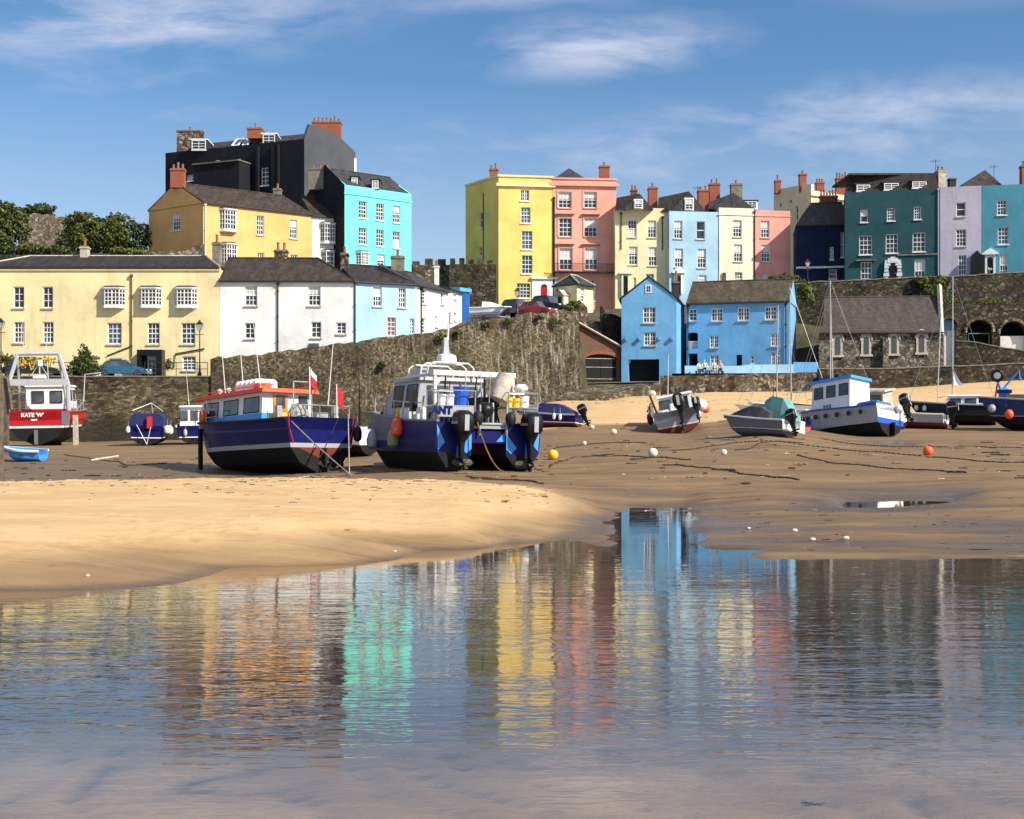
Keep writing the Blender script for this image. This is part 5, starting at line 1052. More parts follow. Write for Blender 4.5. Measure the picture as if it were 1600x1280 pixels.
u0, u1, z0, z1 = hs_[0][:4]; mb = MB(); wl.box(mb, u0, u1, z0, ZP(516, 133.8), -.5, -.4, WHITE); wl.box(mb, wl.u(1479), wl.u(1480.5), ZP(524, 134), ZP(517, 134), -.4, -.38, plain('notice_blue', (.05, .08, .3), .5)); mb.build('door', av); mb = MB(); solid(mb, wl, arch_pts(u0, u1, ZP(515.8, 133.8), z1 - .02), -.5, -.4, plain('tympanum_blue', (.12, .3, .6), .5)); mb.build('tympanum', av)
u0, u1, z0, z1 = hs_[2][:4]; mb = MB(); wl.box(mb, u0, u1, z0, ZP(525, 133), -.5, -.4, WHITE); mb.build('door', av)
u0, u1, z0, z1 = hs_[1][:4]; mb = MB(); z = ZP(521, 133.4); mb.tube([wl.p(u0 + .2, z - 1, -.3), wl.p(u0 + .2, z, -.3), wl.p(u1 - .2, z, -.3), wl.p(u1 - .2, z - 1.5, -.3)], .05, GALV, 5); mb.build('handrail', av)
# ruined wall on the left skyline
stone_wall('ruined_wall', 'pale ruined stone wall on the skyline at the left', [(28, 334, 146), (52, 335, 146), (80, 337, 146), (112, 340, 146), (150, 345, 146)], 19, STONE_L, .9, jag=.2, cat='ruin', step=.5)
stone_wall('garden_wall', 'low pale garden wall by the gable of the orange house', [(232, 393, 133), (290, 392, 133), (300, 386, 133), (317, 381, 133)], 17.5, STONE_L, .5, jag=.05)
stone_wall('garden_wall', 'dark garden wall behind the roof of the cream house', [(-60, 399, 130), (100, 398, 130), (232, 394, 131)], 16, STONE_D, .5, jag=.08)
# ================================================================== boats
def paint(name, col, rough=.35, dirt=.25):
    if name in MATS: return MATS[name]
    m, nt, b = newmat(name); oc = obj_co(nt)
    n = noise(nt, mapping(nt, oc, (1.2, 1.2, .8)), 2.2, 7, .75)
    r = N(nt, 'ShaderNodeMapRange'); setin(r, From_Min=.5, From_Max=.78, To_Min=0.0, To_Max=dirt * 1.6); nt.links.new(n, r.inputs[0])
    nt.links.new(mixcol(nt, r.outputs[0], col, tuple(c * .45 + .03 for c in col)), b.inputs['Base Color'])
    rr = N(nt, 'ShaderNodeMapRange'); setin(rr, To_Min=rough * .7, To_Max=min(1, rough * 1.6)); nt.links.new(n, rr.inputs[0]); nt.links.new(rr.outputs[0], b.inputs['Roughness'])
    b.inputs['Specular IOR Level'].default_value = .18 if max(col) < .2 else .45
    MATS[name] = m; return m
AF_BLK = paint('antifoul_black', (.014, .013, .013), .85, .3); AF_RED = paint('antifoul_red', (.16, .035, .022), .85, .6); AF_BLU = paint('antifoul_blue', (.02, .1, .45), .5, .2)
B_RED = paint('boat_red', (.50, .008, .014), .35, .12); B_NAVY = paint('boat_navy', (.007, .010, .095), .3, .15); B_BLUE = paint('boat_blue', (.012, .09, .5), .35, .15)
B_SKY = paint('boat_sky', (.05, .30, .75), .35, .15); B_WHT = paint('boat_white', (.78, .78, .76), .35, .22); B_GREY = paint('boat_grey', (.16, .165, .18), .5, .3); B_DK = paint('boat_dark', (.018, .02, .024), .45, .2)
B_LG = paint('boat_pale_grey', (.36, .36, .38), .4, .3); ORNG = paint('marine_orange', (.85, .09, .015), .5, .1); B_ORB = paint('buoy_orange', (.85, .12, .03), .5, .2); YELP = paint('marine_yellow', (.85, .5, .03), .5, .2)
DECK = paint('deck_grey', (.3, .31, .32), .8, .4); CANV = plain('canvas_grey', (.06, .062, .068), .9, var=.3); CANN = plain('canvas_navy', (.012, .02, .1), .85); CANT = plain('canvas_teal', (.14, .34, .31), .85, var=.2); ROPE = plain('rope_pale', (.4, .34, .24), .9, var=.4, scale=9); ROPED = plain('rope_dark', (.05, .04, .028), .95, var=.4, scale=9)
ROPEO = plain('rope_orange', (.26, .10, .05), .9, var=.4)
BGL = glassmat('boat_glass', (.03, .035, .04), .08)
def hull(root, L, B, D, top=B_WHT, stripe=B_WHT, bottom=AF_BLK, transom=None, wl=.45, st=.1, stern=.86, sheer=.35, full=.45, vb=.35, rake=.6, deck=.3, inner=DECK, n=18, strake=None, kneez=.0, keel=.0, round_t=0.0, band=None):
    """bow at +X, stern transom at x=0, keel line at z=0"""
    out = MB(); inn = MB(); rings = []; ri = []
    def hb(t): return B / 2 * (stern + (1 - stern) * min(1, t / .35)) if t < full else B / 2 * max(0.0, 1 - ((t - full) / (1 - full)) ** 2.3)
    for i in range(n + 1):
        t = i / n; t = 1 - (1 - t) ** 1.25; b_ = hb(t); zs = D + sheer * t * t - kneez * (1 - t) ** 2; zk = max(0, (t - .6) / .4) ** 2 * D * .55; wlt = wl + .12 * t
        zc = [zk, zk + (wlt - zk) * .45 if wlt > zk else zk + .02, max(wlt, zk + .05), max(wlt + st, zk + .08), max(wlt + (zs - wlt) * .62, zk + .12), zs - .09, zs]
        fr = [0.03, .62, .86, .88, .95, 1.0, 1.0]; flare = 1 - .25 * t
        pts = []
        for z, f in zip(zc, fr):
            ff = f if t < .5 else f * (1 - (1 - f) * 0 - (t - .5) * .35 * (1 - (z - zk) / max(.1, zs - zk)))
            rk = rake * max(0, (t - .4) / .6) ** 2 * (1 - (z - zk) / max(.1, zs - zk)) if zs > zk else 0
            pts.append((t * L - rk, b_ * ff, z))
        ri.append((t * L, b_, zs)); rings.append([(x, -y, z) for x, y, z in pts[::-1]] + pts)
    m = len(rings[0]); mats = [None, bottom, bottom, stripe, band or top, top, strake or top]
    for k in range(m - 1):
        kk = max(k, m - 2 - k) - m // 2 + 1 if True else 0
        q = (k if k >= m // 2 else m - 2 - k) - (m // 2 - 1)
        mat = mats[max(1, min(6, q))] if q > 0 else bottom
        vs = [p for r in rings for p in (r[k], r[k + 1])]; fs = [(2 * i, 2 * i + 1, 2 * i + 3, 2 * i + 2) for i in range(n)]
        out.add(vs, fs, mat)
    # transom in bands
    r0 = rings[0]; h = m // 2; tm = transom or top
    for k in range(h - 1):
        a, b_ = r0[h - 1 - k], r0[h - 2 - k]; c, d = r0[h + k + 1], r0[h + k]
        out.poly([b_, a, d, c], [bottom, bottom, stripe, tm, tm, tm][k])
    o = out.build('hull', root, smooth=False)
    # bulwark + deck
    w_ = .07; zi = lambda i: ri[i][2] - deck
    for i in range(n):
        (x0, b0, z0), (x1, b1, z1) = ri[i], ri[i + 1]; c0, c1 = max(0, b0 - w_), max(0, b1 - w_)
        for s_ in (-1, 1):
            inn.poly([(x0, s_ * b0, z0), (x1, s_ * b1, z1), (x1, s_ * c1, z1), (x0, s_ * c0, z0)], strake or top)
            inn.poly([(x0, s_ * c0, z0), (x1, s_ * c1, z1), (x1, s_ * c1, z1 - deck), (x0, s_ * c0, z0 - deck)], top)
        inn.poly([(x0, -c0, z0 - deck), (x1, -c1, z1 - deck), (x1, c1, z1 - deck), (x0, c0, z0 - deck)], inner)
    (x0, b0, z0) = ri[0]; inn.box(0.0, w_, -b0 + w_, b0 - w_, z0 - deck, z0 - .002, top); inn.build('deck', root)
    if strake:
        mb = MB()
        for s_ in (-1, 1): mb.tube([(x, s_ * (b_ + .02), z - .05) for x, b_, z in ri], .055, strake, 5)
        mb.build('rubbing_strake', root)
    return ri
def cabin(root, x0, x1, w0, z0, z1, wall=B_WHT, roof=B_WHT, rake=.35, tap=.12, over=.12, wins=2, lower=None, zl=None, front=3, back=True, rth=.1, winz=None, name='wheelhouse', aft_open=False):
    """box wheelhouse, windscreen at the bow end"""
    mb = MB(); a, b_ = w0 / 2, w0 / 2 - tap
    def quad(x0_, x1_, za, zb): 
        def yy(z): return a + (b_ - a) * (z - z0) / (z1 - z0)
        def xf(z): return x1 - rake * (z - z0) / (z1 - z0)
        return yy, xf
    yy = lambda z: a + (b_ - a) * (z - z0) / (z1 - z0); xf = lambda z: x1 - rake * max(0, (z - (z0 + (z1 - z0) * .4))) / ((z1 - z0) * .6)
    zl_ = zl if zl else z0 + (z1 - z0) * .4; zs = [z0, zl_, z1]
    rg = lambda z: [(x0, -yy(z), z), (xf(z), -yy(z), z), (xf(z), yy(z), z), (x0, yy(z), z)]
    mb.loft([rg(z0), rg(zl_)], lower or wall, True, False); mb.loft([rg(zl_), rg(z1)], wall, False, True)
    o = mb.build(name, root)
    mb = MB(); mb.hexa([(x0 - over * 1.5, -b_ - over, z1), (xf(z1) + over * 2, -b_ - over, z1), (xf(z1) + over * 2, b_ + over, z1), (x0 - over * 1.5, b_ + over, z1), (x0 - over * 1.5 + .03, -b_ - over + .05, z1 + rth), (xf(z1) + over * 2 - .06, -b_ - over + .05, z1 + rth), (xf(z1) + over * 2 - .06, b_ + over - .05, z1 + rth), (x0 - over * 1.5 + .03, b_ + over - .05, z1 + rth)], roof)
    mb.build('roof', o)
    wz0, wz1 = winz or (z0 + (z1 - z0) * .5, z1 - (z1 - z0) * .1); e = .012
    Lx = xf(wz1) - x0
    for s_ in (-1, 1):
        for i in range(wins):
            xa = x0 + Lx * (i + .14) / wins; xb = x0 + Lx * (i + .86) / wins; mb = MB()
            def sp(x, z, q): return (x, s_ * (yy(z) + q), z)
            c = [(xa, wz0), (xb, wz0), (xb, wz1), (xa, wz1)]
            pr = [sp(x, z, e) for x, z in c]; 
            mb.hexa([sp(xa, wz0, 0), sp(xb, wz0, 0), sp(xb, wz0, e), sp(xa, wz0, e), sp(xa, wz1, 0), sp(xb, wz1, 0), sp(xb, wz1, e), sp(xa, wz1, e)], BGL); mb.tube([sp(x, z, e) for x, z in c + c[:1]], .022, RUBBER, 4); mb.build('window', o)
    for i in range(front):
        mb = MB(); k = lambda f, z: (xf(z) + e, -yy(z) * .94 + 2 * yy(z) * .94 * f, z); f0, f1 = (i + .06) / front, (i + .94) / front
        c = [k(f0, wz0), k(f1, wz0), k(f1, wz1), k(f0, wz1)]; mb.poly(c, BGL); mb.tube(c + c[:1], .022, RUBBER, 4); mb.build('windscreen', o)
    if back:
        mb = MB(); mb.box(x0 - .015, x0 - .002, -.28, .32, z0 + .02, z1 - .12, BGL if back is True else back); mb.tube([(x0 - .02, -.28, z0), (x0 - .02, -.28, z1 - .12), (x0 - .02, .32, z1 - .12), (x0 - .02, .32, z0)], .03, ALU, 4); mb.build('door', o)
        for s_ in (-1, 1):
            q = sorted((s_ * .42, s_ * (b_ - .1)))
            if q[1] - q[0] > .15: mb = MB(); mb.box(x0 - .014, x0 - .002, q[0], q[1], wz0, wz1, BGL); mb.build('window', o)
    return o
def outboard(root, x, y, z, s=1.0, tilt=0.0, cowl=BLACK, trim=B_LG, name='outboard_motor', roll=0):
    """engine hung on a transom: cowl above, leg and propeller below"""
    e = MB(); M = Matrix.Translation((x, y, z)) @ Matrix.Rotation(R(tilt), 4, 'Y') @ Matrix.Scale(s, 4)
    def T(m): m.v = [tuple(M @ Vector(v)) for v in m.v]; return m
    rg = lambda z, x0, x1, w: [(x0, -w * .7, z), (x0 + .06, -w, z), (x1 - .12, -w, z), (x1, -w * .5, z), (x1, w * .5, z), (x1 - .12, w, z), (x0 + .06, w, z), (x0, w * .7, z)]
    e.loft([rg(0, -.62, -.02, .2), rg(.1, -.68, .02, .25), rg(.42, -.70, .02, .26), rg(.58, -.62, -.02, .22), rg(.66, -.5, -.12, .14)], cowl, True, True)
    o = T(e).build(name, root, smooth=True)
    m2 = MB(); m2.loft([rg(-.75, -.38, -.14, .06), rg(-.3, -.42, -.08, .09), rg(0.01, -.56, -.04, .17)], cowl, True, True); m2.box(-.62, -.1, -.12, .12, -.80, -.76, cowl); m2.rev((-.52, 0, -.95), (1, 0, 0), [(.02, -.02), (.07, .06), (.08, .25), (.02, .48)], cowl, 8); m2.box(-.36, -.2, -.03, .03, -1.15, -.74, cowl); T(m2).build('leg', o)
    m3 = MB()
    for k in range(3):
        a = k * 2.09; m3.poly([(-.55, .03 * math.cos(a), -.95 + .03 * math.sin(a)), (-.50, .16 * math.cos(a + .3), -.95 + .16 * math.sin(a + .3)), (-.6, .17 * math.cos(a - .25), -.95 + .17 * math.sin(a - .25))], STEEL)
    T(m3).build('propeller', o)
    m4 = MB(); m4.box(-.712, -.70, -.07, .07, .05, .52, trim); m4.box(-.6, -.08, -.262, -.255, .25, .32, trim); m4.box(-.6, -.08, .255, .262, .25, .32, trim); T(m4).build('decal', o)
    return o
def rail(root, pts, h=.5, r=.022, mat=STEEL, mid=False, name='guard_rail', every=1):
    mb = MB(); top = [Vector(p) + Vector((0, 0, h)) for p in pts]; mb.tube(top, r, mat, 5)
    if mid: mb.tube([Vector(p) + Vector((0, 0, h * .5)) for p in pts], r * .8, mat, 5)
    for i in range(0, len(pts), every): mb.tube([pts[i], top[i]], r, mat, 5)
    return mb.build(name, root)
def aerial(root, p, h, lean=(0, 0), r=.02, mat=B_WHT, name='aerial'):
    mb = MB(); mb.tube([p, (p[0] + lean[0], p[1] + lean[1], p[2] + h)], r, mat, 5, r1=r * .5); return mb.build(name, root)
def fender(root, p, r=.14, h=.55, mat=B_WHT, name='fender', sz=1.2):
    mb = MB(); mb.lathe(p, [(.03, 0), (r * .8, h * .12), (r, h * .35), (r, h * .65), (r * .75, h * .88), (.04, h)], mat, 10); mb.tube([(p[0], p[1], p[2] + h), (p[0], p[1], p[2] + h + .35)], .012, ROPE, 4); return mb.build(name, root, smooth=True)
MASTM = plain('mast_alloy', (.45, .43, .38), .5, .2)
def mast(root, x, z, h, boom=None, stays=(), r=.06, mat=MASTM, spread=.45, cover=None, lean=0):
    r *= .72; mb = MB(); mb.tube([(x, 0, z), (x + lean, 0, z + h)], r, mat, 8, r1=r * .7); mb.tube([(x + lean * .5, -spread, z + h * .52), (x + lean * .5, spread, z + h * .52)], .025, mat, 5); o = mb.build('mast', root)
    if boom: mb = MB(); mb.tube([(x - .1, 0, z + .9), (x - boom, 0, z + 1.0)], .05, mat, 6); b_ = mb.build('boom', root)
    if boom and cover: mb = MB(); mb.tube([(x - .05, 0, z + 1.5), (x - .2, 0, z + 1.12), (x - boom * .5, 0, z + 1.12), (x - boom, 0, z + 1.06)], .16, cover, 8, r1=.07); mb.build('sail_cover', b_)
    for s_ in stays: mb = MB(); mb.tube([(x + lean, 0, z + h), s_], .012, STEEL, 3); mb.build('stay', root)
    return o
def place(name, label, px, Y, head, heel=0, pitch=0, dz=0.0, group=None, cat='boat', scale=1.0):
    q = GP(px, Y, dz); e = thing(name, label, cat, q, group, (R(heel), R(pitch), R(90 + head)), local=True); e.scale = (scale,) * 3
    if dz: e['_dz'] = 1
    return e
BG = 'boats dried out on the harbour mud'
# ---- big blue fishing boat with the orange topped wheelhouse
b = place('fishing_boat', 'large navy fishing boat with orange roofed wheelhouse standing on legs', 503, 46.5, 42, heel=1.5, pitch=3.4, dz=-.08, group=BG)
L, BW, D = 8.8, 3.3, 2.08
ri = hull(b, L, BW, D, top=B_NAVY, stripe=B_LG, bottom=AF_BLK, transom=B_NAVY, wl=.98, st=.16, stern=.92, sheer=.35, full=.5, strake=B_DK, deck=.45, inner=DECK, rake=.9)
mb = MB(); 
for s_ in (-1, 1): mb.tube([(-.02, s_ * 1.22, 1.16), (-.02, s_ * 1.36, 1.6), (-.02, s_ * 1.42, 2.2)], .03, paint('red_trim', (.4, .015, .02), .4), 5)
mb.build('transom_trim', b)
mb = MB(); mb.poly([(-.012, -1.0, .97), (-.012, 1.0, .97), (-.012, 0, .55)], AF_RED); mb.build('transom_bottom', b)
mb = MB(); mb.box(.1, L * .72, -.07, .07, -.0, .5, AF_BLK); mb.build('keel', b)
mb = MB(); mb.box(-.3, .0, -.04, .04, .05, .95, AF_BLK); mb.rev((-.1, 0, .3), (1, 0, 0), [(.03, -.2), (.07, 0), (.03, .1)], STEEL, 8)
for k in range(4): a = k * math.pi / 2 + .4; mb.poly([(-.12, 0, .3), (-.06, .26 * math.cos(a), .3 + .26 * math.sin(a)), (-.2, .26 * math.cos(a + .5), .3 + .26 * math.sin(a + .5))], STEEL)
mb.build('rudder', b)
for x, s_, yy in ((1.3, -1, 0), (6.6, 1, -.42)):
    mb = MB(); mb.box(x - .07, x + .07, s_ * (BW / 2 + .08 + yy) - .07, s_ * (BW / 2 + .08 + yy) + .07, -.1, 2.0, AF_BLK); mb.build('leg', b)
zc = D - .42
wh = cabin(b, 2.3, 7.1, 2.3, zc, zc + 1.48, wall=B_WHT, roof=ORNG, rake=.25, tap=.1, over=.2, wins=3, lower=B_SKY, zl=zc + .72, front=3, back=None, rth=.15, winz=(zc + .76, zc + 1.33))
mb = MB(); mb.box(2.26, 2.298, .0, .62, zc + .02, zc + 1.4, WOODO); dr = mb.build('door', wh)
mb = MB(); mb.box(2.245, 2.26, .12, .5, zc + .9, zc + 1.35, BGL); mb.build('window', dr)
mb = MB(); mb.box(2.28, 2.298, -.9, -.5, zc + .9, zc + 1.4, BGL); mb.build('window', wh)
zr = zc + 1.65; mb = MB()
for i in range(5): mb.rbox(3.7 + i * .34, 4.02 + i * .34, -.5, .5, zr, zr + .5, B_WHT, .1)
mb.box(3.75, 5.3, -.42, .42, zr - .08, zr, B_WHT); mb.build('liferaft', b)
mb = MB(); mb.rbox(3.1, 3.6, .1, .7, zr - .02, zr + .28, ORNG, .06); mb.build('lifejacket_locker', b)
for x in (2.4, 5.6, 6.3): mb = MB(); mb.lathe((x, .6, zr - .03), [(.05, 0), (.05, .15), (.12, .18), (.12, .25), (.03, .3)], B_WHT, 8); mb.build('deck_lamp', b)
mb = MB(); mb.tube([(x, s_ * 1.0, zr + .12) for s_ in (1,) for x in (2.2, 6.6)], .02, ORNG, 5); mb.tube([(x, -1.0, zr + .12) for x in (2.2, 6.6)], .02, ORNG, 5); mb.build('roof_rail', b)
aerial(b, (3.0, .7, zr - .1), 2.6, (.1, .25)); aerial(b, (5.8, -.2, zr - .1), 1.9, (.1, .1)); aerial(b, (6.2, .4, zr - .1), 1.9, (.1, .1)); aerial(b, (1.2, -1.1, zc + 1.0), 2.7, (0, -.3))
zt = ri[0][2]
rail(b, [(.1, y, zt) for y in (-1.3, -.7, 0, .6, 1.2)], .45, mat=GALV); rail(b, [(x, 1.38, zt + .02) for x in (5.2, 6.0, 6.9)], .6, mat=GALV, mid=True)
mb = MB(); mb.lathe((1.0, .35, zc), [(.35, 0), (.42, .3), (.4, .65), (.25, .9), (.05, 1.0)], plain('net_pile', (.35, .35, .28), .95, var=.5, scale=8), 10); mb.build('net_pile', b)
for q in ((.7, -.4, .3), (1.6, -.6, .25), (1.2, 1.0, .28)): mb = MB(); mb.rbox(q[0] - .25, q[0] + .25, q[1] - .3, q[1] + .3, zc, zc + q[2] + .35, GALV if q[1] < 0 else YELP, .04); mb.build('fish_box', b)
mb = MB(); mb.tube([(6.2, 1.15, zt + .5), (6.35, 1.2, zt + 1.1), (6.65, 1.15, zt + 1.2), (6.85, 1.0, zt + 1.1), (6.95, .95, zt + .4)], .03, B_WHT, 6); mb.build('bow_hoop', b)
mb = MB(); mb.rev((6.4, 1.3, zt + .35), (.3, 1, 0), [(.18, 0), (.3, -.05), (.33, .02), (.3, .1), (.18, .05)], ORNG, 14); mb.build('lifebuoy', b)
for x, y in ((.6, -1.0), (.9, 1.25)): mb = MB(); mb.box(x - .1, x + .1, y - .1, y + .1, zt - .3, zt + .45, GALV); mb.build('bollard', b)
mb = MB(); mb.tube([(.3, 1.0, zc), (.35, .95, zt + 1.3)], .03, GALV); mb.tube([(.3, .2, zc), (.35, .2, zt + 1.3)], .03, GALV); mb.tube([(.35, .95, zt + 1.3), (.35, .2, zt + 1.3)], .03, GALV); mb.build('davit', b)
fender(b, (-.2, -1.45, 1.2), .17, .6, BLACK)
tag_f = lambda o: o
for (x, y, h, c) in ((.1, -.75, 1.0, 1), (.2, .35, 1.6, 0)):
    mb = MB(); mb.tube([(x, y, zt - .1), (x, y, zt + h + .25)], .02, B_WHT, 5); o = mb.build('flagstaff', b); mb = MB()
    RED = plain('flag_red', (.55, .015, .02), .8); z1 = zt + h + .2
    pts = [[(x - .03 + .05 * math.sin(i * 1.3 + j), y - .05 - i * .07, z1 - j * .22 - i * .09) for i in range(4)] for j in range(4)]
    for j in range(3):
        for i in range(3): mb.poly([pts[j][i], pts[j][i + 1], pts[j + 1][i + 1], pts[j + 1][i]], B_WHT if (c == 0 and j == 0) else RED)
    mb.build('flag', o)
# ---- KATE W : red trawler
b = place('fishing_boat', 'red fishing trawler with a grey gantry showing its stern by the post', 58, 80, 8, heel=-1, group=BG)
ri = hull(b, 9.5, 4.1, 2.2, top=B_RED, stripe=B_WHT, bottom=AF_BLK, transom=B_RED, wl=1.12, st=.13, stern=.93, sheer=.5, strake=CONC, deck=.6, rake=1.0, inner=DECK)
mb = MB(); mb.box(-.05, 6.5, -.16, .16, -.15, .6, AF_BLK); mb.box(-.45, -.05, -.07, .07, .1, 1.0, B_GREY); mb.build('keel', b)
for s_ in (-1, 1): mb = MB(); mb.box(1.0, 1.3, s_ * 2.12 - .14, s_ * 2.12 + .14, -.2, 1.9, PALE if s_ < 0 else WOOD); mb.build('leg', b)
text_mesh("KATE 'W'", .33, B_WHT, 'name_lettering', b, Matrix.Translation((-.03, .25, 1.93)) @ Matrix.Rotation(R(-90), 4, 'Z') @ Matrix.Rotation(R(90), 4, 'X'), font_w=2)
text_mesh("TENBY", .12, B_WHT, 'port_lettering', b, Matrix.Translation((-.03, .15, 1.62)) @ Matrix.Rotation(R(-90), 4, 'Z') @ Matrix.Rotation(R(90), 4, 'X'), font_w=2)
zt = 2.2
wh = cabin(b, 3.2, 5.6, 2.9, zt - .45, zt + 1.6, wall=B_WHT, roof=B_WHT, rake=.3, tap=.15, over=.1, wins=2, lower=B_RED, zl=zt + .15, back=None, rth=.12, winz=(zt + .7, zt + 1.4))
for y in (-.55, .6): mb = MB(); mb.box(3.17, 3.198, y - .36, y + .36, zt + .55, zt + 1.3, BGL); mb.tube([(3.16, y + a, z) for a, z in ((-.36, zt + .55), (.36, zt + .55), (.36, zt + 1.3), (-.36, zt + 1.3), (-.36, zt + .55))], .04, RUBBER, 4); mb.build('window', wh)
GAN = paint('gantry_grey', (.42, .43, .44), .5, .4)
mb = MB(); zt2 = zt + 3.6
for s_ in (-1, 1): mb.tube([(.5, s_ * 1.85, zt - .1), (.6, s_ * 1.8, zt + 1.7), (.8, s_ * 1.25, zt2)], .13, GAN, 6)
mb.tube([(.8, -1.3, zt2), (.8, 1.3, zt2)], .13, GAN, 6); mb.box(.45, .75, -1.85, 1.85, zt + 1.6, zt + 2.0, GAN); mb.build('gantry', b)
mb = MB()
for s_ in (-1, 1): mb.tube([(2.2, s_ * 1.5, zt - .3), (.8, s_ * 1.25, zt + 3.2)], .08, GAN, 6)
mb.build('gantry_stay', b)
mb = MB(); NETY = plain('net_yellow', (.6, .4, .05), .95, var=.5, scale=9)
for i in range(46):
    x, y, z = rng.uniform(.7, 1.3), rng.uniform(-1.0, 1.15), zt + 3.25 + rng.gauss(0, .12); mb.tube([(x, y, z), (x + rng.uniform(-.2, .2), y + rng.uniform(-.3, .3), z + rng.uniform(-.5, .1))], .05, NETY, 4)
mb.build('net_bundle', b)
mb = MB(); mb.rbox(.4, .8, -.5, .3, zt + 2.01, zt + 2.2, B_WHT, .04); mb.tube([(.6, -.1, zt + 2.2), (.6, -.1, zt + 3.2)], .05, GAN, 5); mb.tube([(.6, .45, zt + 2.2), (.6, -.1, zt + 3.0), (.6, -.6, zt + 2.2)], .03, GAN, 5); mb.rbox(.5, .7, -.28, 0, zt + 2.8, zt + 3.2, B_WHT, .04); mb.build('radar_post', b)
aerial(b, (4.5, .2, zt + 2.1), 3.2, (0, .1)); aerial(b, (.8, .9, zt2), 2.4, (0, 0))
rail(b, [(x, -1.95, zt + .02) for x in (1.5, 2.6, 3.7, 4.8)], .7, mat=GALV, mid=True)
mb = MB(); mb.tube([(2.0, -2.0, zt), (1.9, -2.5, zt + .6), (1.9, -2.6, zt + 2.3), (1.9, -3.6, zt + 2.4)], .05, GAN, 5); mb.build('derrick', b)
mb = MB(); mb.box(-.03, .02, -1.98, -1.5, 1.3, 2.15, B_GREY); mb.build('transom_plate', b)
# ---- little blue dinghy
b = place('dinghy', 'small open dinghy, bright blue with white gunwale, on the mud at the left', 68, 53, 80, heel=-3, group='dinghies', cat='dinghy')
hull(b, 1.75, .95, .5, top=B_SKY, stripe=B_SKY, bottom=paint('boat_blue_low', (.05, .22, .5), .5), wl=.12, st=.04, stern=.8, sheer=.14, full=.4, strake=B_WHT, deck=.22, inner=B_WHT, rake=.2)
mb = MB(); mb.box(.65, .85, -.44, .44, .28, .32, WOOD); mb.box(.15, .35, -.42, .42, .28, .32, WOOD); mb.build('thwart', b)
# ---- navy boat with cover against the quay
b = place('motor_boat', 'navy boat under a dark blue canopy with its stern towards the mud', 228, 77, 8, heel=1, group=BG)
ri = hull(b, 5.0, 2.25, 1.2, top=B_NAVY, stripe=B_WHT, bottom=AF_BLK, transom=B_NAVY, wl=.45, st=.06, stern=.9, strake=B_LG, deck=.35); mb = MB()
rg = lambda x, h, w: [(x, -w, 1.2), (x, -w * .95, 1.2 + h * .75), (x, -w * .75, 1.2 + h), (x, w * .75, 1.2 + h), (x, w * .95, 1.2 + h * .75), (x, w, 1.2)]
mb.loft([rg(.1, .72, 1.0), rg(1.8, .78, 1.02), rg(2.6, .7, .95), rg(3.4, .2, .7)], CANN, True, True); mb.build('canopy', b)
mb = MB(); q = (2.0, 0, 2.6); [mb.tube([q, e], .025, B_WHT, 4) for e in ((.5, .9, 2.1), (.5, -.9, 2.1), (3.3, 0, 1.5))]; mb.build('tripod_mast', b)
fender(b, (-.05, 1.05, .75), .13, .4); fender(b, (-.1, -1.25, .75), .2, .5); fender(b, (-.1, -1.45, .7), .15, .5)
mb = MB(); mb.box(-.14, -.04, -.35, -.05, 1.05, 1.75, plain('flag_red', (.55, .015, .02), .8)); mb.build('flag', b); mb = MB(); mb.tube([(-.1, .55, 1.25), (-.35, -.1, .1)], .016, B_WHT, 4); mb.tube([(-.1, -.3, 1.25), (-.35, -.1, .1)], .016, B_WHT, 4); mb.build('ladder', b)
# ---- white cabin cruiser next to it
b = place('motor_boat', 'small dark hulled boat with a white wheelhouse between covered boat and big trawler', 303, 78, 12, heel=-1, group=BG)
hull(b, 5.2, 2.3, 1.15, top=B_DK, stripe=B_WHT, bottom=AF_BLK, transom=B_NAVY, wl=.42, st=.06, strake=B_WHT, deck=.3); wh = cabin(b, 1.4, 3.4, 1.8, .9, 2.3, wins=2, rake=.4, back=None, front=3, winz=(1.5, 2.15))
for y in (-.6, 0, .6): mb = MB(); mb.box(1.37, 1.398, y - .22, y + .22, 1.45, 2.1, BGL); mb.build('window', wh)
aerial(b, (1.6, .3, 2.4), 2.2, (0, .15)); fender(b, (-.05, .5, .5), .12, .45, PALE); mb = MB(); mb.tube([(-.1, -.6, .9), (-.5, -.8, -.1)], .035, ORNG, 4); mb.build('boarding_ladder', b)
# ---- white hull with post between the two big boats
b = place('motor_boat', 'white hulled boat mostly hidden between the navy trawler and the catamaran', 578, 57, 62, heel=0, group=BG)
hull(b, 4.6, 2.1, 1.3, top=B_WHT, stripe=B_WHT, bottom=AF_BLK, wl=.5, st=.05, strake=B_WHT, deck=.3); fender(b, (1.2, 1.2, .5), .3, .8, BLACK)
mb = MB(); mb.box(2.0, 2.2, 1.12, 1.27, -.25, 1.3, B_WHT); mb.build('leg', b); mb = MB(); mb.tube([(2.1, 1.1, 1.25), (2.1, 1.1, 1.75)], .05, B_BLUE, 6); mb.build('mooring_bitt', b)
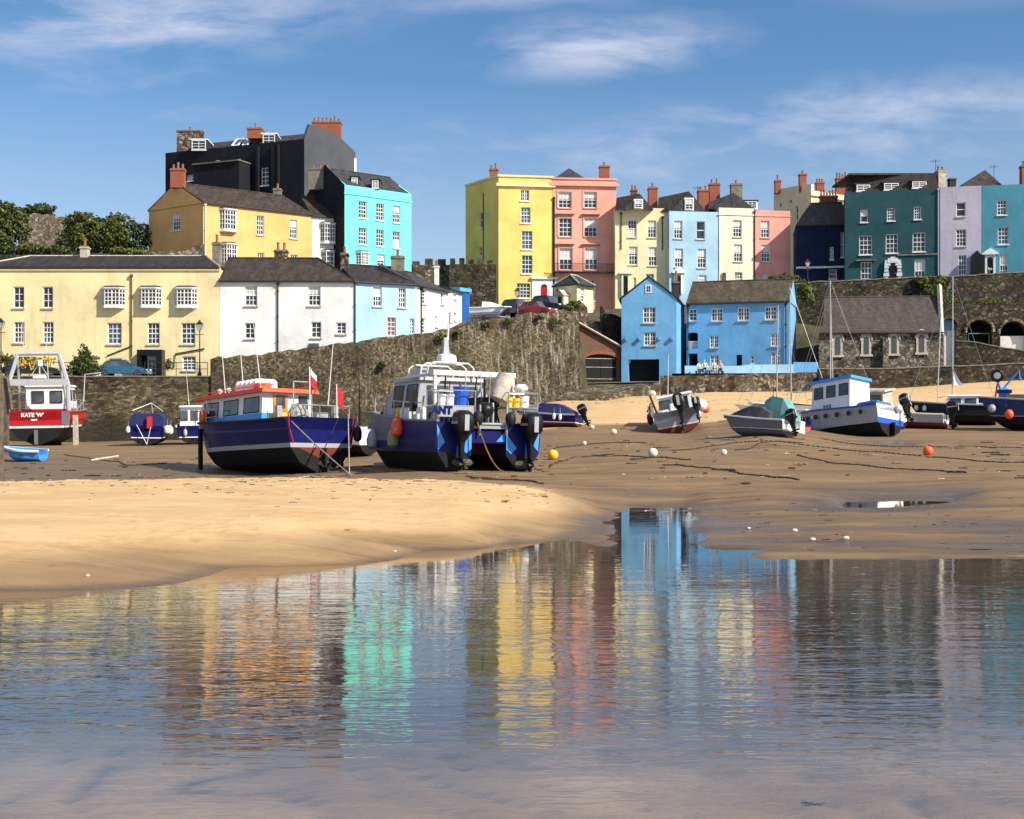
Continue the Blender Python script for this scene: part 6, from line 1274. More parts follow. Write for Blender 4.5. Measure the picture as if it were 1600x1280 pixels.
# ---- catamaran
b = place('catamaran', 'blue and grey catamaran workboat with two big black outboards and a roof frame', 763, 42, 24, heel=1.5, pitch=.6, dz=.02, group=BG)
L = 8.6; GELB = paint('cat_grey', (.17, .165, .2), .45, .35); 
def cathull(s_):
    mb = MB(); rings = []
    for i in range(15):
        t = i / 14; yo = s_ * (1.86 - .62 * max(0, t - .55) ** 1.5 * 1.6); yi = s_ * (.62 + .35 * max(0, t - .7) * 1.0); k = max(0, (t - .7) / .3) ** 2 * 1.0; ym = (yo + yi) / 2 * (1 - .0) ; zt = 1.62 + .5 * t * t; x = t * L
        if t > .8: f = ((t - .8) / .2) ** 2 * .5; yo, yi = yo + (ym - yo) * f, yi + (ym - yi) * f
        rk = .7 * max(0, (t - .6) / .4) ** 2
        rings.append([(x, yo, zt), (x - rk * .2, yo * .995, 1.0 + k * .3), (x - rk * .5, yo * .97, .62 + k * .5), (x - rk, ym + s_ * .16, .0 + k), (x - rk, ym - s_ * .16, .0 + k), (x - rk * .5, yi, .55 + k * .5), (x - rk * .2, yi, 1.0 + k * .2), (x, yi, zt)])
    m = 8
    for k in range(m - 1):
        mat = [GELB, B_NAVY, AF_BLK, AF_BLK, AF_BLK, B_NAVY, B_NAVY][k]
        if k in (0,):
            vs = [p for r in rings[:7] for p in (r[k], r[k + 1])]; mb.add(vs, [(2 * i, 2 * i + 1, 2 * i + 3, 2 * i + 2) for i in range(6)], B_NAVY); vs = [p for r in rings[6:] for p in (r[k], r[k + 1])]; mb.add(vs, [(2 * i, 2 * i + 1, 2 * i + 3, 2 * i + 2) for i in range(8)], GELB)
        else:
            vs = [p for r in rings for p in (r[k], r[k + 1])]; mb.add(vs, [(2 * i, 2 * i + 1, 2 * i + 3, 2 * i + 2) for i in range(14)], mat)
    r0 = rings[0]; mb.poly([r0[0], r0[1], r0[6], r0[7]], B_NAVY); mb.poly([r0[1], r0[2], r0[5], r0[6]], B_NAVY); mb.poly([r0[2], r0[3], r0[4], r0[5]], AF_BLK); re = rings[-1]; mb.poly(re, GELB)
    mb.build('hull', b)
cathull(1); cathull(-1)
mb = MB(); mb.box(.12, L - 1.5, -.7, .7, .95, 1.35, B_NAVY); mb.box(.05, L - .9, -1.72, 1.72, 1.42, 1.56, DECK, ); mb.build('bridge_deck', b)
mb = MB()
for q in [[(-.015, s_ * 1.78, .7), (-.015, s_ * 1.84, 1.55), (-.015, s_ * 1.55, .95)] for s_ in (-1, 1)] + [[(-.015, s_ * .62, .75), (-.015, s_ * .62, 1.25), (-.015, s_ * 1.0, .8), (-.015, s_ * .8, .6)] for s_ in (-1, 1)] + [[(.1, -.3, 1.0), (.1, -.62, 1.34), (.1, -.62, 1.0)]]: mb = MB(); mb.poly(q, B_SKY); mb.build('transom_stripe', b)
mb = MB(); 
for s_ in (-1, 1): mb.tube([(L * t, s_ * (1.8 - .62 * max(0, t - .55) ** 1.5 * 1.6), 1.64 + .5 * t * t) for t in [i / 12 for i in range(12)]], .06, GELB if s_ > 0 else B_WHT, 6)
mb.build('rubbing_strake', b)
wh = cabin(b, 3.4, 7.0, 2.8, 1.55, 3.12, wall=B_LG, roof=B_LG, rake=.9, tap=.2, over=.08, wins=2, back=None, front=3, rth=.12, winz=(2.22, 2.98)); mb = MB(); mb.box(3.37, 3.398, -.95, -.05, 2.1, 2.95, BGL); mb.build('window', wh)
mb = MB(); mb.box(3.37, 3.398, .15, .95, 1.6, 2.95, BGL); mb.build('door', wh)
mb = MB(); mb.loft([[(6.3, -1.3, 1.6), (6.3, 1.3, 1.6), (6.3, 1.15, 2.35), (6.3, -1.15, 2.35)], [(7.6, -.8, 1.9), (7.6, .8, 1.9), (7.6, .7, 2.05), (7.6, -.7, 2.05)]], B_LG, True, True); mb.build('foredeck_coaming', b)
POL = paint('frame_pale', (.66, .65, .6), .35, .2)
mb = MB(); zf = 3.25
for s_ in (-1, 1): mb.tube([(1.2, s_ * 1.45, 1.55), (1.4, s_ * 1.42, zf)], .07, POL, 6); mb.tube([(1.4, s_ * 1.42, zf), (5.4, s_ * 1.2, zf)], .06, POL, 6)
mb.box(1.3, 1.52, -1.5, 1.5, zf - .05, zf + .12, POL); mb.tube([(1.4, 1.5, zf - .55), (1.4, 1.1, zf - .02)], .05, POL, 5); mb.tube([(1.4, -1.5, zf - .55), (1.4, -1.1, zf - .02)], .05, POL, 5); mb.build('roof_frame', b)
mb = MB()
for x in (3.2, 3.9, 5.2): mb.tube([(x, 1.05, 3.2), (x, 1.0, 3.6), (x, .8, 3.75), (x, -.5, 3.75), (x, -.7, 3.6), (x, -.72, 3.2)], .035, POL, 6)
mb.build('roof_hoop', b)
mb = MB(); mb.lathe((3.9, .05, 3.75), [(.36, 0), (.38, .06), (.34, .3), (.2, .36)], B_WHT, 14); mb.build('radar_dome', b)
mb = MB(); mb.box(4.2, 5.2, -.1, .9, 3.25, 3.6, B_LG); mb.build('roof_locker', b)
mb = MB(); mb.hexa([(3.82, -.03, 4.1), (4.02, -.03, 4.1), (4.02, .19, 4.1), (3.82, .19, 4.1), (3.88, .02, 4.7), (4.0, .02, 4.7), (4.0, .16, 4.7), (3.88, .16, 4.7)], B_LG); mb.build('mast_base', b)
mb = MB(); mb.tube([(3.9, .05, 4.1), (3.9, 0, 5.2)], .035, B_WHT, 6); mb.tube([(3.9, -.03, 4.6), (3.9, -.04, 5.6)], .02, RUST, 5); mb.tube([(3.9, -.45, 4.95), (3.9, .3, 4.95)], .018, RUST, 4); mb.build('light_mast', b)
outboard(b, -.02, 1.1, 1.28, 1.08, 0); outboard(b, -.02, -1.35, 1.28, 1.08, 0)
for y0_, y1_ in ((.45, 1.75), (-1.8, -.75)):
    mb = MB(); z0 = 1.6
    for z in (z0 + .55, z0 + 1.05): mb.tube([(.15, y0_, z), (.15, y1_, z), (1.2, y1_, z), (1.2, y0_, z), (.15, y0_, z)], .022, STEEL, 5)
    for x in (.15, 1.2):
        for y in (y0_, y1_): mb.tube([(x, y, z0), (x, y, z0 + 1.06)], .024, STEEL, 5)
    mb.box(.2, 1.15, y0_ + .03, y1_ - .03, z0 + .52, z0 + .55, GALV); mb.build('gear_rack', b)
def tub(x, y, z, r, h, mat, nm='tub'):
    mb = MB(); mb.lathe((x, y, z), [(r * .85, 0), (r, h * .95), (r * 1.08, h * .96), (r * 1.08, h), (r * .9, h)], mat, 14); return mb.build(nm, b)
tub(.6, .78, 2.16, .27, .62, B_BLUE, 'barrel'); tub(.5, 1.2, 2.16, .14, .36, B_WHT, 'bucket'); tub(.5, 1.5, 2.16, .14, .36, B_WHT, 'bucket'); tub(.6, -.95, 2.16, .14, .35, YELP, 'bucket'); tub(.6, -1.22, 2.16, .13, .32, YELP, 'bucket'); tub(.6, -1.5, 2.16, .14, .4, B_WHT, 'bucket'); tub(.9, -1.7, 2.16, .12, .4, B_WHT, 'bucket')
mb = MB(); mb.rbox(.3, .8, -1.55, -1.15, 2.68, 2.95, B_WHT, .1); mb.build('float', b)
mb = MB(); mb.ball((.5, -.05, 2.05), .3, BLACK, 1, 1, .9); mb.build('black_float', b, smooth=True)
mb = MB(); mb.rev((.7, -.55, 2.35), (0, -.35, 1), [(.1, 0), (.3, .1), (.32, .7), (.26, .95), (.1, 1.0)], plain('wrapped_canvas', (.5, .45, .36), .9, var=.25), 10); mb.build('bagged_engine', b, smooth=True)
mb = MB()
for i in range(40): y = rng.uniform(-1.2, .7); x = rng.uniform(.5, 3.2); mb.tube([(x, y, 1.56), (x + rng.uniform(-.2, .2), y + rng.uniform(-.2, .2), rng.uniform(2.0, 3.3))], rng.uniform(.015, .05), rng.choice([GALV, BLACK, RUST, ALU, BLACK, B_DK]), 5)
mb.build('deck_gear', b)
mb = MB(); mb.box(1.0, 3.0, -.7, -.1, 1.57, 2.5, B_DK); mb.box(1.0, 2.2, .0, .3, 1.57, 2.1, WOOD); mb.build('net_hauler', b)
mb = MB(); mb.box(0.0, .1, -.6, .32, 1.56, 1.62, GALV); [mb.tube([(.0, y, 1.2), (.0, y, 2.2)], .04, GALV, 5) for y in (-.62, .34)]; mb.build('stern_gate', b)
for y, r in ((.45, .19), (-.72, .18)): mb = MB(); mb.ball((-.1, y, 1.75), r, B_DK, 1, 1, 1.35, 12, 9); mb.build('fender', b, smooth=True)
for x, z, m_, r in ((6.6, 1.0, B_LG, .2), (3.9, 1.05, plain('fender_olive', (.3, .3, .12), .6), .2), (3.5, 1.45, B_ORB, .2)):
    mb = MB(); t = x / L; y = 1.82 - .62 * max(0, t - .55) ** 1.5 * 1.6 + r * .8; mb.lathe((x, y, z - .35), [(.04, 0), (r, .12), (r * 1.15, .35), (r * .8, .6), (.05, .75)], m_, 12); mb.tube([(x, y, z + .38), (x, y - .1, 1.9)], .014, ROPE, 4); mb.build('fender', b, smooth=True)
for i in range(7): mb = MB(); x = 2.4 + i * .42; mb.lathe((x, 1.45, 1.66), [(.1, 0), (.11, .1), (.11, .42), (.05, .5)], YELP if i == 6 else B_WHT, 8); mb.build('deck_fender', b)
rail(b, [(x, 1.62 - .45 * max(0, x / L - .55) ** 1.5 * 1.6, 1.7 + .5 * (x / L) ** 2) for x in (2.0, 3.0, 4.0, 5.0, 6.0, 7.0, 7.6)], .55, mat=GALV)
mb = MB(); mb.box(2.8, 3.1, 1.5, 1.7, 2.0, 2.7, BLACK); mb.build('winch', b)
text_mesh('ANT', .34, B_NAVY, 'name_lettering', b, Matrix.Translation((.13, 1.62, 1.98)) @ Matrix.Rotation(R(-90), 4, 'Z') @ Matrix.Rotation(R(90), 4, 'X'), font_w=3)
mb = MB(); mb.box(.14, .18, .5, 2.05 - .3, 1.78, 2.14, B_LG); mb.build('name_board', b)
mb = MB(); mb.ball((-.05, .95, .3), .45, plain('mud_weed', (.1, .1, .06), .95, var=.5, scale=9), .5, .85, .35, 10, 6); mb.build('weed_fouling', b); mb = MB(); mb.ball((-.05, -1.25, .25), .45, MATS['mud_weed'], .5, .85, .35, 10, 6); mb.build('weed_fouling', b)
# ---- speedboat with navy cover behind the catamaran
b = place('speedboat', 'small blue speedboat with dark blue cover and outboard behind the catamaran', 905, 77, 66, heel=4, group=BG, scale=.98)
hull(b, 4.2, 1.8, .75, top=B_NAVY, stripe=B_WHT, bottom=AF_RED, wl=.2, st=.05, stern=.9, strake=B_LG, deck=.2, band=B_NAVY, rake=.8); mb = MB()
mb.loft([[(x, -w, .75), (x, -w * .7, .75 + h), (x, w * .7, .75 + h), (x, w, .75)] for x, w, h in ((.3, .75, .2), (1.2, .8, .65), (2.4, .75, .7), (3.6, .4, .15))], CANN, True, True); mb.build('cover', b)
mb = MB(); mb.loft([[(x, -w, .76), (x, -w * .7, .78 + h), (x, w * .7, .78 + h), (x, w, .76)] for x, w, h in ((2.5, .76, .7), (3.3, .6, .45), (4.0, .2, .1))], B_LG, True, True); mb.build('foredeck', b)
outboard(b, -.02, 0, .8, .8, 25); fender(b, (1.3, .95, .4), .1, .4); fender(b, (.9, .95, .35), .1, .4)
# ---- white boat heeled over with stern to us
b = place('motor_boat', 'white heeled over motor boat with open cuddy and red bottom on the sand edge', 1062, 75, -10, heel=-11, dz=-.1, group=BG, scale=1.3)
hull(b, 4.8, 2.25, 1.15, top=B_WHT, stripe=B_WHT, bottom=AF_RED, transom=B_LG, wl=.42, st=.05, stern=.92, strake=B_WHT, deck=.45, inner=DECK)
wh = cabin(b, 2.0, 3.6, 1.7, .75, 1.85, wall=B_WHT, roof=B_WHT, rake=.6, back=None, wins=1, front=2, winz=(1.3, 1.72)); mb = MB(); mb.box(1.96, 1.998, -.6, .1, .8, 1.75, B_DK); mb.box(1.96, 1.998, .2, .75, 1.25, 1.72, BGL); mb.build('doorway', wh)
outboard(b, -.02, -.25, 1.2, .95, 8); outboard(b, -.02, -1.0, 1.0, .7, 30, cowl=B_DK)
aerial(b, (2.4, .3, 1.9), 1.9, (0, -.4)); rail(b, [(x, 1.05, 1.15) for x in (.2, .9, 1.6)], .5)
mb = MB()
for i in range(6): y = -.55 + i * .22; mb.tube([(2.0, y, 1.93), (1.95, y, 2.2)], .03, B_DK, 5)
mb.build('rod_rack', b)
mb = MB(); mb.rbox(.4, 1.0, .3, .8, .7, 1.25, B_WHT, .05); mb.build('seat_box', b); mb = MB(); mb.rbox(1.0, 1.6, -.2, .25, .7, 1.5, B_WHT, .05); mb.build('console', b)
fender(b, (.5, 1.2, .7), .14, .55, B_DK); mb = MB(); mb.ball((.3, -1.35, .95), .2, B_ORB); mb.build('float', b); mb = MB(); mb.ball((.1, -1.2, 1.15), .28, B_WHT); mb.build('fender', b); mb = MB(); mb.tube([(1.9, .9, 1.1), (1.9, 1.1, 2.1)], .05, BLACK, 5); mb.tube([(1.9, 1.05, 1.7), (1.9, 1.3, 1.3)], .12, AF_RED, 6); mb.build('hauler', b)
# ---- grey covered cruiser
b = place('motor_boat', 'grey motor boat under a charcoal cover with a pale teal canopy and white stern', 1234, 58, 46, heel=7, pitch=-1, group=BG, scale=.75)
hull(b, 4.9, 2.1, 1.05, top=B_GREY, stripe=B_WHT, bottom=B_GREY, transom=B_WHT, wl=.4, st=.04, stern=.92, strake=B_WHT, deck=.25); mb = MB()
mb.loft([[(x, -w, 1.05 + sh), (x, -w * .8, 1.1 + h * .7), (x, 0, 1.1 + h), (x, w * .8, 1.1 + h * .7), (x, w, 1.05 + sh)] for x, w, h, sh in ((1.0, 1.0, .45, 0), (1.7, 1.02, .95, 0), (2.6, 1.0, 1.0, .05), (3.4, .85, .62, .15), (4.4, .45, .2, .28), (4.8, .1, .12, .33))], CANV, True, True); mb.build('cover', b)
mb = MB(); mb.loft([[(x, -w, 1.1), (x, -w * .95, 1.1 + h * .6), (x, -w * .6, 1.1 + h), (x, w * .3, 1.1 + h), (x, w * .5, 1.1)] for x, w, h in ((-.1, .95, .4), (.5, 1.02, 1.3), (1.3, 1.05, 1.42), (1.75, 1.05, 1.1))], CANT, True, True); mb.build('canopy', b)
outboard(b, -.05, .45, 1.0, .95, 22); mb = MB(); mb.rbox(-.45, .0, -1.0, .9, .35, .5, B_WHT, .05); mb.box(-.4, -.02, -.95, -.45, .5, 1.1, B_WHT); mb.build('bathing_platform', b)
aerial(b, (1.4, 0, 2.4), .9, (0, .1), .03, AF_RED)
b = place('dinghy', 'orange and blue dinghy tucked behind the white stern of the covered boat', 1257, 66, 40, group='dinghies', cat='dinghy'); hull(b, 2.6, 1.4, .6, top=B_NAVY, stripe=ORNG, bottom=ORNG, wl=.2, st=.08, deck=.2); fender(b, (-.1, .3, .1), .12, .35)
# ---- blue and white wheelhouse boat
b = place('fishing_boat', 'blue roofed white wheelhouse boat leaning on the mud beside masts', 1392, 68, 36, heel=7, pitch=7, dz=-.05, group=BG)
ri = hull(b, 6.2, 2.5, 1.75, top=B_LG, stripe=B_LG, bottom=AF_BLK, transom=B_WHT, wl=.75, st=.08, stern=.9, sheer=.45, strake=B_BLUE, deck=.3, inner=DECK, rake=.8)
mb = MB(); mb.poly([(-.014, -1.05, .72), (-.014, 1.05, .72), (-.014, 1.1, 1.02), (-.014, -1.1, 1.02)], B_BLUE); mb.build('transom_stripe', b)
mb = MB(); mb.box(.1, 4.6, -.06, .06, -.0, .4, AF_BLK); mb.box(-.3, 0, -.04, .04, .1, .8, BLACK); mb.build('keel', b)
wh = cabin(b, 2.0, 4.7, 1.75, 1.5, 3.45, wall=B_WHT, roof=B_SKY, rake=.1, tap=.08, over=.1, wins=3, back=None, front=2, rth=.16, winz=(2.55, 3.2)); mb = MB(); mb.box(4.1, 4.55, .3, .86, 3.62, 3.8, B_NAVY); mb.ball((3.4, .1, 3.85), .2, B_DK, 1, 1, .8); mb.build('roof_gear', b)
mb = MB(); [mb.box(3.3 + i * .2, 3.4 + i * .2, .862, .885, 1.75, 2.15, BGL) for i in range(3)]; mb.build('louvre', wh)
for i in range(6): x = .9 + i * .8; mb = MB(); t = x / 6.2; y = 1.25 * (1 if t < .45 else 1 - ((t - .45) / .55) ** 2.3) + .06; mb.rev((x, y - .0, 1.35 + .3 * t * t), (0, 1, 0), [(.08, 0), (.13, .0), (.14, .04), (.08, .06)], RUBBER, 12); mb.build('tyre_fender', b)
mb = MB(); mb.rbox(.3, 1.7, -.7, .9, 1.5, 2.0, plain('tarpaulin_teal', (.03, .14, .22), .7), .15); mb.build('tarpaulin', b); outboard(b, -.02, -.9, 1.9, .8, 12); mb = MB(); mb.ball((-.12, -.55, 1.65), .2, B_WHT); mb.build('fender', b); mb = MB(); mb.box(-.02, 1.1, .9, 1.1, 1.82, 1.88, B_SKY); mb.build('side_deck', b)
# ---- white cuddy boat behind it
b = place('motor_boat', 'white open cuddy boat with varnished wood inside behind the blue roofed boat', 1412, 76, 52, heel=-6, group=BG)
hull(b, 4.6, 2.0, 1.1, top=B_WHT, stripe=B_WHT, bottom=AF_BLK, wl=.4, st=.05, strake=B_WHT, deck=.4); wh = cabin(b, .9, 3.0, 1.7, .8, 2.3, wall=PALE, roof=PALE, rake=.4, wins=2, back=None, front=2, lower=WOODO, zl=1.25, winz=(1.45, 2.1)); outboard(b, -.02, 0, 1.2, .8, 20)
# ---- sailing boats by their masts
b = place('sailing_boat', 'yacht with two bare masts hidden behind the blue roofed boat', 1300, 80, 60, heel=-2, group='sailing boats', cat='sailing boat'); hull(b, 5.5, 2.0, 1.0, top=B_WHT, stripe=B_NAVY, bottom=AF_BLK, wl=.4, deck=.15)
mast(b, 2.6, 1.0, 7.6, 2.2, [(5.4, 0, 1.2), (0, 0, 1.1), (2.6, .9, 1.0)], .065)
b = place('sailing_boat', 'yacht showing only a leaning pale mast and wire stays left of the blue roofed boat', 1264, 77, 62, heel=3, group='sailing boats', cat='sailing boat'); hull(b, 4.6, 1.8, .8, top=B_WHT, stripe=B_WHT, bottom=AF_BLK, wl=.3, deck=.15); mast(b, 2.0, .8, 6.4, None, [(4.5, 0, 1.0), (0, 0, .9)], .06)
b = place('sailing_boat', 'yacht with a black boom cover sticking up right of the blue roofed boat', 1372, 82, 66, heel=-1, group='sailing boats', cat='sailing boat'); hull(b, 5.5, 2.0, 1.0, top=B_DK, stripe=B_WHT, bottom=AF_BLK, wl=.4, deck=.15); mast(b, 3.0, 1.0, 8.3, 2.6, [(5.4, 0, 1.2), (0, 0, 1.1), (3.0, -.9, 1.0)], .065, cover=B_DK)
b = place('sailing_boat', 'yacht with a thin leaning mast just right of the blue cabin roof', 1352, 80, 60, heel=2, group='sailing boats', cat='sailing boat'); hull(b, 4.6, 1.7, .8, top=B_WHT, stripe=B_WHT, bottom=AF_BLK, wl=.3, deck=.15); mast(b, 2.0, .8, 7.8, None, [(4.5, 0, 1.0)], .055, lean=.3)
# ---- open boat with outboard
b = place('motor_boat', 'low grey and white open boat with black outboard and rust red bottom', 1478, 76, 58, heel=5, group=BG)
hull(b, 4.0, 1.7, .85, top=B_LG, stripe=B_LG, bottom=AF_RED, transom=B_WHT, wl=.3, st=.05, stern=.9, strake=B_WHT, deck=.3, inner=B_WHT); outboard(b, -.05, 0, 1.0, .95, 6); mb = MB(); mb.rbox(2.2, 3.4, -.5, .5, .7, 1.05, B_WHT, .12); mb.build('foredeck', b)
# ---- dark sailing boat with furled jib
b = place('sailing_boat', 'dark hulled yacht with a tall mast and loose white sail at the right', 1556, 78, 68, heel=2, group='sailing boats', cat='sailing boat')
hull(b, 5.2, 2.1, 1.25, top=B_DK, stripe=B_DK, bottom=AF_BLK, wl=.5, st=.05, stern=.8, sheer=.3, strake=B_LG, deck=.2); cabin(b, 1.0, 3.0, 1.4, 1.05, 1.75, wins=2, rake=.4, front=2, back=None, winz=(1.3, 1.6))
mast(b, 2.5, 1.2, 8.0, None, [(5.1, 0, 1.5), (0, 0, 1.3)], .06); mb = MB(); mb.tube([(3.4, -.1, 1.5), (3.2, -.1, 6.8)], .035, ALU, 6); mb.build('jib_luff', b)
mb = MB(); rows = [(2.5, .02), (2.15, .14), (1.85, .28), (1.6, .45), (1.45, .62)]; q = [[(2.44 - w * f, .06 * math.sin(f * 5 + z), z + 1.0) for f in (0, .33, .66, 1)] for z, w in rows]
for r0, r1 in zip(q, q[1:]):
    for i in range(3): mb.poly([r0[i], r0[i + 1], r1[i + 1], r1[i]], B_WHT)
mb.build('sail', b); fender(b, (4.6, .35, .9), .12, .35); fender(b, (4.1, .7, .85), .12, .35); mb = MB(); mb.tube([(.1, 0, 1.3), (-.1, .3, 2.5)], .06, RUST, 6); mb.build('tiller_post', b)
# ---- blue fishing boat cut by the right edge
b = place('fishing_boat', 'dark blue fishing boat with orange buoys cut off by the right edge', 1692, 73, 72, heel=1, group=BG)
hull(b, 5.6, 2.5, 1.75, top=paint('boat_teal_blue', (.012, .05, .13), .35), stripe=B_LG, bottom=AF_BLK, wl=.75, st=.05, stern=.9, sheer=.3, strake=B_LG, deck=.4)
for x, z in ((4.0, .95), (2.1, 1.0)): mb = MB(); mb.ball((x, 1.42, z), .24, B_ORB, 1, 1, 1.15); mb.build('buoy_fender', b, smooth=True)
mb = MB(); mb.ball((4.9, .85, 1.3), .22, B_LG, 1, 1, 1.1); mb.build('fender', b, smooth=True)
mb = MB(); mb.box(3.0, 4.2, .1, .9, 1.4, 2.1, WOOD); mb.build('wooden_hatch', b); mb = MB(); mb.rbox(3.9, 4.5, -.2, .4, 1.4, 2.5, B_SKY, .1); mb.box(3.8, 4.6, -.3, .5, 2.2, 2.4, B_NAVY); mb.build('hauler_stand', b)
mb = MB(); mb.rev((4.6, .5, 3.2), (0, 1, 0), [(.14, 0), (.3, -.05), (.38, .02), (.3, .1), (.14, .05)], BLACK, 14); mb.rev((4.6, .52, 3.2), (0, 1, 0), [(.01, 0), (.2, .0), (.2, .09), (.01, .1)], B_LG, 12); mb.tube([(4.4, .3, 2.4), (4.6, .5, 3.0)], .08, B_SKY, 5); mb.build('hauler_wheel', b)
mb = MB(); mb.tube([(4.3, .1, 2.4), (3.4, .3, 3.5), (3.3, .3, 2.9)], .06, B_SKY, 5); mb.build('davit', b); mb = MB(); mb.rbox(.6, 1.5, -.5, .6, 1.4, 2.0, B_WHT, .1); mb.build('fish_box', b)
# ================================================================== vehicles
def car(name, label, px, Y, z, head, paintm, L=4.2, W=1.75, hatch=True, cat='car', suv=False, open_top=False):
    root = thing(name, label, cat, ((px - 800) / F * Y, Y, z), 'cars parked by the harbour' if cat == 'car' else None, (0, 0, R(head)), local=True)
    H = 1.45 if not suv else 1.7; zb = .28
    prof = [(-L / 2, .55), (-L / 2 + .05, .82), (-L / 2 + .35, .95 if hatch else .98), (-.95 if hatch else -.7, 1.0), (L / 2 - 1.15, .96), (L / 2 - .35, .80), (L / 2, .62), (L / 2 - .02, .32), (-L / 2 + .05, .32)]
    mb = MB(); ys = [-W / 2, -W / 2 + .1, W / 2 - .1, W / 2]
    mb.loft([[(x * (.985 if abs(y) > W / 2 - .05 else 1), y, zb + (zz - .28) * (.95 if abs(y) > W / 2 - .05 else 1)) for x, zz in prof] for y in ys], paintm, True, True); body = mb.build('body', root, bevel=.03)
    cabp = [(-L / 2 + .4, .96), (-L / 2 + .75, H - .08), (-L / 2 + 1.3, H), (.35, H), (L / 2 - 1.2, .97)]
    if open_top: cabp = [(-.2, .98), (.0, 1.25), (.5, 1.25), (.75, .98)]
    mb = MB(); ti = [.13, .13]; 
    mb.loft([[(x, s_ * (W / 2 - .06 - (.18 if zz > 1.1 else 0)), zz) for x, zz in cabp] for s_ in (-1, 1)], BGL, True, True); gh = mb.build('windows', root)
    mb = MB(); xs_ = [q[0] for q in cabp]; 
    if not open_top: mb.box(xs_[1] + .05, xs_[3] - .05, -W / 2 + .2, W / 2 - .2, H - .02, H + .02, paintm)
    for s_ in (-1, 1):
        for x in ((-.55, .35) if not open_top else ()): mb.tube([(x - .1, s_ * (W / 2 - .055), .97), (x, s_ * (W / 2 - .235), H)], .035, paintm, 4)
    if mb.v: mb.build('roof', root)
    wp = MB()
    for sx in (-1, 1):
        for s_ in (-1, 1):
            mb = MB(); c = (sx * (L / 2 - .75), s_ * (W / 2 - .04), .32); mb.rev(c, (0, s_, 0), [(.2, -.16), (.32, -.14), (.32, .03), (.29, .06), (.2, .05)], RUBBER, 16); wl_ = mb.build('wheel', root)
            mb = MB(); mb.rev(c, (0, s_, 0), [(.2, -.05), (.205, .052), (.06, .03), (.02, .06)], ALU, 10); mb.build('rim', wl_)
    for s_ in (-1, 1):
        mb = MB(); mb.rbox(L / 2 - .16, L / 2 - .02, s_ * .62 - .16, s_ * .62 + .16, .58, .74, B_WHT, .03); mb.build('headlight', root); mb = MB(); mb.box(-L / 2 - .01, -L / 2 + .06, s_ * .68 - .1, s_ * .68 + .1, .66, .86, AF_RED); mb.build('tail_light', root)
    return root
TBL = plain('car_teal_blue', (.01, .10, .19), .25, spec=.6, coat=.6); CBK = plain('car_black', (.012, .013, .018), .25, coat=.6); CRD = plain('car_red', (.42, .01, .012), .3, coat=.5); CDR = plain('car_maroon', (.05, .008, .01), .35, coat=.4); CWH = plain('car_white', (.72, .72, .7), .35, coat=.4)
car('parked_car', 'metallic teal blue hatchback parked in front of the cream house', 194, 106.4, 5.74, 2, TBL)
car('parked_car', 'black car half hidden by the red trawler gantry on the quay', 52, 106.4, 5.74, 1, CBK, L=4.8, suv=True)
zr_ = lambda px, Y: float(field(HT, np.array([(px - 800) / F * Y]), np.array([Y]))[0]) + .06
car('parked_car', 'open topped red classic car parked by the yellow house', 838, 122, zr_(838, 122), -30, CRD, L=3.7, W=1.5)
car('parked_car', 'dark maroon car parked left of the red classic car', 808, 127, zr_(808, 127), -42, CDR, L=4.0, suv=True)
car('parked_car', 'black car parked right of the red classic car before the red door', 855, 134, zr_(855, 134), -35, CBK, L=4.1, suv=True)
# white pick-up half hidden by the slope wall
v = thing('parked_van', 'white pickup van half hidden by the slope wall under the white cottage', 'van', (P(503, 0, 109).x, 109, 6.93), None, (0, 0, R(185)), local=True)
mb = MB(); mb.loft([[(x, y, z) for x, z in ((-2.2, .5), (2.3, .5), (2.3, 1.0), (1.5, 1.2), (1.1, 1.85), (.0, 1.9), (-.1, 1.3), (-2.2, 1.3))] for y in (-.85, .85)], CWH, True, True); mb.build('body', v, bevel=.04)
mb = MB(); mb.box(-2.15, -.2, -.8, .8, 1.32, 2.0, CWH); mb.build('load', v); mb = MB(); mb.poly([(1.52, -.75, 1.23), (1.52, .75, 1.23), (1.13, .7, 1.83), (1.13, -.7, 1.83)], BGL); mb.build('windscreen', v)
for s_ in (-1, 1):
    mb = MB(); mb.poly([(.2, s_ * .86, 1.3), (1.3, s_ * .86, 1.3), (1.05, s_ * .86, 1.78), (.2, s_ * .86, 1.8)], BGL); mb.build('window', v)
    for x in (-1.4, 1.5): mb = MB(); mb.rev((x, s_ * .8, .35), (0, s_, 0), [(.2, -.15), (.35, -.1), (.35, .05), (.2, .06)], RUBBER, 14); mb.build('wheel', v)
car('parked_car', 'dark roofed grey car in front of the white pickup behind the slope wall', 458, 107.6, 6.05, 184, plain('car_grey', (.12, .12, .13), .3, coat=.5))
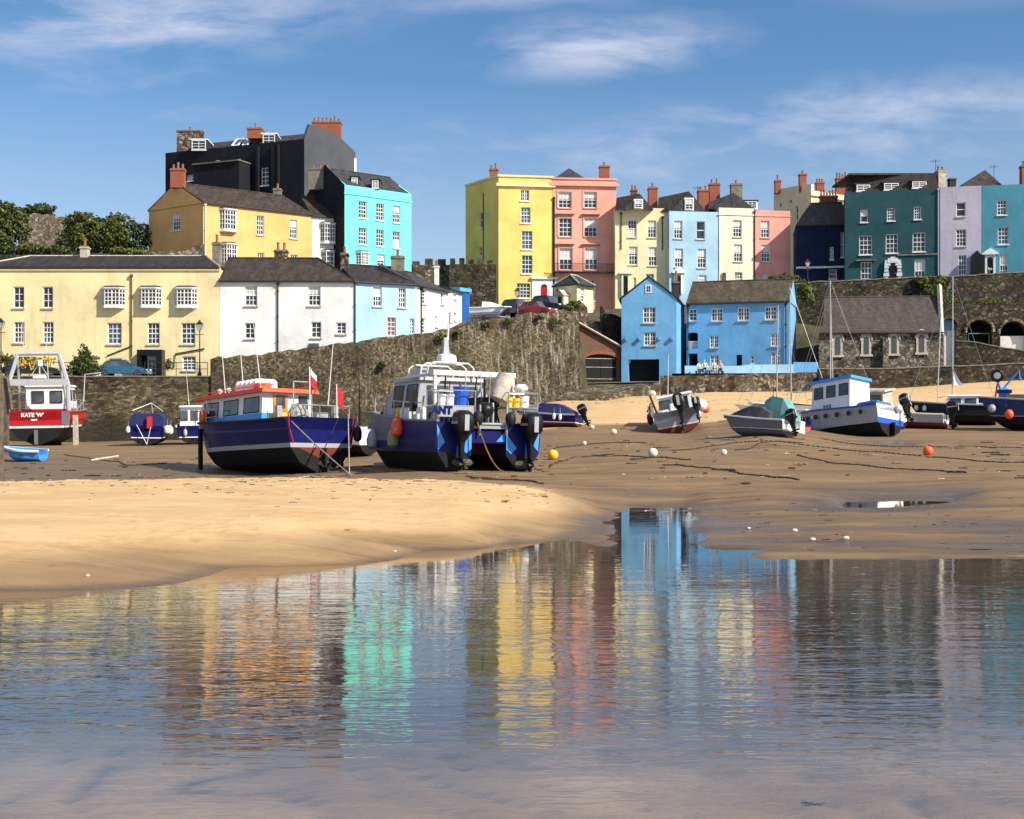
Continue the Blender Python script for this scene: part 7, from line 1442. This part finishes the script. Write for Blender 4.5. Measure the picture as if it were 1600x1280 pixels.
# motor boat on a trailer
x, Y = P(763, 0, 121).x, 121.0; zt = zr_(763, 121)
t = thing('boat_trailer', 'galvanised road trailer carrying the white speedboat', 'trailer', (x, Y, zt), None, (0, 0, R(-8)), local=True)
mb = MB(); [mb.tube([(-1.4, s_ * .5, .5), (1.2, s_ * .5, .5), (2.1, 0, .45)], .05, GALV, 5) for s_ in (-1, 1)]; mb.tube([(-1.0, -.6, .5), (-1.0, .6, .5)], .05, GALV, 5); mb.build('frame', t)
for s_ in (-1, 1): mb = MB(); mb.rev((-.3, s_ * .8, .3), (0, s_, 0), [(.14, -.1), (.28, -.08), (.28, .08), (.14, .08)], RUBBER, 12); mb.build('wheel', t)
b = thing('speedboat', 'white speedboat stored on a trailer left of the yellow house', 'boat', (x - 1.7, Y + .2, zt + .6), None, (0, 0, R(-8)), local=True)
hull(b, 3.9, 1.7, .8, top=B_WHT, stripe=B_SKY, bottom=B_WHT, wl=.22, st=.06, stern=.9, sheer=.1, strake=B_WHT, deck=.1, rake=.9); mb = MB(); mb.loft([[(x_, -w_, .8), (x_, -w_ * .7, .8 + h_), (x_, w_ * .7, .8 + h_), (x_, w_, .8)] for x_, w_, h_ in ((1.2, .6, .55), (2.0, .62, .5), (3.2, .35, .1))], B_WHT, True, True); mb.build('cuddy', b); mb = MB(); mb.tube([(.9, -.6, .8), (.9, -.6, 1.35), (.9, .6, 1.35), (.9, .6, .8)], .03, BLACK, 5); mb.build('arch', b)
# ================================================================== street furniture
def lamp_post(px, pyT, Y, zb, label):
    p = P(px, pyT, Y); root = thing('street_lamp', label, 'street lamp', (p.x, Y, zb), 'street lamps'); h = p.z - zb; x = p.x
    mb = MB(); mb.lathe((x, Y, zb), [(.16, 0), (.16, .3), (.1, .45), (.08, .9), (.1, .95), (.055, 1.05), (.04, h - 1.0), (.06, h - .95), (.05, h - .85)], IRON, 8); mb.tube([(x - .35, Y, zb + h - 1.2), (x + .35, Y, zb + h - 1.2)], .03, IRON, 5); mb.build('post', root)
    z = zb + h - .85; mb = MB(); q = lambda s_, z: [(x - s_, Y - s_, z), (x + s_, Y - s_, z), (x + s_, Y + s_, z), (x - s_, Y + s_, z)]; mb.loft([q(.12, z), q(.24, z + .5)], plain('lamp_glass', (.5, .48, .4), .2), True, True); lt = mb.build('lantern', root)
    mb = MB(); mb.loft([q(.28, z + .5), q(.08, z + .72), q(.03, z + .85)], IRON, True, True)
    for a, c in zip(q(.12, z), q(.245, z + .5)): mb.tube([a, c], .02, IRON, 4)
    mb.build('lantern_cap', lt); return root
lamp_post(312, 500, 105.2, 5.75, 'black iron street lamp on the quay right of the porch'); lamp_post(1.5, 497, 105.2, 5.75, 'black iron street lamp on the quay at the left edge')
lamp_post(808, 449, 119, 12.1, 'iron street lamp in front of the yellow house window'); lamp_post(1262, 405, 141, 15.8, 'street lamp before the navy house on the upper terrace')
# quay railings
root = thing('quay_railing', 'black iron railing along the quay edge in front of the cream house', 'railing', (P(160, 0, 104.4).x, 104.4, 5.75)); mb = MB(); pr = []
for i in range(22):
    px = -20 + i * 16.4; 
    if 130 < px < 225: continue
    a = P(px, 590, 104.5); m2 = MB(); m2.tube([(a.x, 104.5, 5.72), (a.x, 104.5, 6.95)], .03, IRON, 5); m2.build('post', root)
for x0, x1 in ((-30, 131), (227, 325)):
    for z in (6.92, 6.4): a, c = P(x0, 0, 104.5), P(x1, 0, 104.5); mb.tube([(a.x, 104.5, z), (c.x, 104.5, z)], .028, IRON, 5)
mb.build('rail', root)
root = thing('lane_railing', 'black railings at the foot of the lane beside the blue gate', 'railing', tuple(P(745, 500, 115)))
mb = MB(); zb = zr_(745, 116); [mb.tube([(P(px, 0, 116).x, 116, zb), (P(px, 0, 116).x, 116, zb + 1.1)], .035, IRON, 5) for px in (731, 738, 744, 750)]; mb.tube([(P(731, 0, 116).x, 116, zb + 1.1), (P(750, 0, 116).x, 116, zb + 1.1)], .03, IRON, 5); mb.build('rail', root)
for px, Y in ((111, 104.7),):
    p = P(px, 577, Y); mb = MB(); mb.lathe((p.x, Y, 5.75), [(.16, 0), (.15, .7), (.19, .75), (.12, .95), (.02, 1.0)], PALE, 10); tag(mb.build('bollard', org=(p.x, Y, 5.75)), 'pale stone bollard on the quay beside the conifer', 'bollard')
# pier timber on the left
p = P(-4, 700, 33); zb = g1(p.x, 33); mb = MB()
mb.box(-.16, .12, -.15, .15, -.3, ZP(583, 33) - zb, WOOD, .02, .02); mb.v = [(a + p.x, b_ + 33, c + zb) for a, b_, c in mb.v]; tag(mb.build('pier_post', org=(p.x, 33, zb)), 'tall weathered timber mooring post at the left edge', 'post')
root = thing('timber_pier', 'weathered timber fendering frame beyond the post at the left edge', 'pier', tuple(GP(2, 62)))
for dx, top in ((-1.2, 545), (-.55, 560), (.15, 575)):
    mb = MB(); x = GP(4, 62).x + dx; z0 = g1(x, 62); mb.box(x - .12, x + .12, 61.9, 62.15, z0 - .2, ZP(top + 12, 62), WOOD); mb.build('pile', root)
mb = MB(); x = GP(4, 62).x; mb.tube([(x - 1.3, 61.85, ZP(578, 62)), (x + .3, 61.85, ZP(592, 62)), (x + .5, 61.85, ZP(640, 62))], .1, WOOD, 5); mb.build('brace', root)
# slipway odds
for px, Y, r, lab in ((954.5, 116, .22, 'white painted marker stone on the slipway'), (1018, 113.6, .42, 'pale round boulder at the end of the wedge wall')):
    q = P(px, 0, Y); mb = MB(); z = g1(q.x, min(Y, 112)) + .35 if px < 1000 else g1(q.x, Y) + .15; mb.ball((q.x, Y, z), r, PALE, 1, .8, .8, 9, 6); tag(mb.build('boulder', org=(q.x, Y, z), smooth=True), lab, 'boulder')
# ================================================================== vegetation
def foliage(name, parent, blobs, n, size, mats=(0, 1, 2), org=None, wts=(5, 4, 1), hollow=.55):
    mb = MB(); tot = sum(b_[3] * b_[4] * b_[5] for b_ in blobs)
    for (x, y, z, rx, ry, rz) in blobs:
        k = max(8, int(n * rx * ry * rz / tot)); seed = rng.random() * 50
        for _ in range(k):
            v = Vector((rng.gauss(0, 1), rng.gauss(0, 1), rng.gauss(0, 1))).normalized(); rr = hollow + (1 - hollow) * rng.random() ** .6
            lump = 1 + .28 * math.sin(v.x * 5 + seed) * math.cos(v.z * 6 + seed * 2) + .16 * math.sin(v.z * 11 + v.x * 9 + seed); rr *= lump
            c = Vector((x + v.x * rx * rr, y + v.y * ry * rr, z + v.z * rz * rr)); s_ = size * rng.uniform(.6, 1.35)
            nrm = (v + Vector((rng.gauss(0, .6), rng.gauss(0, .6), rng.gauss(0, .6)))).normalized(); u = nrm.orthogonal().normalized(); u = Matrix.Rotation(rng.random() * 6.28, 3, nrm) @ u; w_ = nrm.cross(u)
            m = LEAF[rng.choices(mats, wts[:len(mats)])[0]]
            mb.poly([c - u * s_, c - w_ * s_ * .5, c + u * s_, c + w_ * s_ * .5], m)
    return mb.build(name, parent, org=org)
def tree(name, label, base, blobs, n, size, trunk_r=.2, limbs=5, cat='tree', wts=(5, 4, 1), group=None):
    root = thing(name, label, cat, base, group); mb = MB(); b0 = Vector(base); top = Vector(blobs[0][:3]); mb.tube([b0 - Vector((0, 0, .3)), b0.lerp(top, .5) + Vector((.1, 0, 0)), top], trunk_r, BARK, 7, r1=trunk_r * .4)
    for i in range(limbs):
        q = Vector(blobs[i % len(blobs)][:3]) + Vector((rng.uniform(-1, 1) * blobs[i % len(blobs)][3] * .6, 0, rng.uniform(-.3, .6) * blobs[i % len(blobs)][5])); mb.tube([b0.lerp(top, rng.uniform(.3, .6)), q], trunk_r * .4, BARK, 5, r1=.03)
    mb.build('trunk', root); foliage('crown', root, blobs, n, size, org=base, wts=wts); return root
def bl(px, py, Y, rpx, rpy, ry=None): q = P(px, py, Y); s_ = Y / F; return (q.x, q.y, q.z, rpx * s_, (ry or rpx * s_ * .8), rpy * s_)
tree('broadleaf_tree', 'bushy green tree at the left edge of the skyline', tuple(P(14, 398, 138)), [bl(14, 345, 138, 28, 26), bl(30, 360, 137.5, 18, 20), bl(0, 330, 138, 20, 16), bl(4, 372, 137, 22, 18), bl(-25, 350, 138, 25, 25)], 6500, .19)
tree('clipped_shrub', 'smooth domed dark shrub on the skyline behind the ruined wall', tuple(P(60, 345, 152)), [bl(62, 329, 152, 23, 10), bl(40, 332, 152, 14, 7)], 2200, .16, .08, 2, 'shrub', wts=(8, 2, 0))
tree('broadleaf_tree', 'spreading mid green tree right of the ruined wall', tuple(P(128, 395, 136)), [bl(130, 352, 136, 26, 20), bl(112, 345, 137, 12, 11), bl(150, 368, 135.5, 20, 18), bl(122, 372, 135, 18, 16)], 5200, .19)
tree('broadleaf_tree', 'bright leaved tree in front of the dark hedge', tuple(P(180, 395, 135)), [bl(180, 350, 135, 14, 17), bl(190, 365, 135, 12, 14), bl(172, 372, 135, 14, 14)], 3200, .19, wts=(3, 5, 2))
tree('hedge', 'large dark clipped hedge left of the orange house', tuple(P(210, 395, 140)), [bl(120, 378, 141, 34, 20), bl(160, 362, 141, 30, 23), bl(205, 368, 141, 34, 26), bl(238, 372, 141, 22, 22), bl(165, 388, 141, 40, 10)], 5600, .2, .1, 2, 'hedge', wts=(9, 1, 0))
tree('low_hedge', 'yellow green low hedge along the garden wall by the orange gable', tuple(P(205, 400, 131)), [bl(185, 392, 131, 14, 6), bl(205, 395, 131, 16, 6), bl(225, 396, 131, 14, 5)], 1500, .14, .05, 1, 'hedge', wts=(1, 4, 5))
tree('hedge', 'dark hedge and bramble behind the cream house roof at the far left', tuple(P(40, 400, 133)), [bl(15, 392, 133, 26, 9), bl(55, 391, 133, 28, 8), bl(95, 393, 133, 22, 9)], 2200, .17, .06, 1, 'hedge', wts=(7, 3, 0))
tree('conifer', 'small dark conical conifer on the quay left of the blue car', (P(131, 0, 105.3).x, 105.3, 5.75), [bl(131, 570, 105.3, 20, 20), bl(131, 552, 105.3, 10, 15), bl(126, 578, 105.3, 22, 12), bl(140, 577, 105.3, 17, 12)], 3600, .13, .08, 3, 'tree', wts=(6, 4, 0))
root = thing('palm_plant', 'spiky palm on the quay near the left street lamp', 'palm', (P(9, 0, 105.6).x, 105.6, 5.75)); mb = MB(); x = P(9, 0, 105.6).x; mb.tube([(x, 105.6, 5.7), (x, 105.6, 7.1)], .1, BARK, 6); mb.build('trunk', root); mb = MB()
for i in range(46):
    a = rng.uniform(0, 6.28); e = rng.uniform(-.3, 1.3); L_ = rng.uniform(.7, 1.2); d = Vector((math.cos(a) * math.cos(e), math.sin(a) * math.cos(e), math.sin(e))); s_ = d.cross(Vector((0, 0, 1))).normalized() * .05; c = Vector((x, 105.6, 7.1)); m_ = c + d * L_ * .6; t_ = c + d * L_ - Vector((0, 0, .25)); mb.poly([c - s_ * .5, c + s_ * .5, m_ + s_, t_, m_ - s_], LEAF[1])
mb.build('frond', root)
def patch(name, label, blobs, n, size, wts=(4, 4, 2), cat='plant', group=None):
    q = blobs[0]; o = foliage(name, None, blobs, n, size, org=(q[0], q[1], q[2] - q[5]), wts=wts); tag(o, label, cat, group); return o
patch('ivy', 'curtain of bright green ivy hanging over the terrace wall below the teal house', [bl(1448, 441, 137.2, 14, 9, .35), bl(1468, 440, 137, 14, 9, .35), bl(1436, 438, 137.5, 8, 6, .3), bl(1458, 447, 137, 16, 6, .3)], 1500, .16, (2, 6, 3))
patch('bush', 'rounded olive bush above the right end of the chapel roof', [bl(1461, 464, 135.5, 22, 14, 1.2), bl(1480, 470, 135.5, 10, 9, 1.0)], 1900, .15, (4, 5, 1))
patch('bush', 'leafy bush between the blue house gable and the chapel', [bl(1258, 455, 134.5, 11, 14, 1.2), bl(1263, 466, 134, 9, 9, 1.0)], 1500, .15, (3, 5, 3))
patch('bush', 'brown green shrubs behind the ridge of the blue house', [bl(1225, 438, 141, 26, 9, 1.2), bl(1245, 443, 140, 14, 9, 1.2)], 1500, .15, (5, 4, 1))
patch('bush', 'small green bush on the corner of the slope wall under the lodge', [bl(897, 477, 121.5, 11, 7, .8), bl(888, 482, 120.5, 9, 5, .7)], 1000, .11, (4, 5, 1))
patch('wall_plant', 'dark tuft of weed growing out of the slope wall above the catamaran', [bl(597, 571, 108.0, 5, 6, .4)], 260, .13, (8, 1, 0))
for i, (px, py, Y) in enumerate(((795, 503, 114.6), (760, 508, 113.3), (843, 497, 116.2), (868, 503, 117), (716, 520, 111.6), (690, 527, 110.8))):
    patch('wall_plant', ['pellitory tuft on the slope wall top below the red car', 'pellitory tuft on the slope wall top below the speedboat trailer', 'pellitory tuft on the slope wall below the lodge', 'low hanging weeds near the right corner of the slope wall', 'small weeds below the blue gate on the slope wall', 'small weeds on the slope wall under the last white cottage'][i], [bl(px, py, Y - .25, rng.uniform(7, 12), rng.uniform(3, 5), .25)], 260, .1, (5, 4, 1), group='weeds on the slope wall')
patch('ledge_grass', 'strip of grass and weeds along the ledge above the arches', [bl(px, 474, 134.2, 12, 3.5, .5) for px in range(1486, 1620, 18)], 1600, .12, (3, 5, 2), cat='grass')
patch('bush', 'tiny garden shrub beside the porch of the cream house', [bl(263, 570, 110, 5, 9, .4)], 350, .1, (5, 4, 0))
# ================================================================== beach details
def ground_line(name, label, cat, pts, r, mat, group=None, wob=.12, links=False, n=70):
    """pts: (px, Y) on the ground"""
    mb = MB(); P2 = [Vector(((px - 800) / F * Y, Y, 0)) for px, Y in pts]; out = []; per = max(3, n // (len(P2) - 1)); ph = rng.random() * 9
    for a, c in zip(P2, P2[1:]):
        for i in range(per):
            q = a.lerp(c, i / per); q.y += wob * math.sin(len(out) * .35 + ph) + rng.uniform(-.04, .04); q.x += rng.uniform(-.04, .04); out.append(q)
    out.append(P2[-1]); zs = gz(np.array([q.x for q in out]), np.array([q.y for q in out])); out = [Vector((q.x, q.y, z + r * .5)) for q, z in zip(out, zs)]
    if links:
        for i in range(len(out) - 1):
            a, c = out[i], out[i + 1]; k = max(1, int((c - a).length / (r * 4.2)))
            for j in range(k): p0 = a.lerp(c, j / k); p1 = a.lerp(c, (j + .72) / k); mb.tube([p0, p1], r * rng.uniform(.75, 1.2), mat, 5)
    else: mb.tube(out, r, mat, 5)
    return tag(mb.build(name, org=out[0]), label, cat, group)
G_CH = 'mooring chains across the mud'
CH = [([(1050, 52), (1150, 55), (1300, 53.5), (1440, 50)], 'weedy chain from the middle of the mud towards the orange buoy'), ([(915, 50), (1000, 47.5), (1080, 45.5)], 'chain running left of the white buoy towards the middle'), ([(1035, 43), (1100, 41), (1180, 38.5), (1250, 36.5)], 'chain curving right from the biggest white buoy'), ([(1245, 47), (1340, 44), (1440, 41.2), (1512, 39.5)], 'long chain crossing the mud below the orange buoy'),
      ([(1460, 49), (1530, 47), (1610, 44.5)], 'chain running off to the right edge from the orange buoy'), ([(730, 39), (800, 37.2), (850, 36)], 'short chain below the stern of the catamaran'), ([(1150, 50), (1200, 54), (1255, 55)], 'chain near the grey covered boat'), ([(870, 57), (960, 60), (1010, 59)], 'chain lying behind the small white buoys'), ([(1300, 60), (1400, 57), (1520, 58), (1600, 56)], 'chain beyond the puddle at the right'), ([(100, 62), (150, 57), (200, 52), (262, 54)], 'dark chain on the wet mud left of the navy trawler')]
for pts, lab in CH: ground_line('mooring_chain', lab, 'chain', pts, .032, ROPED, G_CH, links=True, n=60)
ground_line('mooring_rope', 'thin rope trailing from the catamaran bow across the sand', 'rope', [(540, 40), (480, 42), (420, 40)], .03, ROPE, 'mooring ropes')
ground_line('mooring_rope', 'dark rope trailing on the mud behind the catamaran stern', 'rope', [(860, 44), (870, 46.5), (905, 49), (960, 50.5)], .035, ROPED, 'mooring ropes')
def hang_rope(name, label, a, c, sag, r, mat, n=14):
    a, c = Vector(a), Vector(c); mb = MB(); mb.tube([a.lerp(c, i / n) - Vector((0, 0, sag * 4 * (i / n) * (1 - i / n))) for i in range(n + 1)], r, mat, 5); return tag(mb.build(name, org=a), label, 'rope', 'mooring ropes')
hang_rope('mooring_rope', 'orange rope hanging from the catamaran stern gate to the mud', P(746, 660, 41.5), GP(787, 41.0, .05), .35, .025, ROPEO)
hang_rope('mooring_rope', 'pale rope from the navy trawler stern running to the mud', P(452, 655, 46), GP(549, 40.5, .04), .05, .022, ROPE); hang_rope('mooring_rope', 'vertical pale rope down the right corner of the trawler stern', P(544, 648, 45.6), GP(546, 41, .04), .02, .022, ROPE)
hang_rope('mooring_rope', 'dark rope crossing the trawler stern to the left', P(528, 655, 45.8), P(500, 715, 45.6), .02, .018, ROPED)
hang_rope('mooring_rope', 'slack pale rope from the timber frame to the red trawler', P(0, 580, 60), P(38, 613, 76), .3, .03, ROPE)
def buoy(px, Y, r, mat, label, cat='buoy'):
    q = GP(px, Y); root = thing('mooring_buoy', label, cat, q, 'mooring buoys on the mud'); mb = MB(); mb.ball((q.x, q.y, q.z + r * .85), r, mat, 1, 1, 1, 16, 10); mb.build('float', root, smooth=True); mb = MB(); mb.tube([(q.x + r * .2, q.y, q.z + r * 1.7), (q.x + r * .3, q.y, q.z + r * 2.1)], r * .18, IRON, 6); mb.build('eye', root)
BW_ = paint('buoy_cream', (.72, .68, .56), .6, .4)
for px, Y, r, m_, lab in ((1020, 47.5, .18, BW_, 'largest cream mooring buoy in the middle of the mud'), (1131, 47.5, .12, BW_, 'cream mooring buoy right of the largest one'), (959, 71, .17, BW_, 'white mooring buoy just right of the blue speedboat'), (925, 76, .14, BW_, 'small white buoy farthest up the beach'), (913, 58, .1, BW_, 'small pale buoy on a chain left of the others'), (1450, 50.5, .2, B_ORB, 'bright orange mooring buoy on the mud at the right'), (864, 48, .2, YELP, 'yellow float lying beside the catamaran'), (532, 52, .18, YELP, 'yellow float under the trawler stern')): buoy(px, Y, r, m_, lab)
# stones, shells, seaweed
SH = plain('shell_white', (.7, .66, .56), .7)
nr2 = random.Random(11)
for i, (px, Y, r) in enumerate(((1242, 22.4, .045), (1270, 20.6, .04), (1322, 20.7, .045), (1170, 22.8, .03), (137, 15.4, .022), (617, 19.0, .02))):
    q = GP(px, Y); mb = MB(); mb.ball(q + Vector((0, 0, r * .4)), r, SH, 1.2, 1, .7, 8, 5); tag(mb.build('shell', org=q, smooth=True), ['roundest white shell near the pool edge', 'flat pale shell by the waterline', 'flat pale shell farthest right by the waterline', 'tiny shell left of the roundest one', 'white pebble at the foot of the sandbank', 'tiny white pebble on the sandbank slope'][i], 'shell', 'shells and pebbles')
def litter(name, label, n, region, mats, smin, smax, kind_flat=.4):
    mb = MB()
    for _ in range(n):
        px, Y = region(); q = GP(px, Y); k = nr2.uniform(smin, smax); a = nr2.uniform(-.4, .4) if nr2.random() < .75 else nr2.uniform(0, 6.28); u = Vector((math.cos(a), math.sin(a), 0)); m_ = nr2.choice(mats); cnt = nr2.randint(1, 4)
        for c in range(cnt):
            o = q + u * k * c * 1.1 + Vector((0, nr2.uniform(-k, k) * .5, k * .12)); mb.ball(o, k * nr2.uniform(.35, .6), m_, nr2.uniform(.9, 2.2), nr2.uniform(.7, 1.4), kind_flat, 6, 4)
    o = mb.build(name); tag(o, label, None); o['kind'] = 'stuff'; return o
WEED = plain('seaweed', (.035, .026, .014), .8, var=.4, scale=9); STN = plain('pebble', (.22, .18, .13), .85, var=.4, scale=6)
litter('seaweed', 'dark seaweed scraps scattered on the crest of the sandbank', 260, lambda: (nr2.uniform(-40, 860), min(31.5, 24.5 + 7 * nr2.random() ** .7)), [WEED, WEED, STN], .018, .055)
litter('seaweed', 'dark seaweed scraps on the mud', 230, lambda: (nr2.uniform(-40, 1640), nr2.uniform(36, 62)), [WEED, WEED, STN], .05, .16)
litter('seaweed', 'scraps on the wet mud at the waterline', 150, lambda: (nr2.uniform(960, 1640), nr2.uniform(19.3, 30)), [WEED, STN], .015, .045)
litter('pebbles', 'pebbles and stones strewn over the mud flats', 500, lambda: (nr2.uniform(-40, 1640), 20 + 45 * nr2.random() ** .8), [STN, WEED, STN, STN, STN, WEED, STN, STN, SH], .012, .05, .7)
litter('pebbles', 'scraps on the dry upper beach', 160, lambda: (nr2.uniform(850, 1640), nr2.uniform(75, 110)), [WEED, STN], .05, .13)
litter('seaweed', 'weed fragments lying in the shallow water', 10, lambda: (1265 + nr2.gauss(0, 8), 6.75 + nr2.gauss(0, .04)), [WEED], .008, .018)
q = GP(155, 52.5); mb = MB(); mb.tube([(q.x - .6, q.y + .8, q.z + .1), (q.x + .3, q.y + 1.6, q.z + .25)], .05, PALE, 5); tag(mb.build('driftwood', org=q), 'pale stick of driftwood on the mud beyond the dinghy', 'driftwood')
# ================================================================== people and gull
def person(label, px, Y, zseat, face, shirt, trouser, hair, seated=True, scale=1.0, hat=None):
    x = (px - 800) / F * Y; root = thing('person', label, 'person', (x, Y, zseat), 'people sitting on the terrace', (0, 0, R(face)), local=True)
    J = {'pel': (0, 0, .1, .13), 'sp': (.02, 0, .33, .12), 'ch': (0, 0, .5, .145), 'nk': (-.02, 0, .64, .055), 'hd': (-.05, 0, .76, .085), 'ht': (-.04, 0, .84, .075)}
    e = [('pel', 'sp'), ('sp', 'ch'), ('ch', 'nk'), ('nk', 'hd'), ('hd', 'ht')]
    for s_, k in ((-1, 'l'), (1, 'r')):
        J['sh' + k] = (s_ * .18, 0, .57, .06); J['el' + k] = (s_ * .25, -.08, .32, .045); J['wr' + k] = (s_ * .16, -.3, .26, .033); J['ha' + k] = (s_ * .13, -.38, .25, .03)
        J['hp' + k] = (s_ * .1, -.06, .08, .095); J['kn' + k] = (s_ * .13, -.45, .1, .065); J['an' + k] = (s_ * .13, -.5, -.3, .045); J['to' + k] = (s_ * .14, -.66, -.36, .035)
        e += [('ch', 'sh' + k), ('sh' + k, 'el' + k), ('el' + k, 'wr' + k), ('wr' + k, 'ha' + k), ('pel', 'hp' + k), ('hp' + k, 'kn' + k), ('kn' + k, 'an' + k), ('an' + k, 'to' + k)]
    names = list(J); me = bpy.data.meshes.new('body'); me.from_pydata([J[n][:3] for n in names], [(names.index(a), names.index(c)) for a, c in e], [])
    o = bpy.data.objects.new('body', me); COL.objects.link(o); sk = o.modifiers.new('s', 'SKIN')
    for i, n in enumerate(names): me.skin_vertices[0].data[i].radius = (J[n][3], J[n][3] * .8)
    me.skin_vertices[0].data[0].use_root = True; ss = o.modifiers.new('u', 'SUBSURF'); ss.levels = 1; ss.render_levels = 1
    dg = bpy.context.evaluated_depsgraph_get(); m2 = bpy.data.meshes.new_from_object(o.evaluated_get(dg)); bpy.data.objects.remove(o)
    SK = plain('skin', (.55, .32, .22), .6); m2.materials.clear()
    for m_ in (SK, shirt, trouser, BLACK): m2.materials.append(m_)
    for p_ in m2.polygons:
        c = p_.center; p_.material_index = 0 if c.z > .64 or (c.y < -.2 and c.z > .2) else (3 if c.z < -.28 else (2 if c.z < .17 else 1)); p_.use_smooth = True
    m2.name = 'body'; bo = bpy.data.objects.new('body', m2); COL.objects.link(bo); bo.parent = root
    mb = MB(); mb.ball((-.045, .025, .82), .105, hair, 1, 1.05, .95, 10, 7); mb.build('hat' if hat else 'hair', root, smooth=True); return root
SH1 = plain('shirt_white', (.75, .75, .73), .8); SH2 = plain('shirt_blue', (.25, .42, .6), .8); TR1 = plain('trousers_dark', (.03, .03, .04), .85); TR2 = plain('trousers_pale', (.4, .36, .3), .85); HR = plain('hair_brown', (.07, .035, .02), .8); HRG = plain('hair_fair', (.45, .35, .22), .8)
for px, z_, f, a, b_, c, lab, h_ in ((1092, 6.83, 25, SH1, TR1, HR, 'person in a white shirt leaning forward at the left of the terrace seat', None), (1101, 6.93, -10, SH1, TR1, plain('hat_sky_blue', (.3, .5, .7), .8), 'person in a pale blue sun hat sitting by the terrace parapet', 1), (1116, 6.93, 10, plain('shirt_cream', (.7, .64, .5), .8), TR2, HRG, 'fair haired person in cream sitting under the blue house window', None), (1126, 6.88, -15, plain('shirt_pink', (.7, .4, .36), .8), TR1, HRG, 'person in a pink top sitting rightmost under the blue house window', None)):
    person(lab, px, 118.3, z_, f, a, b_, c, hat=h_)
root = thing('bench', 'dark slatted bench on the terrace of the blue house', 'bench', (P(1108, 0, 118.5).x, 118.5, 6.08)); x0, x1 = P(1086, 0, 118.5).x, P(1131, 0, 118.5).x
mb = MB(); [mb.box(x0, x1, 118.15 + i * .14, 118.26 + i * .14, 6.76, 6.81, WOOD) for i in range(4)]; mb.build('seat', root)
for x in (x0 + .1, (x0 + x1) / 2, x1 - .1): mb = MB(); mb.box(x - .05, x + .05, 118.2, 118.65, 6.08, 6.757, WOOD); mb.build('leg', root)
def bicycle(px, Y, z, label):
    x = P(px, 0, Y).x; root = thing('bicycle', label, 'bicycle', (x, Y, z), 'bicycles leaning on the terrace')
    for dx in (-.5, .5):
        mb = MB(); mb.tube([(x + dx + .32 * math.cos(a), Y, z + .33 + .32 * math.sin(a)) for a in [i * math.pi / 9 for i in range(19)]], .028, RUBBER, 5); w_ = mb.build('wheel', root); mb = MB(); [mb.tube([(x + dx, Y, z + .33), (x + dx + .3 * math.cos(a), Y, z + .33 + .3 * math.sin(a))], .006, STEEL, 3) for a in [i * math.pi / 4 for i in range(8)]]; mb.build('spoke', w_)
    mb = MB(); [mb.tube(q, .02, BLACK, 5) for q in ([(x - .5, Y, z + .33), (x - .05, Y, z + .33), (x - .15, Y, z + .85)], [(x - .05, Y, z + .33), (x + .38, Y, z + .8), (x - .13, Y, z + .75)], [(x + .5, Y, z + .33), (x + .36, Y, z + .95)])]; mb.build('frame', root)
    mb = MB(); mb.box(x - .25, x - .02, Y - .05, Y + .05, z + .85, z + .9, BLACK); mb.build('saddle', root); mb = MB(); mb.tube([(x + .36, Y - .25, z + .98), (x + .36, Y + .25, z + .98)], .02, BLACK, 5); mb.build('handlebar', root)
bicycle(1104, 117.95, 6.2, 'bicycle standing in front of the people at the pale blue parapet')
bicycle(1116, 117.9, 6.2, 'second bicycle right of the other at the parapet end')
# gull
q = P(1545.5, 426, 137.1); root = thing('seagull', 'white seagull standing on the terrace wall before the doorway', 'seagull', tuple(q)); mb = MB()
z = q.z; prof = [(-.32, .30, .02), (-.2, .31, .07), (0, .34, .13), (.12, .42, .11), (.17, .52, .065), (.19, .58, .075), (.24, .58, .05), (.3, .565, .015)]
mb.loft([[(q.x - dx * .8, q.y + r * math.cos(a) * .8, z + zz_ + r * math.sin(a)) for a in [i * math.pi / 5 for i in range(10)]] for dx, zz_, r in prof], SH, True, True); mb.build('body', root, smooth=True)
mb = MB(); [mb.tube([(q.x, q.y + s_, z - .02), (q.x, q.y + s_, z + .25)], .015, YELP, 4) for s_ in (-.05, .05)]; mb.build('leg', root)
mb = MB(); [mb.ball((q.x + .08, q.y + s_, z + .36), .1, B_LG, 2.4, .35, .8, 8, 5) for s_ in (-.1, .1)]; mb.build('wing', root)
# TV aerials on the roofs
for px, py, Y, h_, lab in ((1462, 268, 149, 2.0, 'television aerial on the teal house roof'), (1553, 285, 150, 2.6, 'television aerial behind the lavender house roof'), (1090, 300, 158, 1.3, 'television aerial beside the red chimney of the powder blue house')):
    q = P(px, py, Y); mb = MB(); mb.tube([q - Vector((0, 0, .6)), q + Vector((0, 0, h_ - .6))], .03, IRON, 4); z = q.z + h_ - .8; mb.tube([(q.x - .6, Y, z), (q.x + .5, Y, z)], .02, IRON, 4); [mb.tube([(q.x - .5 + i * .22, Y, z - .2), (q.x - .5 + i * .22, Y, z + .2)], .012, IRON, 3) for i in range(5)]; tag(mb.build('tv_aerial', org=q), lab, 'aerial', 'television aerials')
for o in list(bpy.data.objects):
    if '_org' in o: del o['_org']
    if '_dz' in o: del o['_dz']
